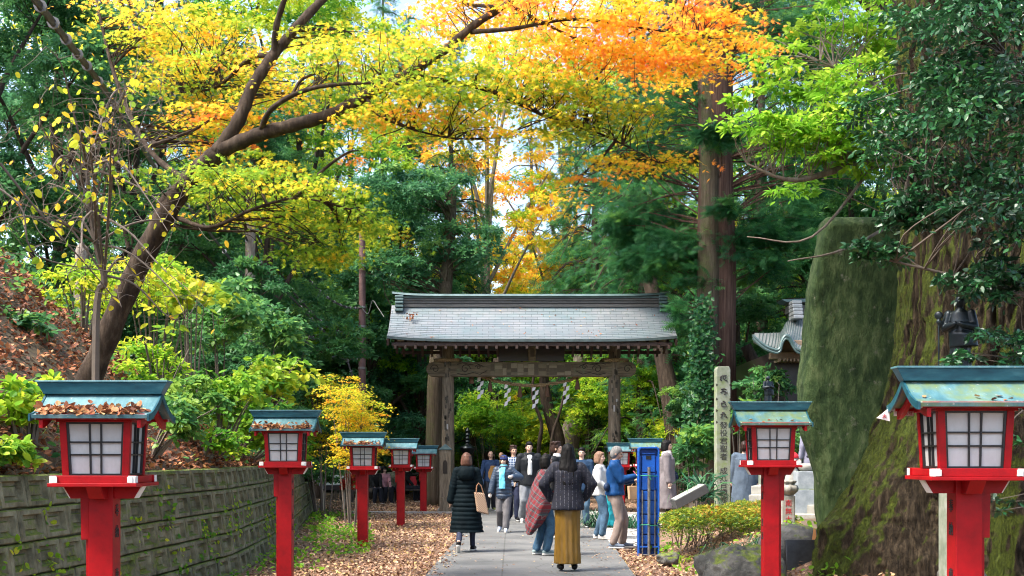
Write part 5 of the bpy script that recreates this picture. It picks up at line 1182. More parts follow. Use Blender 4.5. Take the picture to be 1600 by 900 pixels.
FOREST = [  # kind, variant, base px, depth, scale, turn, where
 ('fir', 0, 704, 52, .9, .3, 'rising behind the gate roof left of centre'),
 ('firt', 0, 640, 58, 1.0, 1.2, 'behind the brown utility pole'),
 ('teal', 0, 610, 50, .95, 2.0, 'directly left of the gate roof'),
 ('teal', 1, 575, 44, 1.05, .4, 'low crown behind the yellow maple bush'),
 ('teal', 1, 655, 45, .9, 1.4, 'left of the gate pillar under the roof line'),
 ('ever', 1, 630, 50, 1.1, 3.0, 'in shade beyond the seated people'),
 ('yg', 0, 500, 46, 1.0, 1.0, 'behind the hanging cables'),
 ('yg', 0, 445, 54, 1.1, 5.0, 'beyond the thin pale trunk at left'),
 ('ever', 0, 380, 40, 1.0, 2.2, 'above the hydrangea bank'),
 ('fir', 1, 300, 50, .95, .8, 'beyond the leaning maple trunk'),
 ('ever', 0, 215, 36, 1.05, 4.0, 'left of the leaning maple trunk'),
 ('ever', 0, 90, 34, 1.1, 3.1, 'at the far left behind the bare twigs'),
 ('ever', 0, -40, 30, 1.1, .2, 'at the left edge of the view'),
 ('teal', 0, 20, 48, 1.2, 1.9, 'behind the far left evergreens'),
 ('ever', 1, 420, 31, .9, 5.1, 'low above the end of the block wall'),
 ('yel', 0, 560, 70, 1.05, 1.0, 'glimpsed over the blue green crowns'),
 ('yel', 0, 760, 66, 1.0, 2.0, 'pale against the sky above the gate ridge'),
 ('yel', 0, 850, 72, 1.0, 4.0, 'pale against the sky right of centre'),
 ('yel', 1, 905, 62, 1.1, 5.5, 'low beyond the right half of the gate'),
 ('yg', 0, 800, 60, .7, .6, 'behind the middle of the gate'),
 ('yg', 1, 770, 50, .85, 3.6, 'seen through the gate opening, left half'),
 ('yg', 1, 850, 54, .9, 2.0, 'seen through the gate opening, middle'),
 ('yg', 1, 915, 49, .85, .9, 'seen through the gate opening, right half'),
 ('yel', 1, 820, 74, .9, .2, 'far back through the gate opening'),
 ('fir', 1, 930, 48, .88, 1.5, 'above the right end of the gate roof'),
 ('firt', 0, 900, 58, .78, 3.5, 'behind the ridge of the gate'),
 ('fir', 1, 1005, 44, .9, 4.5, 'left of the big cedar trunk'),
 ('fir', 0, 1060, 52, 1.0, 2.5, 'behind the big cedar trunk'),
 ('yg', 1, 985, 50, .95, 5.1, 'bright one right of the right gate pillar'),
 ('yg', 0, 1050, 56, .9, 1.1, 'behind the leaning dark trunk by the gate'),
 ('yel', 1, 1010, 66, 1.0, 3.3, 'far one right of the gate'),
 ('fir', 0, 1190, 40, .9, 3.7, 'right of the big cedar trunk'),
 ('fir', 1, 1270, 44, 1.0, .5, 'behind the temple hall roof'),
 ('yg', 0, 1180, 58, 1.0, 2.8, 'between the cedar and the temple roof'),
 ('ever', 0, 1330, 40, 1.0, 1.3, 'behind the top of the stone slab'),
 ('ever', 0, 1420, 39, 1.05, 4.1, 'behind the giant trunk'),
 ('fir', 0, 1520, 34, 1.0, 5.9, 'at the right edge behind the giant trunk'),
 ('ever', 1, 1150, 37, .8, 2.1, 'low beside the inscribed pillar'),
 ('ever', 1, 1215, 37, .6, .7, 'low under the temple eave'),
 ('yel', 1, 1120, 70, 1.1, 4.9, 'far one behind the cedar'),
 ('yg', 0, 1330, 50, 1.1, 3.9, 'beyond the temple hall'),
 ('yel', 0, 1230, 68, 1.1, .1, 'far one above the temple hall'),
 ('teal', 0, 520, 75, 1.2, .9, 'farthest one left of centre'),
 ('teal', 0, 330, 72, 1.2, 3.9, 'farthest one above the bank'),
 ('ever', 0, 1100, 84, 1.1, .9, 'farthest one behind the cedar'),
 ('yg', 1, 735, 50, .8, 1.2, 'light one just right of the left gate pillar'), ('yg', 0, 700, 58, .8, 2.2, 'low light one behind the left gate pillar'), ('yel', 1, 790, 58, .8, 5.2, 'glowing yellow one through the gate opening'), ('thin', 0, 760, 58, 1.1, .4, 'rising pale left of the bright sky gap'), ('thin', 0, 880, 62, 1.1, 2.4, 'rising pale right of the bright sky gap'), ('thin', 1, 545, 62, 1.1, 1.4, 'above the blue green crowns at left of centre'),
 ('thin', 1, 470, 48, 1.1, 4.4, 'between the leaning maple boughs'), ('fir', 0, 500, 55, 1.25, 4.1, 'tall and dark above the utility pole'), ('firt', 0, 600, 66, 1.2, 2.2, 'tall one in the gap over the pole'), ('firt', 0, 830, 84, 1.15, .2, 'small in the distance in the sky gap'),
 ('thin', 1, 1000, 60, 1.1, 3.4, 'above the orange canopy tip'), ('fir', 0, 1000, 50, 1.3, .9, 'tall behind the orange canopy'), ('thin', 1, 1180, 50, 1.1, 5.4, 'bright one between cedar and giant tree'), ('thin', 1, 1290, 46, 1.1, 2.4, 'bright one beside the giant tree top'), ('thin', 1, 330, 45, 1.1, .9, 'behind the yellow maple boughs'), ('fir', 0, 250, 44, 1.2, 1.9, 'tall one behind the yellow boughs'),
 ('thin', 0, 90, 52, 1.2, 3.9, 'pale one at the far left'), ('yg', 0, 690, 68, 1.1, 2.0, 'behind the left gate pillar far back'), ('yg', 0, 960, 70, 1.2, 4.0, 'behind the right gate pillar far back'), ('yg', 0, 860, 66, .9, 5.0, 'far back in the middle of the gate opening'), ('yg', 1, 890, 56, .9, 4.0, 'bright low one through the gate opening'),
]
used = set(); NAMES = {'fir': 'conifer_tree', 'firt': 'conifer_tree', 'ever': 'evergreen_tree', 'teal': 'evergreen_tree', 'yg': 'autumn_tree', 'yel': 'autumn_tree', 'thin': 'autumn_tree'}
for kd, vr, px, Y, s_, rz, where in FOREST:
    pr = protos[kd][vr]; o = pr if (kd, vr) not in used else copy_tree(pr); used.add((kd, vr))
    x = (px - 800) * Y / F; o.location = (x, Y, gz(x, Y)); o.scale = (s_, s_, s_); o.rotation_euler = (0, 0, rz)
    o.name = NAMES[kd]; tag(o, KLAB[kd] + ' ' + where, 'tree', 'trees of the wood behind the gate')
# thick far-off wood that closes the horizon
rs = np.random.RandomState(77); PP = []; VV = []
for i in range(420):
    a = rs.uniform(-.62, .62); d = rs.uniform(88, 125); x = d * math.sin(a); y = d * math.cos(a); h = rs.uniform(3, 15) * (1.25 if abs(a + .02) > .12 else .9)
    if abs(a - .03) < .085 and h > 4.5 and rs.rand() < .6: continue
    c = np.array([x, y, h]); k = 230; q = rs.randn(k, 3); q /= np.linalg.norm(q, axis=1, keepdims=True); q *= (rs.rand(k, 1) ** .4) * np.array([4.2, 3, 2.6]); PP.append(c + q); VV.append(np.clip(rs.rand() * .9 + .1 * rs.randn(k), 0, 1))
for i in range(300):   # undergrowth
    a = rs.uniform(-.6, .6); d = rs.uniform(52, 100); x = d * math.sin(a); y = d * math.cos(a); c = np.array([x, y, rs.uniform(.4, 2.2)]); k = 150
    q = rs.randn(k, 3); q /= np.linalg.norm(q, axis=1, keepdims=True); q *= (rs.rand(k, 1) ** .4) * np.array([3.5, 2, 1.5]); PP.append(c + q); VV.append(np.clip(rs.rand() * .9 + .1 * rs.randn(k), 0, 1))
M_far = leafmat('far_wood_leaf', grad((.025, .11, .05), (.06, .2, .06), (.2, .38, .05), (.5, .56, .04), (.85, .62, .06)), .58, .6, .2)
o = leaves('distant_wood', np.concatenate(PP), .62, np.concatenate(VV), 'cluster', M_far, tilt=.8, seed=77); tag(o, 'mixed green and yellow woodland closing the view beyond the gate', 'woodland', kind='stuff')

leafy('added_shade_tree', (9.5, 27, 0), 'added tall evergreen, its crown out of view, shading the path', 'tree', [((3.2, 27, 15.5), (3.2, 3.5, 1.4), 3800, .4, .3), ((6.5, 28, 16.5), (3, 3.5, 2), 3200, .4, .3), ((0, 30, 17), (2.6, 3, 1.2), 1800, .5, .3), ((1.5, 22.5, 13.5), (2.6, 2.6, 1), 1800, .5, .3)], M_lever, .22, 'cluster', 201,  # unseen crown added to mottle the sunlight falling on the path
      [([(9.5, 27, -.2), (9.3, 27, 6), (8.4, 27.3, 12), (6.5, 28, 16)], .42, .12), ([(8.6, 27.2, 11), (6, 27, 13.6), (3, 27, 15.2), (0, 29.5, 16.6)], .14, .03)], .4, M_bdark, .03, .6)
# individual trunks and named trees near the gate ---------------------------------------------
def trunk_tree(name, pts, ra, rb, mat, label, blobs=(), lm=None, size=.2, kind='cluster', seed=0, cat='tree', sides=14, group=None):
    o = tuple(pts[0]); e = empty(name, o, 0, label, cat, group); c = bez(local(pts, o), 6); mb = MB(); mb.tube(c, [r_ * (1 + .05 * math.sin(i)) for i, r_ in enumerate(lerp_r(ra, rb, len(c)))], sides); tk = mb.build('trunk', mat, e, smooth=True)
    if not blobs:
        bpy.data.objects.remove(e); tk.parent = None; tk.location = o; tk.name = name; return tag(tk, label, cat, group)
    if blobs:
        Pp, Vv, Cc, Dd = pads([((np.array(b[0]) - np.array(o)),) + tuple(b[1:]) for b in blobs], seed, .25, .34); leaves('crown', Pp, size, Vv, kind, lm, e, tilt=.6, seed=seed, dirs=Dd, droop=.15)
        mb = MB(); twigs(mb, c[len(c) // 4:], Cc, .03, seed, 4, .8); mb.build('branch', mat, e)
    return e
GP = lambda px, Y, dz=-.2: Vector(((px - 800) * Y / F, Y, gz((px - 800) * Y / F, Y) + dz))
trunk_tree('cedar_tree', [GP(1122, 33), P(1120, 500, 33), P(1118, 200, 33), P(1116, -150, 33), P(1115, -500, 33)], .56, .38, M_bced, 'massive straight cedar with reddish bark right of the gate',
           [B(1070, 390, 33.5, 1.5, 1.6, .8, 2600, .35), B(1000, 350, 34.5, 1.6, 1.4, .9, 2600, .4), B(1050, 230, 34, 1.6, 1.4, .9, 1300, .35), B(1190, 390, 33, 1.4, 1.4, .9, 1900, .3), B(1230, 330, 33, 1.6, 1.4, 1.2, 1700, .35), B(980, 250, 35, 1.3, 1.4, .7, 900, .3), B(1060, 150, 34, 1.4, 1.4, .9, 1000, .35),
            B(1200, 240, 34, 1.4, 1.4, 1.0, 900, .35), B(1052, 505, 32.2, .3, .3, .3, 120, .4), B(1085, 430, 32.8, .6, .6, .5, 500, .4), B(1010, 410, 34.5, 1.0, 1, .5, 900, .4), B(1290, 240, 33, 1.4, 1.4, 1.2, 1200, .3), B(1180, 60, 34, 2.2, 2, 1.4, 1800, .3), B(1300, 60, 34, 2.2, 2, 1.4, 1800, .35), B(1058, 475, 32.4, .3, .3, .3, 100, .45), B(1120, 210, 31.6, .8, .5, .4, 700, .35), B(1130, 320, 31.8, .5, .5, .3, 360, .4)],
           M_lced, .3, 'fir', 41, sides=26)
trunk_tree('cedar_tree', [GP(1110, 32.6), P(1106, 500, 32.6), P(1110, 300, 32.7), P(1108, 150, 32.8), P(1106, -200, 33.2)], .33, .2, M_bmoss, 'mossy paler stem pressed against the left of the massive cedar', sides=20)
# ivy climbing the cedar
rs = np.random.RandomState(3); k = 2200; zz = rs.rand(k) ** .8; py = 460 + 250 * zz; px = 1098 + rs.randn(k) * (7 + 11 * zz); Yv = 32.0 - rs.rand(k) * .35
C = np.stack([(px - 800) * Yv / F, Yv, EYE + (HZ - py) * Yv / F], -1); o = leaves('ivy', C, .13, np.clip(.2 + .25 * rs.randn(k), 0, 1), 'quad', M_lever, tilt=.6, up=(-.2, -1, .5), seed=9); tag(o, 'green ivy climbing the lower left of the massive cedar', 'ivy', kind='stuff')
trunk_tree('mossy_tree', [GP(674, 38.5), P(679, 640, 38.5), P(684, 540, 38.5), P(694, 470, 39.3), P(700, 400, 39.8), P(706, 300, 40.2)], .28, .18, M_bmoss, 'straight mossy trunk just left of the left gate pillar',
           [B(660, 300, 39, 2, 2, 1.2, 2000, .4), B(720, 380, 39.5, 1.6, 1.5, .9, 1300, .45), B(600, 420, 39, 1.5, 1.5, 1, 1500, .4)], M_lteal, .2, seed=43)
trunk_tree('leaning_tree', [GP(1062, 41), P(1050, 640, 41), P(1036, 560, 41), P(1020, 460, 41), P(1000, 380, 41)], .36, .22, M_bdark, 'dark trunk leaning left under the right end of the gate roof')
GT = 'trunks seen through the gate opening'
trunk_tree('slender_tree', [GP(722, 44), P(742, 660, 44), P(768, 610, 44), P(782, 560, 44), P(800, 480, 44)], .2, .1, M_bdark, 'grey trunk bowing right near the left gate pillar', [B(790, 600, 44, 1.2, 1, .35, 420, .3), B(740, 610, 44, 1, 1, .4, 300, .3)], M_lever, .17, seed=51, group=GT)
trunk_tree('slender_tree', [GP(756, 46), P(764, 690, 46), P(772, 640, 46), P(775, 560, 46)], .17, .1, M_bdark, 'dark straight slim trunk left of centre through the gate', group=GT)
trunk_tree('slender_tree', [GP(884, 45), P(872, 690, 45), P(857, 640, 45), P(850, 590, 45), P(852, 500, 45)], .3, .15, M_bmaple, 'thick brown trunk leaning left through the gate', [B(850, 540, 45, 1.6, 1, .5, 500, .4)], M_lyg, .17, seed=52, group=GT)
trunk_tree('slender_tree', [GP(886, 47), P(890, 690, 47), P(902, 640, 47), P(905, 590, 47), P(915, 500, 47)], .42, .26, M_bpale, 'thick grey barked trunk right of the leaning one through the gate', [B(930, 560, 46, 1.6, 1, .5, 500, .4)], M_lyg, .17, seed=53, group=GT)
trunk_tree('slender_tree', [GP(838, 43), P(842, 700, 43), P(846, 660, 43), P(832, 620, 43), P(836, 570, 43)], .09, .04, M_bdark, 'thin forked dark sapling in the middle of the gate opening', group=GT)
trunk_tree('slender_tree', [GP(858, 43.5), P(862, 690, 43.5), P(876, 640, 43.5), P(886, 590, 43.5)], .08, .03, M_bdark, 'thin dark sapling leaning right in the gate opening', group=GT)
trunk_tree('slender_tree', [GP(990, 46), P(1000, 640, 46), P(985, 590, 46), P(975, 540, 46)], .1, .05, M_bdark, 'thin dark sapling right of the right gate pillar', group=GT)
trunk_tree('pine_tree', [GP(392, 30), P(391, 560, 30), P(391, 400, 30), P(393, 250, 30), P(395, 60, 30)], .16, .09, M_bpale, 'thin straight pale trunk behind the leaning maple boughs', [B(400, 200, 30, 1.3, 1.2, .8, 700, .35), B(380, 120, 30, 1.4, 1.2, .8, 700, .35)], M_lced, .36, 'fir', 44)
trunk_tree('pine_tree', [GP(128, 27), P(130, 500, 27), P(128, 400, 27), P(135, 385, 27)], .25, .1, M_bpale, 'broken pale trunk behind the bare twigs at far left')
trunk_tree('dark_tree', [GP(1195, 38), P(1180, 640, 38), P(1150, 560, 38), P(1130, 460, 38)][::1], .3, .2, M_bdark, 'dark trunk leaning behind the temple eave')
trunk_tree('dark_tree', [GP(1245, 34), P(1220, 640, 34), P(1190, 590, 34), P(1165, 540, 34)], .26, .16, M_bdark, 'dark bough slanting below the temple eave')

# bare twiggy shrub at far left with few yellow leaves
BO = (P(150, 520, 12)[0], 12.0, gz(P(150, 520, 12)[0], 12) - .1)
e = empty('bare_tree', BO, 0, 'small bare grey tree with sparse yellow leaves before the leaning maple', 'tree')
sk = [([BO, P(150, 510, 12), P(163, 440, 11.9), P(152, 390, 11.8), P(140, 320, 11.7), P(135, 240, 11.6)], .045, .018)]
rs = random.Random(12); q0 = [P(163, 430, 11.9), P(150, 380, 11.8), P(143, 330, 11.7), P(136, 260, 11.6)]
for i in range(30):
    a = rs.choice(q0); tx = rs.uniform(-60, 300); ty = rs.uniform(60, 480) if tx < 240 else rs.uniform(330, 520); b_ = P(tx, ty, rs.uniform(9.5, 12.5)); m1 = a.lerp(b_, .4) + Vector((0, 0, rs.uniform(.05, .3))); sk.append(([a, m1, a.lerp(b_, .75) + Vector((rs.gauss(0, .06), 0, rs.gauss(.05, .06))), b_], .014, .003))
sk.append(([P(0, 255, 9.5), P(60, 330, 9.7), P(140, 420, 10), P(190, 480, 10.2)], .012, .004)); sk.append(([P(-60, 260, 9.5), P(30, 320, 9.5), P(60, 400, 9.6), P(210, 430, 10.4)], .011, .004))
mb = MB(); tips = []
for pts, ra, rb in sk:
    c = bez(local(pts, BO), 6, .0); mb.tube(c, lerp_r(ra, rb, len(c)), 6); tips += c[len(c) // 3:]
for i in range(420):
    a = rs.choice(tips); d = Vector((rs.gauss(0, 1), rs.gauss(0, .5), rs.gauss(.2, .7))).normalized() * rs.uniform(.1, .45); c = bez([a, a + d * .5 + Vector((0, 0, rs.gauss(0, .03))), a + d], 3); mb.tube(c, lerp_r(.0035, .0015, len(c)), 4, cap=False)
    tips.append(a + d)
mb.build('branch', M_twig, e)
rs = np.random.RandomState(8); idx = rs.choice(len(tips), 300, replace=False if len(tips) > 300 else True); C = np.array([tuple(tips[i]) for i in idx]) + rs.randn(300, 3) * .03
leaves('foliage', C, .07, np.clip(.3 + .25 * rs.randn(300), 0, 1), 'broad', M_lyel, e, tilt=1.2, seed=8, droop=.8)

# ---------------------------------------------------------------- utility pole and cables
UP = P(566, 545, 38); e = empty('utility_pole', (UP.x, 38, 0), 0, 'slim reddish brown utility pole left of the gate roof', 'pole')
mb = MB(); mb.tube([(0, 0, -.2), (0, 0, 9.3)], [.13, .1], 14); mb.build('shaft', pm('rusty_pole', [(.1, .05, .045), (.17, .09, .08)], 5, .6, .2), e, smooth='auto')
mb = MB()
for z_ in (3.4, 4.3, 5.6, 6.2): mb.tube([(0, 0, z_), (0, 0, z_ + .07)], .135, 14)
mb.build('band', M_steel, e, smooth='auto')
mb = MB(); mb.box(-.1, .1, -.3, -.1, 8.9, 9.05); mb.build('bracket', flat('pale_bracket', (.6, .65, .65), .5), e)
M_cab = pm('cable_black', [(.03, .03, .03), (.09, .085, .08)], 30, .6, .3); M_cabw = flat('cable_grey', (.2, .2, .2), .5)
def cable(pts, r_, label, strands=2, mat=None, wrap=True):
    o = tuple(pts[0]); c = bez(local(pts, o), 10); e = empty('cable', o, 0, label, 'cable', 'cables hung from the utility pole'); mb = MB()
    for s_ in range(strands):
        ph = 6.283 * s_ / strands; mb.tube([(p.x, p.y + r_ * 1.1 * math.cos(i * .9 + ph) * (strands > 1), p.z + r_ * 1.1 * math.sin(i * .9 + ph) * (strands > 1)) for i, p in enumerate(c)], r_, 5)
    mb.build('strand', mat or M_cab, e)
    if wrap:
        mb = MB()
        for i in range(2, len(c) - 1, 3): t = (c[i + 1] - c[i]).normalized(); mb.tube([c[i] - t * .015, c[i] + t * .015], r_ * 2.6, 8)
        mb.build_each('clip', M_cabw, e)
cable([P(552, 592 - 2, 37.8), P(530, 590 - 48, 37.5), P(470, 520, 36), P(400, 452, 32), P(300, 330, 26), P(262, 290, 22), P(170, 150, 15), P(110, 70, 12), P(40, -20, 10)], .022, 'thickest black cable bundle crossing the top left corner', 4)
cable([P(556, 545, 37.8), P(520, 530, 37), P(470, 480, 35), P(400, 400, 31), P(330, 250, 25), P(270, 150, 20), P(215, 60, 17), P(180, -20, 15)], .02, 'twisted cable left of the pair through the maple')
cable([P(560, 520, 37.8), P(520, 515, 37), P(470, 470, 35), P(420, 400, 32), P(340, 250, 26), P(280, 140, 21), P(230, 60, 18), P(190, -20, 16)], .02, 'twisted cable right of the pair through the maple')
cable([P(560, 482, 37.8), P(535, 478, 37.5), P(500, 455, 36), P(450, 400, 33), P(380, 330, 30)], .018, 'uppermost cable reaching the brown pole')
cable([P(566, 482, 37.8), P(575, 490, 37.8), P(582, 470, 37.6), P(590, 480, 37.4), P(600, 495, 37)], .01, 'short pale looping wire right of the brown pole', 1, M_cabw, False)
cable([P(395, 455, 29.8), P(450, 510, 31), P(510, 556, 33), P(560, 560, 37.5)], .03, 'sagging spiral wrapped cable below the others', 2)

# ---------------------------------------------------------------- undergrowth, shrubs and ground plants
def shrub(name, px, py, Y, hx, hy, dp, n, mat, size, kind, v0, label, cat='shrub', seed=1, stems=5, tilt=.6, dv=.25, group=None, bm=None, padr=.38, flat_=.4):
    c = P(px, py, Y); x0 = c.x; z0 = gz(x0, Y); rx, rz_ = hx * Y / F, hy * Y / F; e = empty(name, (x0, Y, z0), 0, label, cat, group); rs = random.Random(seed); bl = []
    cz_ = c.z - z0; k = 7
    for i in range(k): bl.append(((rs.uniform(-.55, .55) * rx, rs.uniform(-.5, .5) * dp, cz_ + rs.uniform(-.5, .5) * rz_), (rx * .55, dp * .6, rz_ * .55), n // k, v0, dv))
    Pp, Vv, Cc, Dd = pads(bl, seed, flat_, padr); ok = Pp[:, 2] + z0 > ground(Pp[:, 0] + x0, Pp[:, 1] + Y) - .02; ok = ok if ok.sum() > 20 else Pp[:, 2] > -9; Pp, Vv, Dd = Pp[ok], Vv[ok], Dd[ok]
    leaves('foliage', Pp, size, Vv, kind, mat, e, tilt=tilt, seed=seed, dirs=Dd, droop=.1)
    mb = MB(); sk = []
    wx_ = float(np.interp(Y, _wy, _wx)) - .55; bo = Vector((0, 0, -.1))
    if px < 480 and x0 > wx_: bo = Vector((wx_ - x0, 0, gz(wx_, Y) - z0 - .1))
    for i in range(stems):
        tp = Vector((rs.uniform(-.6, .6) * rx, rs.uniform(-.5, .5) * dp, cz_ + rs.uniform(-.2, .5) * rz_)); st_ = bo + Vector((tp.x * .25 * (bo.x == 0), tp.y * .25, 0)); cc = bez([st_, st_.lerp(tp, .5) + Vector((0, 0, .1)), tp], 4); mb.tube(cc, lerp_r(.022, .006, len(cc)), 5); sk += cc
    twigs(mb, sk, Cc, .008, seed, 4, .7); mb.build('stem', bm or M_twig, e); return e
shrub('hydrangea', 430, 590, 20, 70, 60, 1.0, 800, M_lhyd, .12, 'broad', .62, 'yellow green large leaved hydrangea between the first and second left lanterns', seed=61, stems=9)
shrub('hydrangea', 370, 610, 18, 70, 60, 1.0, 800, M_lhyd, .11, 'broad', .4, 'hydrangea with faded flower heads right of the nearest left lantern', seed=62, stems=9)
shrub('hydrangea', 300, 470, 19, 60, 50, 1.0, 300, M_lhyd, .14, 'broad', .7, 'tall sparse yellow leaved shrub above the nearest left lantern', seed=63, stems=7)
shrub('evergreen_shrub', 350, 500, 22, 80, 62, 1.4, 2600, M_lever, .13, 'leaf', .6, 'glossy mid green shrub behind the leaning trunk', seed=64)
shrub('evergreen_shrub', 440, 520, 25, 70, 60, 1.4, 2300, M_lever, .14, 'leaf', .5, 'glossy dark shrub below the pale straight trunk', seed=65)
shrub('thicket', 240, 440, 20, 100, 46, 1.5, 2600, M_lyg, .09, 'leaf', .72, 'fine yellow green thicket crossing behind the leaning trunk', seed=66, stems=14)
shrub('thicket', 250, 560, 17, 60, 46, .9, 1200, M_lyg, .09, 'leaf', .5, 'twiggy green thicket right of the base of the leaning trunk', seed=67, stems=16)
shrub('thicket', 130, 440, 18, 70, 50, 1.2, 1500, M_lyg, .09, 'leaf', .6, 'yellow green thicket left of the leaning trunk', seed=68, stems=12)
shrub('bank_shrub', 45, 620, 11.5, 45, 60, .7, 650, M_lyg, .085, 'broad', .6, 'yellowing leafy shrub at the left edge above the wall', seed=69, stems=9)
shrub('bank_shrub', 30, 500, 15, 60, 24, .8, 400, M_lever, .09, 'broad', .5, 'small green shrub on the leaf covered slope at far left', seed=70)
shrub('bank_shrub', 300, 650, 14.5, 50, 50, .6, 1150, M_lever, .075, 'broad', .75, 'green leafy bush right beside the nearest left lantern box', seed=71, stems=9)
shrub('bank_shrub', 350, 690, 16.5, 36, 30, .5, 650, M_lyg, .07, 'broad', .3, 'green bush above the wall left of the second lantern', seed=72)
shrub('bank_shrub', 120, 640, 13.5, 60, 50, .6, 900, M_lyg, .08, 'broad', .2, 'low green shrub behind the roof of the nearest left lantern', seed=170, stems=9)
shrub('bank_shrub', 260, 640, 16.5, 60, 60, .9, 1600, M_lever, .08, 'broad', .8, 'dense green bush between the nearest lantern and the wall top', seed=171, stems=9)
shrub('bank_shrub', 400, 660, 19.5, 60, 44, .8, 1500, M_lyg, .085, 'broad', .35, 'yellow green undergrowth behind the second left lantern', seed=172, stems=9)
shrub('bank_shrub', 60, 560, 17.5, 80, 34, 1, 900, M_lever, .1, 'broad', .5, 'dark green patch on the brown slope at far left', seed=173, stems=9)
shrub('bank_shrub', 20, 700, 10.5, 40, 26, .5, 420, M_lhyd, .08, 'broad', .4, 'yellow green plants above the wall at the left edge', seed=174, stems=9)
shrub('autumn_shrub', 765, 640, 43, 60, 60, 1.6, 3600, M_lyg, .13, 'cluster', .3, 'bright young maple leaves left of centre in the gate opening', 'tree', seed=180, stems=6)
shrub('autumn_shrub', 835, 650, 48, 60, 70, 1.6, 3600, M_lyel, .13, 'cluster', .05, 'yellow green leaves in the middle of the gate opening', 'tree', seed=181, stems=6)
shrub('autumn_shrub', 920, 640, 45, 50, 70, 1.6, 3600, M_lyg, .13, 'cluster', .5, 'yellow leaves at the right in the gate opening', 'tree', seed=182, stems=6)
shrub('autumn_shrub', 1005, 620, 44, 50, 70, 1.4, 3400, M_lyg, .13, 'cluster', .4, 'bright leaves between right gate pillar and leaning trunk', 'tree', seed=183, stems=6)
shrub('bank_shrub', 470, 690, 21, 36, 40, .6, 650, M_lyg, .1, 'broad', .35, 'trailing green bush over the wall behind the second lantern', seed=73, stems=8)
shrub('yellow_maple', 550, 655, 27, 64, 85, 1.2, 8500, M_lyel, .075, 'maple', .4, 'small bushy maple with fine yellow and orange leaves behind the third left lantern', 'tree', seed=74, stems=9, tilt=.4, flat_=.2)
shrub('yellow_maple', 505, 645, 31, 52, 80, 1.0, 5000, M_lyel, .08, 'maple', .25, 'greener small maple behind the yellow maple bush', 'tree', seed=75, tilt=.4, flat_=.2)
shrub('evergreen_shrub', 500, 735, 33, 45, 26, .8, 1300, M_lever, .1, 'leaf', .5, 'low green shrub beside the slanted board left of the bench', seed=185)
shrub('red_shrub', 545, 752, 32, 15, 14, .35, 300, M_lred, .09, 'broad', .3, 'small dark red shrub left of the third left lantern post', seed=76)
for i, (px, py, Y, hx, hy, v) in enumerate([(610, 600, 46, 60, 60, .4), (650, 690, 47, 40, 40, .5), (730, 700, 48, 40, 40, .5), (590, 690, 47, 40, 60, .4), (800, 690, 56, 60, 40, .6), (960, 690, 52, 50, 50, .7), (1040, 700, 42, 45, 60, .55), (530, 560, 44, 60, 50, .4)]):
    shrub('evergreen_shrub', px, py, Y, hx, hy, 1.4, 2400, [M_lteal, M_lever, M_lyg, M_lever, M_lyg, M_lyg, M_lyg, M_lteal][i], .19, 'cluster', v, ['blue green shrub left of the mossy trunk', 'green shrub behind the bench fence', 'dark shrub behind the left gate pillar', 'shrub in shade behind the seated people',
          'low green undergrowth straight through the gate', 'yellow green shrub right of the gate', 'light green shrub left of the cedar ivy', 'blue green shrub under the hanging cables'][i], seed=80 + i, stems=6)
shrub('rhododendron', 1090, 690, 27, 42, 44, .9, 900, M_lever, .19, 'leaf', .7, 'long leaved rhododendron left of the inscribed pillar', seed=90, stems=10)
shrub('rhododendron', 1160, 650, 28, 36, 34, .8, 520, M_lever, .18, 'leaf', .7, 'long leaved rhododendron right of the inscribed pillar', seed=91, stems=8)
shrub('evergreen_shrub', 1200, 600, 29, 60, 30, 1.0, 1300, M_lteal, .15, 'leaf', .6, 'spreading green shrub behind the small bronze monk', seed=92)
shrub('evergreen_shrub', 1245, 690, 25, 40, 34, .8, 900, M_lever, .12, 'leaf', .5, 'green shrub behind the red capped stone figure', seed=93)
shrub('evergreen_shrub', 1060, 620, 38, 42, 60, .9, 1500, M_lever, .16, 'cluster', .5, 'tall green shrub between the gate and the cedar', seed=94)
shrub('iris_clump', 1095, 770, 22.5, 26, 22, .5, 90, M_lblade, .5, 'blade', .6, 'upright strap leaved clump below the inscribed pillar', 'plant', seed=95, stems=0)
# clipped azalea hedge
e = empty('azalea_hedge', (3.3, 18.6, gz(3.3, 18.6)), 0, 'clipped azalea hedge with yellow green and reddish tops beside the blue table', 'hedge'); rs = np.random.RandomState(5); k = 9000
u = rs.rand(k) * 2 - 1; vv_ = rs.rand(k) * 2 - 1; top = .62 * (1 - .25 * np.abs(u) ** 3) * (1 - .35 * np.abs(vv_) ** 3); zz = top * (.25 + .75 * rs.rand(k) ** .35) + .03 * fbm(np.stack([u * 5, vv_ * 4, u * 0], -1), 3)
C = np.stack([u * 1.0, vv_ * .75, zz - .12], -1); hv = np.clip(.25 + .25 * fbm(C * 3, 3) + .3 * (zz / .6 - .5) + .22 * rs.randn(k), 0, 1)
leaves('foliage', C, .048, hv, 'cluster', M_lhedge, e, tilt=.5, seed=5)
mb = MB(); rr_ = random.Random(4)
for i in range(70): a = Vector((rr_.uniform(-.8, .8), rr_.uniform(-.6, .6), -.15)); b_ = a + Vector((rr_.gauss(0, .12), rr_.gauss(0, .12), rr_.uniform(.35, .55))); mb.tube([a, a.lerp(b_, .5) + Vector((rr_.gauss(0, .03), 0, 0)), b_], [.009, .007, .003], 4)
mb.build('stem', M_twig, e)
e2 = copy_tree(e); e2.location = (3.95, 20.2, gz(3.95, 20.2) - .05); e2.rotation_euler.z = 2.6; e2.scale = (.5, .7, .8); tag(e2, 'clipped azalea hedge right of the inscribed pillar foot', 'hedge')
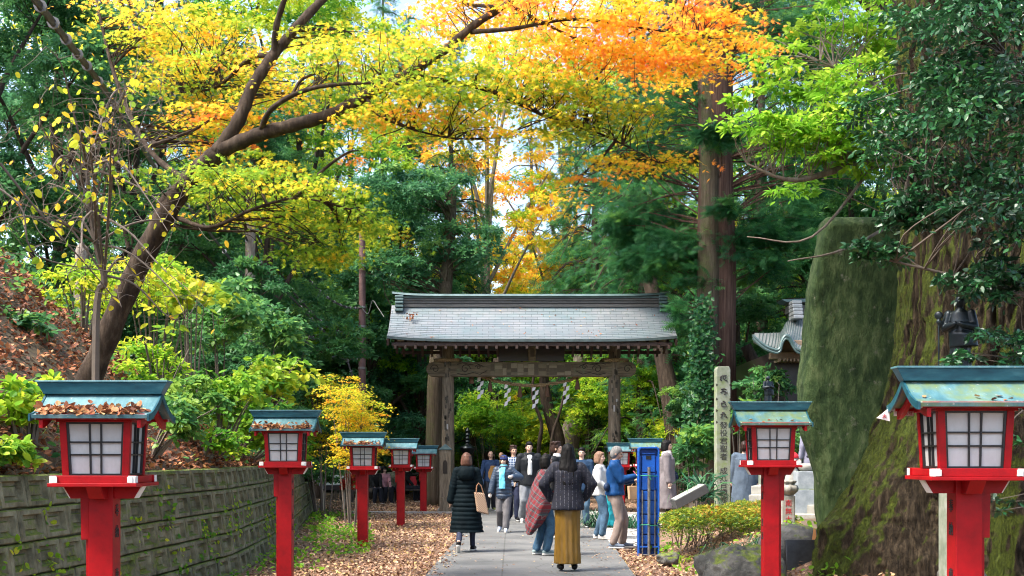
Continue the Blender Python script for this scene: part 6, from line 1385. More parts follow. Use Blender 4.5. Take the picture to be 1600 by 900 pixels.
def clump(x, y, n, L, label, mat=None, seed=0, name='lily_turf', v=.45, w=.14):
    e = empty(name, (x, y, gz(x, y)), 0, label, 'plant', 'strap leaved ground plants'); rs = np.random.RandomState(seed); a = rs.rand(n) * 6.283; C = np.stack([np.cos(a) * w * rs.rand(n), np.sin(a) * w * rs.rand(n), np.zeros(n)], -1)
    D = np.stack([np.cos(a), np.sin(a), .25 + .5 * rs.rand(n)], -1); rs2 = np.random.RandomState(seed); T, Fc = tmpl('blade')
    V = []; Fx = []; va = []; o = 0
    for i in range(n):
        d = np.array([math.cos(a[i]), math.sin(a[i]), 0]); s_ = np.array([-d[1], d[0], 0]); l = L * (.6 + .6 * rs2.rand()); st = rs2.uniform(.5, 1.4)
        for p in T: V.append(C[i] + d * p[0] * l * .8 + s_ * p[1] * l * .7 + np.array([0, 0, p[2] * l * st]))
        for f in Fc: Fx.append(tuple(j + o for j in f)); va.append(np.clip(v + .25 * rs2.randn(), 0, 1))
        o += len(T)
    ff = [j for f in Fx for j in f]; link('leaf_tuft', np_mesh('leaf_tuft', np.array(V), ff, [len(f) for f in Fx], va), mat or M_lblade, e); return e
clump(2.95, 16.2, 210, .42, 'large dark lily turf clump below the clipped hedge', seed=1, w=.22); clump(3.35, 15.9, 120, .35, 'second lily turf clump right of the large one behind the boulder', seed=2)
clump(2.45, 17.9, 60, .25, 'small grassy clump at the foot of the blue table', seed=3, mat=M_lyg); clump(1.95, 26.5, 120, .55, 'strap leaved clump behind the man in the blue jacket', seed=4, w=.25); clump(2.45, 26.2, 140, .55, 'strap leaved clump left of the blue table top end', seed=5, w=.3)
clump(2.2, 29.5, 100, .5, 'strap leaved clump below the far red lanterns', seed=6, w=.25)
clump(-2.72, 14.0, 60, .3, 'dark spiky clump at the foot of the second left lantern', seed=7)
clump(-3.5, 13.5, 70, .34, 'dark leafy clump at the foot of the block wall', seed=8)
def groundcover(label, pts, mat, size, kind, v, seed, up=(0, 0, 1), tilt=.6, name='ground_cover', cat='ground cover', lift=.03):
    pts = np.array(pts); z = ground(pts[:, 0], pts[:, 1]) + lift + np.random.RandomState(seed).rand(len(pts)) ** 2 * lift * 3
    o = leaves(name, np.column_stack([pts, z]), size, v, kind, mat, tilt=tilt, seed=seed); return tag(o, label, cat, kind='stuff')
rs = np.random.RandomState(15)
# dead leaves: verge left of the path, bank, right verge
k = 34000; y = 12 + 34 * rs.rand(k) ** 1.35; wl = np.interp(y, _wy, _wx); x = wl + .1 + (-.95 - wl) * rs.rand(k); keep = rs.rand(k) < np.clip(.35 + (x - wl) / 2.2, 0, 1) * (1 + .3 * fbm(np.stack([x, y, x * 0], -1), 3)); x, y = x[keep], y[keep]
M_lit2 = leafmat('fallen_leaf_pale', grad((.06, .027, .016), (.2, .095, .05), (.37, .21, .125), (.52, .34, .23), (.5, .36, .11)), .1, .6, .3)
groundcover('pale brown fallen leaves covering the verge left of the path', np.stack([x, y], -1), M_lit2, .055, 'quad', rs.rand(len(x)), 16, tilt=.45, name='fallen_leaves', cat='leaf litter', lift=.012)
k = 42000; y = 7 + 24 * rs.rand(k); wl = np.interp(y, _wy, _wx); d = 5.5 * rs.rand(k) ** 1.1; x = wl - .3 - d
groundcover('reddish brown dead leaves covering the bank above the wall', np.stack([x, y], -1), M_dead, .07, 'quad', rs.rand(k) ** 1.5 * .75, 17, tilt=.6, name='fallen_leaves', cat='leaf litter', lift=.02)
k = 9000; y = 12 + 12 * rs.rand(k); x = 1.62 + 2.6 * rs.rand(k) ** 1.3; keep = (rs.rand(k) < .8) & ~((y > 20.6) & (x < 3.6)); x, y = x[keep], y[keep]
groundcover('pinkish brown fallen leaves along the right edge of the path', np.stack([x, y], -1), M_lit2, .055, 'quad', rs.rand(len(x)), 18, tilt=.45, name='fallen_leaves', cat='leaf litter', lift=.012)
k = 1100; y = 14 + 26 * rs.rand(k); x = -1.08 + 2.75 * rs.rand(k) ** np.where(rs.rand(k) < .55, 4.5, .22); C = np.stack([x, y, np.full(k, .056)], -1)
tag(leaves('fallen_leaves', C, .045, rs.rand(k), 'quad', M_lit2, tilt=.15, seed=19), 'few scattered leaves lying on the grey path', 'leaf litter', kind='stuff')
k = 2600; y = 15 + 17 * rs.rand(k); wl = np.interp(y, _wy, _wx); x = wl + .1 + 1.5 * rs.rand(k); f = fbm(np.stack([x * 1.4, y * .8, x * 0], -1), 3); keep = f > .0; x, y = x[keep], y[keep]
groundcover('low green weeds growing along the foot of the block wall', np.stack([x, y], -1), M_lyg, .07, 'broad', np.clip(.02 + .5 * rs.rand(len(x)), 0, 1), 20, name='weeds', cat='weeds', lift=.05)
k = 7500; y = 7 + 26 * rs.rand(k); wl = np.interp(y, _wy, _wx); x = wl - .3 - 4.5 * rs.rand(k) ** 1.1; f = fbm(np.stack([x * .9, y * .6, x * 0 + 3], -1), 3); keep = (f > -.05); x, y = x[keep], y[keep]
groundcover('ivy and low green plants creeping over the bank', np.stack([x, y], -1), M_lever, .085, 'broad', np.clip(.55 + .3 * rs.randn(len(x)), 0, 1), 23, name='ivy', cat='ivy', lift=.1)
k = 1500; y = 12.5 + 8 * rs.rand(k); x = 2.2 + 2.2 * rs.rand(k); f = fbm(np.stack([x * 2.2, y * 1.4, x * 0 + 9], -1), 3); keep = f > .1; x, y = x[keep], y[keep]
groundcover('small green plants between the boulders and the hedge', np.stack([x, y], -1), M_lyg, .07, 'broad', np.clip(.2 + .25 * rs.rand(len(x)), 0, 1), 24, name='weeds', cat='weeds', lift=.05)
k = 9000; y = 34 + 16 * rs.rand(k); x = -9 + 20 * rs.rand(k); keep = ~((x > -.95) & (x < 2.3)) & (x > -7); x, y = x[keep], y[keep]
groundcover('fallen leaves on the ground around the gate and bench', np.stack([x, y], -1), M_lit2, .07, 'quad', rs.rand(len(x)) * .8, 25, tilt=.4, name='fallen_leaves', cat='leaf litter', lift=.012)

# creepers clinging to the block wall
rs = np.random.RandomState(31); PP = []
for i in range(26):
    y0 = rs.uniform(9, 26); z0 = rs.uniform(.3, 1.3); k = rs.randint(8, 26); yy = y0 + rs.randn(k) * .16; zz = np.clip(z0 - np.abs(rs.randn(k)) * .22, .05, 1.4); PP.append(np.stack([np.interp(yy, _wy, _wx) - .16 * zz + .02, yy, zz], -1))
C = np.concatenate(PP); tag(leaves('creeper', C, .055, np.clip(.4 + .3 * rs.randn(len(C)), 0, 1), 'broad', M_lyg, tilt=.5, up=(1, -.3, .3), seed=31), 'small creeper sprigs clinging to the face of the block wall', 'creeper', kind='stuff')
# ---------------------------------------------------------------- people
M_skin = [pm('skin_light', [(.52, .33, .24), (.6, .39, .29)], 12, .5, .05, .001), pm('skin_tan', [(.42, .25, .17), (.5, .31, .22)], 12, .5, .05, .001)]
def cloth(name, c, rough=.85, v=.16, bs=.35, sc_=60):
    return pm(name, [tuple(x * (1 - v) for x in c), tuple(min(1, x * (1 + v)) for x in c)], 7, rough, bs, .003, sc_, spec=.15)
HAIR = {'black': cloth('hair_black', (.005, .0045, .0045), .6, .4, .5, 90), 'brown': cloth('hair_brown', (.1, .05, .035), .42, .3, .5, 90), 'dark': cloth('hair_dark_brown', (.035, .02, .016), .42, .3, .5, 90), 'grey': cloth('hair_grey', (.17, .165, .16), .6, .2), 'lightbrown': cloth('hair_light_brown', (.2, .12, .08), .5, .2)}
M_eye = flat('eye_dark', (.015, .012, .01), .3); M_lip = flat('lip', (.4, .16, .14), .5)
M_sole = flat('white_rubber', (.62, .6, .56), .6); M_black = cloth('black_leather', (.006, .006, .007), .5)
def ik(a, c, l1, l2, hint):
    a = Vector(a); c = Vector(c); d = c - a; L = d.length; mx = (l1 + l2) * .999
    if L > mx: c = a + d * (mx / L); d = c - a; L = mx
    t = d.normalized(); x = (l1 * l1 - l2 * l2 + L * L) / (2 * L); h = math.sqrt(max(0, l1 * l1 - x * x)); hv = Vector(hint); hv = hv - t * hv.dot(t)
    hv = hv.normalized() if hv.length > 1e-5 else t.orthogonal().normalized()
    return a + t * x + hv * h, c
def rotz(v, a, c=(0, 0)): co, si = math.cos(a), math.sin(a); x, y = v[0] - c[0], v[1] - c[1]; return Vector((c[0] + x * co - y * si, c[1] + x * si + y * co, v[2]))
def person(label, x, y, h, face, feet=((-.1, 0, 0, 0), (.1, 0, 0, 0)), hands=((-.27, -.04, .8), (.27, -.04, .8)), hip=0.0, lean=0.0, headyaw=0, nod=0, girl=False, skin=0, hair='black', hairstyle='short',
           top=None, toplen=.78, topfat=.03, trousers=None, tfat=.022, shoes=None, hx=(0, 0), vox=.011, z=None, bulge=0, hem=0, elbow=None, hidearms=False, sleeve=.018, group='visitors on and beside the path', collar=None, sole=M_sole):
    """h metres tall; face degrees (0 looks at the camera, 180 away); local frame looks along -y; positions in a 1.70 m figure"""
    if z is None and -1.2 < x < 2.0: x *= .969; y *= .969
    e = empty('person', (x, y, (gz(x, y) if not (-1.2 < x < 2.0) else .05) if z is None else z), R(face), label, 'person', group); k = h / 1.7; e.scale = (k, k, k)
    sw = .165 if girl else .185; Z = lambda v: v - hip        # hip drops the whole upper body (seated)
    HB = Vector((0, 0, Z(.93)))
    def lw(v):        # lean above the hips
        v = Vector(v); t = max(0, v.z - Z(.95)); v.y -= lean * t; return v
    def hd(v):        # head turn and nod
        v = rotz(v, R(headyaw)); p = v - Vector((0, 0, Z(1.5))); c_, s_ = math.cos(R(nod)), math.sin(R(nod)); return Vector((p.x, p.y * c_ - p.z * s_, p.y * s_ + p.z * c_ + Z(1.5)))
    J = {}
    for i, sx in enumerate((-1, 1)):
        f = feet[i]; hp = Vector((sx * .09, 0, Z(.91))); an = Vector((f[0], f[1], .085 + f[2])); kn, an = ik(hp, an, .43, .42, (0, -1, .02)); J['hip', i], J['knee', i], J['ank', i] = hp, kn, an
        tw = R(8 * sx); pitch = R(f[3]); td = Vector((math.sin(tw), -math.cos(tw) * math.cos(pitch), -math.sin(pitch))); J['toe', i] = an + td * .17 + Vector((0, 0, -.05)) ; J['heel', i] = an + Vector((0, .04, -.045)) + Vector((0, 0, .0 if f[3] == 0 else .01))
        sh = Vector((sx * (sw + .0), 0, Z(1.4))); hn = Vector((hands[i][0], hands[i][1], hands[i][2] - hip if hands[i][2] > .5 or hip == 0 else hands[i][2])); hint = (sx * .5, .8, -.3) if elbow is None else (sx * elbow[0], elbow[1], elbow[2])
        el, hn = ik(sh, hn, .275, .245, hint); J['sh', i], J['el', i], J['hn', i] = sh, el, hn
    # body, one continuous surface
    b = Blob()
    g = .93 if girl else 1
    b.loft([(Z(.84), .13, .1, 0, 0), (Z(.9), .16, .115, 0, 0), (Z(.98), .15 * g, .105, 0, 0), (Z(1.1), .128 * g, .092, 0, 0), (Z(1.25), .15 * g, .105, 0, 0), (Z(1.36), .16 * g, .095, 0, 0), (Z(1.42), .12 * g, .075, 0, 0), (Z(1.46), .065, .06, 0, 0)])
    for i, sx in enumerate((-1, 1)):
        b.cap(J['hip', i], J['knee', i], .082, .056); b.cap(J['knee', i], J['ank', i], .053, .036); b.cap(J['ank', i] + Vector((0, 0, -.03)), J['toe', i], .034, .028)
        b.cap((sx * .06, 0, Z(1.38)), J['sh', i], .06, .052); b.cap(J['sh', i], J['el', i], .048, .038); b.cap(J['el', i], J['hn', i], .037, .026)
        d = (J['hn', i] - J['el', i]).normalized(); s_ = Vector((sx, 0, 0)); s_ = (s_ - d * s_.dot(d)).normalized() if abs(d.x) < .95 else Vector((0, -1, 0)); n_ = d.cross(s_); hn = J['hn', i]
        pc = hn + d * .045; b.cap(hn, pc + d * .02, .026, .03)
        inn = Vector((0, -1, 0)); inn = (inn - d * inn.dot(d)); inn = inn.normalized() if inn.length > .1 else s_
        fs = inn if abs(d.z) > .6 else s_
        cr = d.cross(fs) * (1 if sx > 0 else -1)
        for q in range(4):
            o_ = fs * (.027 - q * .018); L = (.062, .072, .068, .052)[q]; a_ = pc + d * .025 + o_; m_ = a_ + d * L * .55 + cr * .004; t_ = m_ + (d * .8 - cr * .55) * L * .5; b.cap(a_, m_, .0088, .0082, 8); b.cap(m_, t_, .0082, .0072, 8)
        a_ = hn + d * .02 + fs * .024; m_ = a_ + (d * .7 + fs * .7) * .035; b.cap(a_, m_, .011, .0095, 8); b.cap(m_, m_ + (d * .95 + fs * .2) * .028, .0095, .008, 8)
    nk = len(b.m.V)
    hb = Blob(); hb.cap((0, 0, Z(1.42)), (0, -.008, Z(1.53)), .054, .05); hb.ell((0, .004, Z(1.622)), (.074, .092, .1)); hb.ell((0, -.022, Z(1.575)), (.056, .068, .068)); hb.ell((0, -.05, Z(1.548)), (.03, .03, .026))
    hb.cap((0, -.082, Z(1.622)), (0, -.104, Z(1.59)), .009, .014); 
    for sx in (-1, 1): hb.ell((sx * .074, .008, Z(1.6)), (.011, .02, .03)); hb.ell((sx * .034, -.066, Z(1.58)), (.022, .02, .02)); hb.cap((sx * .012, -.088, Z(1.635)), (sx * .045, -.078, Z(1.637)), .009, .008)
    hb.cap((-.014, -.086, Z(1.556)), (.014, -.086, Z(1.556)), .009, .009)
    off = b.m.n; b.m.V += [tuple(hd(Vector(v))) for v in hb.m.V]; b.m.F += [tuple(i + off for i in f) for f in hb.m.F]; b.m.n += hb.m.n
    b.mesh('body', M_skin[skin], e, vox, warp=lw)
    if abs(face) < 150 or abs(face) > 210:
        mb = MB()
        for sx in (-1, 1):
            q = Blob(); q.ell((sx * .031, -.0855, Z(1.617)), (.0135, .006, .007), n=10); q.m.V = [tuple(lw(hd(Vector(v)))) for v in q.m.V]; q.m.build('eye', M_eye, e, smooth=True)
        q = Blob(); q.ell((0, -.0945, Z(1.556)), (.02, .005, .0055), n=10); q.m.V = [tuple(lw(hd(Vector(v)))) for v in q.m.V]; q.m.build('mouth', M_lip, e, smooth=True)
    # hair
    hb = Blob(); hs = hairstyle
    if hs != 'bald':
        hb.ell((0, .012, Z(1.634)), (.086, .101, .106)); hb.ell((0, .03, Z(1.6)), (.082, .082, .1))
        if hs in ('fringe', 'bob', 'long'): hb.ell((0, -.052, Z(1.685)), (.06, .038, .034))
        if hs == 'tuft': 
            rs = random.Random(3)
            for i in range(26): a = rs.uniform(0, 6.28); hb.ell((.06 * math.cos(a), .02 + .07 * math.sin(a), Z(1.67 + rs.uniform(0, .055))), (.028, .028, .026))
        if hs in ('bob',):
            hb.loft([(Z(1.5), .088, .075, 0, .03), (Z(1.53), .1, .09, 0, .028), (Z(1.6), .098, .098, 0, .025), (Z(1.68), .085, .09, 0, .016)])
        if hs == 'long':
            hb.loft([(Z(1.12), .04, .02, 0, .12), (Z(1.18), .09, .035, 0, .125), (Z(1.4), .125, .055, 0, .095), (Z(1.52), .108, .07, 0, .05), (Z(1.6), .092, .085, 0, .03), (Z(1.68), .083, .085, 0, .015)], mod=lambda a, z: 1 + .04 * math.cos(a * 11))
    V = []
    for v in hb.m.V:
        v = Vector(v)
        if v.y < -.03 and v.z < Z(1.632) and abs(v.x) < .07: v.y = max(v.y, -.03 + (v.z - Z(1.6)) * -.3) if v.z > Z(1.6) else max(v.y, -.02)
        V.append(lw(hd(v)))
    if V: hb.m.V = [tuple(v) for v in V]; hb.mesh('hair', HAIR[hair], e, .009, wr=.004, wscale=40, wstretch=(1.5, 1.5, .25))
    # trousers
    if trousers:
        b = Blob(); b.loft([(Z(.8), .15, .115, 0, 0), (Z(.88), .172, .13, 0, 0), (Z(1.0), .155, .115, 0, 0), (Z(1.03), .15, .11, 0, 0)])
        for i in range(2):
            kn = J['knee', i]; an = J['ank', i]; b.cap(J['hip', i], kn, .088 + tfat * .7, .06 + tfat); b.cap(kn, kn.lerp(an, .93), .06 + tfat, .046 + tfat * 1.25)
        b.mesh('trousers', trousers, e, .012, warp=lw, wr=.011, wscale=11)
    # top
    if top:
        b = Blob(); F_ = topfat; zt = Z(toplen)
        secs = [(zt, .165 * g + F_ + hem, .125 + F_ + hem * .8, 0, 0), (zt + .04, .168 * g + F_ + hem * .9, .127 + F_ + hem * .7, 0, 0)]
        for zz, a_, c_ in ((.86, .165, .12), (.98, .155, .112), (1.1, .14, .102), (1.25, .158, .115), (1.35, .17, .105), (1.42, .13, .088), (1.465, .075, .07)):
            if zz > toplen + .06: t_ = max(0, (1.2 - zz) / max(.01, 1.2 - toplen)); secs.append((Z(zz), a_ * g + F_ * (1 if zz < 1.4 else .4) + hem * t_, c_ + F_ * (1 if zz < 1.4 else .3) + hem * .7 * t_, 0, 0))
        if bulge:
            s2 = []; 
            for s0, s1 in zip(secs, secs[1:]):
                m_ = max(1, int((s1[0] - s0[0]) / .016))
                for i in range(m_): t_ = i / m_; s2.append(tuple(a_ + (b_ - a_) * t_ for a_, b_ in zip(s0, s1)))
            secs = s2 + [secs[-1]]; secs = [(s_[0], s_[1] + bulge * (abs(math.sin(s_[0] * 3.1416 / .078)) ** .6 - .6) * (s_[0] < Z(1.4)), s_[2] + bulge * (abs(math.sin(s_[0] * 3.1416 / .078)) ** .6 - .6) * (s_[0] < Z(1.4)), 0, 0) for s_ in secs]
        b.loft(secs, 32)
        if not hidearms:
            for i, sx in enumerate((-1, 1)):
                sh, el, hn = J['sh', i], J['el', i], J['hn', i]; b.cap((sx * .07, 0, Z(1.385)), sh, .062 + sleeve * .6, .056 + sleeve); b.cap(sh, el, .053 + sleeve, .044 + sleeve)
                if bulge:
                    for j in range(6): t_ = j / 5; b.ell(tuple(el.lerp(hn, t_ * .95)), (.05 + sleeve,) * 3); b.ell(tuple(sh.lerp(el, t_)), (.056 + sleeve,) * 3)
                b.cap(el, el.lerp(hn, .96), .044 + sleeve, .032 + sleeve * .8)
        if collar: b.loft([(Z(1.4), .11, .09, 0, .0), (Z(1.45), .085 + collar, .08 + collar, 0, 0), (Z(1.5), .07 + collar, .068 + collar, 0, .0)])
        b.mesh('jacket', top, e, .0125 if not bulge else .01, warp=lw, wr=.008 if not bulge else .003, wscale=13)
    # shoes
    if shoes:
        for i in range(2):
            b = Blob(); an, to, hl = J['ank', i], J['toe', i], J['heel', i]; b.cap(hl + Vector((0, 0, .015)), to + Vector((0, 0, .012)), .042, .034); b.cap(an + Vector((0, -.02, -.01)), to.lerp(hl, .5) + Vector((0, 0, .02)), .045, .042)
            s_ = b.mesh('shoe', shoes, e, .011)
            if sole:
                b = Blob(); b.cap(hl + Vector((0, 0, -.02)), to + Vector((0, 0, -.016)), .04, .034); b.m.V = [(v[0], v[1], max(min(v[2], max(hl.z, to.z) + .0), min(hl.z, to.z) - .036)) for v in b.m.V]; b.mesh('sole', sole, s_, .011)
    e['_J'] = 0; del e['_J']; return e, J, lw, Z
def fit(e, name, b, mat, voxel=.01, warp=None, wr=0, wscale=14): return b.mesh(name, mat, e, voxel, warp=warp, wr=wr, wscale=wscale)

# patterned cloths
def stripes_mat():
    m, t, b = newmat('navy_striped_knit'); v = coord(t)
    sx = t.nodes.new('ShaderNodeSeparateXYZ'); t.links.new(v, sx.inputs[0])
    f = N(t, 'ShaderNodeMath', operation='PINGPONG'); t.links.new(sx.outputs[0], f.inputs[0]); f.inputs[1].default_value = .027
    r = ramp(t, [(.0, (1, 1, 1)), (.0016, (1, 1, 1)), (.0026, (0, 0, 0))], f.outputs[0]); dash = ramp(t, [(.46, (0, 0, 0)), (.56, (1, 1, 1))], noise(t, coord(t, 'Object', (8, 8, 14)), 4, 2))
    k = mix(t, 1, r.outputs[0], dash.outputs[0], 'MULTIPLY'); n = ramp(t, [(.3, (.003, .004, .01)), (.7, (.009, .011, .024))], noise(t, v, 40, 4)); c = mix(t, k, n.outputs[0], (.16, .16, .18))
    t.links.new(c, b.inputs['Base Color']); b.inputs['Roughness'].default_value = .9; bump(t, b, noise(t, v, 110, 3), .6, .004); return m
def plaid_mat():
    m, t, b = newmat('red_plaid_wool'); v = coord(t); mp = N(t, 'ShaderNodeMapping'); mp.inputs['Rotation'].default_value = (0, R(28), 0); t.links.new(v, mp.inputs[0]); sx = t.nodes.new('ShaderNodeSeparateXYZ'); t.links.new(mp.outputs[0], sx.inputs[0])
    def band(o, period, stops):
        f = N(t, 'ShaderNodeMath', operation='PINGPONG'); t.links.new(o, f.inputs[0]); f.inputs[1].default_value = period
        d = N(t, 'ShaderNodeMath', operation='DIVIDE'); t.links.new(f.outputs[0], d.inputs[0]); d.inputs[1].default_value = period; return ramp(t, stops, d.outputs[0], 'CONSTANT').outputs[0]
    A = band(sx.outputs[0], .085, [(0, (.16, .015, .02)), (.3, (.025, .075, .085)), (.5, (.2, .2, .19)), (.54, (.12, .012, .018)), (.8, (.02, .02, .025))]); B_ = band(sx.outputs[2], .085, [(0, (.17, .015, .02)), (.35, (.03, .08, .09)), (.52, (.22, .21, .2)), (.56, (.03, .02, .025)), (.75, (.14, .012, .018))])
    c = mix(t, .5, A, B_); c = mix(t, .35, c, ramp(t, [(.3, (.3, .3, .3)), (.7, (.7, .7, .7))], noise(t, v, 60, 3)).outputs[0], 'OVERLAY'); t.links.new(c, b.inputs['Base Color']); b.inputs['Roughness'].default_value = .95; bump(t, b, noise(t, v, 90, 3), .5, .004); return m
def check_mat():
    m, t, b = newmat('navy_check_shirt'); br = t.nodes.new('ShaderNodeTexBrick'); br.offset = 0; mp = N(t, 'ShaderNodeMapping'); mp.inputs['Rotation'].default_value = (R(90), 0, 0); t.links.new(coord(t), mp.inputs[0]); t.links.new(mp.outputs[0], br.inputs[0])
    br.inputs['Scale'].default_value = 1; br.inputs['Brick Width'].default_value = .055; br.inputs['Row Height'].default_value = .055; br.inputs['Mortar Size'].default_value = .005
    br.inputs['Color1'].default_value = (.02, .04, .1, 1); br.inputs['Color2'].default_value = (.04, .08, .16, 1); br.inputs['Mortar'].default_value = (.4, .45, .5, 1); t.links.new(br.outputs[0], b.inputs['Base Color']); b.inputs['Roughness'].default_value = .9; return m
C_puff = pm('black_puffer_nylon', [(.0012, .004, .006), (.004, .01, .013)], 5, .75, .5, .012, 14, spec=.08); C_navyp = pm('navy_puffer_nylon', [(.015, .03, .055), (.03, .05, .085)], 5, .45, .4, .01, 14)
C_jean = cloth('faded_jeans', (.1, .16, .24), .9, .3); C_jeanp = cloth('bright_jeans', (.045, .1, .165), .9, .4); C_grey = cloth('grey_trousers', (.12, .115, .12)); C_dgrey = cloth('dark_trousers', (.02, .021, .027)); C_beige = cloth('taupe_trousers', (.24, .19, .165)); C_wash = cloth('washed_grey_jeans', (.2, .215, .235), .9, .25)

# 1 woman in long puffer coat walking away
e, J, lw, Z = person('woman walking away in a long black quilted puffer coat beside the leafy verge', -.76, 20.3, 1.57, 176, feet=((-.09, -.16, .0, 0), (.1, .33, .1, 55)), hands=((-.3, .03, .78), (.29, .0, .82)), girl=True, hair='brown', hairstyle='bob',
       top=C_puff, toplen=.34, topfat=.03, hem=.115, bulge=.021, sleeve=.028, trousers=cloth('navy_tights', (.03, .035, .06)), tfat=.0, shoes=M_black, collar=.05, lean=.03)
b = Blob(); b.ell((0, .13, Z(1.36)), (.15, .075, .13)); b.ell((-.1, .11, Z(1.42)), (.07, .06, .07)); b.ell((.1, .11, Z(1.42)), (.07, .06, .07)); fit(e, 'hood', b, C_puff, .01, lw, .006)
t_ = empty('tote_bag', (-.5, 19.5, .9), R(12), 'woven beige tote bag held by the woman in the long black coat', 'bag'); mb = MB(); mb.hexa([(-.06, -.05, -.2), (.13, -.05, -.25), (.13, .05, -.25), (-.06, .05, -.2), (-.11, -.03, .12), (.06, -.03, .1), (.06, .03, .1), (-.11, .03, .12)])
def weave():
    m, t, b = newmat('woven_tan'); ck = t.nodes.new('ShaderNodeTexChecker'); ck.inputs['Scale'].default_value = 60; ck.inputs['Color1'].default_value = (.45, .33, .22, 1); ck.inputs['Color2'].default_value = (.24, .13, .09, 1); t.links.new(coord(t), ck.inputs[0]); t.links.new(ck.outputs[0], b.inputs['Base Color']); b.inputs['Roughness'].default_value = .9; return m
mb.build('bag_body', weave(), t_, bevel=.02); mb = MB(); mb.tube([(-.08, -.02, .1), (-.07, -.02, .22), (-.04, -.02, .26), (.0, -.02, .22), (.04, -.02, .1)], .009, 6); mb.build('handle', flat('tan_strap', (.3, .15, .08), .6), t_)
# 2 woman with light blue scarf
C_mit = cloth('cream_glove', (.6, .55, .48)); C_scarf = cloth('sky_blue_scarf', (.14, .5, .64), .9, .25)
e, J, lw, Z = person('person in navy padded jacket and light blue scarf walking towards the camera', -.17, 25.5, 1.53, -6, feet=((-.1, .16, .05, 25), (.06, -.2, 0, 0)), hands=((-.3, -.1, .84), (.22, -.2, 1.24)), girl=True, hair='dark', hairstyle='bob', headyaw=-12,
       top=C_navyp, toplen=.76, topfat=.04, bulge=.016, sleeve=.026, trousers=C_grey, shoes=cloth('white_blue_trainer', (.35, .4, .5), .6), collar=.035, elbow=(1, .3, -.6))
b = Blob(); b.ell((0, .012, Z(1.665)), (.092, .104, .078)); b.ell((0, -.02, Z(1.65)), (.09, .088, .05)); fit(e, 'knit_cap', b, cloth('navy_wool', (.02, .03, .1)), .01, lw)
b = Blob(); b.loft([(Z(1.42), .1, .09, 0, -.01), (Z(1.47), .098, .1, 0, -.01), (Z(1.52), .08, .08, 0, -.005)]); b.loft([(Z(.98), .06, .016, .0, -.2), (Z(1.1), .055, .018, 0, -.19), (Z(1.3), .05, .022, -.01, -.18), (Z(1.45), .05, .03, -.0, -.11)]); b.loft([(Z(.98), .035, .016, -.06, -.18), (Z(1.2), .035, .02, -.06, -.18), (Z(1.44), .04, .03, -.05, -.1)]); fit(e, 'scarf', b, C_scarf, .01, lw, .006, 24)
for i in range(2):
    b = Blob(); d = (J['hn', i] - J['el', i]).normalized(); b.cap(J['hn', i], J['hn', i] + d * .09, .034, .042); fit(e, 'glove', b, C_mit, .01, lw)
# 3 man in dark vest in the distance
C_ochre = cloth('ochre_vest', (.3, .16, .05))
e, J, lw, Z = person('bald man in blue sleeves and ochre vest far behind the scarfed person', -.62, 35.3, 1.66, 8, feet=((-.1, -.05, 0, 0), (.1, .1, 0, 0)), hands=((-.3, -.16, .92), (.26, -.12, .85)), skin=1, hairstyle='bald', top=cloth('navy_fleece', (.02, .04, .09)), toplen=.84, trousers=C_dgrey, shoes=cloth('olive_shoe', (.16, .18, .06)), vox=.014)
b = Blob(); b.loft([(Z(.85), .15, .09, .03, -.075), (Z(1.1), .13, .08, .03, -.08), (Z(1.3), .11, .07, .03, -.08)]); fit(e, 'vest', b, C_ochre, .012, lw)
b = Blob(); b.ell((-.31, -.2, Z(.83)), (.1, .05, .12)); fit(e, 'folded_jacket', b, cloth('slate_blue', (.06, .1, .18)), .012, lw, .01)
# 4 man in checked shirt
e, J, lw, Z = person('dark haired man in navy checked shirt and dark jacket walking at the back', .04, 29.8, 1.76, -4, feet=((-.1, .12, .03, 15), (.1, -.1, 0, 0)), hands=((-.28, -.02, .8), (.28, -.02, .8)), hair='dark', hairstyle='tuft', headyaw=20, skin=1, top=check_mat(), toplen=.8, trousers=cloth('navy_trousers', (.02, .025, .05)), shoes=M_black, vox=.013)
for sx in (-1, 1):
    b = Blob(); b.loft([(Z(.78), .07, .16, sx * .14, 0), (Z(1.1), .06, .145, sx * .135, 0), (Z(1.38), .05, .12, sx * .12, 0)]); fit(e, 'open_jacket', b, cloth('dark_jacket', (.015, .017, .022)), .012, lw, .008)
    b = Blob(); i = 0 if sx < 0 else 1; b.cap(J['sh', i], J['el', i], .078, .07); b.cap(J['el', i], J['hn', i], .07, .058); fit(e, 'sleeve', b, cloth('dark_jacket', (.015,) * 3), .012, lw, .006)
# 5 tall man in black down jacket over white tee
C_bj = cloth('black_jacket', (.012, .014, .017), .6)
e, J, lw, Z = person('tall young man in open black jacket over a white shirt walking towards the camera', .41, 29.0, 1.84, 5, feet=((-.13, .15, .04, 20), (.12, -.16, 0, 0)), hands=((-.3, -.02, .86), (.3, -.02, .86)), hair='black', hairstyle='fringe', top=C_bj, toplen=.8, topfat=.055, sleeve=.035, trousers=C_wash, tfat=.04, shoes=cloth('white_trainer', (.6, .58, .54), .6), collar=.03, vox=.012)
b = Blob(); b.loft([(Z(1.02), .05, .03, 0, -.148), (Z(1.3), .055, .03, 0, -.148), (Z(1.42), .062, .05, 0, -.085), (Z(1.47), .062, .058, 0, -.03)]); fit(e, 'shirt', b, cloth('white_knit', (.6, .6, .58)), .01, lw)
b = Blob(); b.loft([(Z(1.38), .14, .1, 0, .03), (Z(1.45), .13, .1, 0, .04), (Z(1.5), .1, .07, 0, .05)]); fit(e, 'hood', b, C_bj, .012, lw, .01)
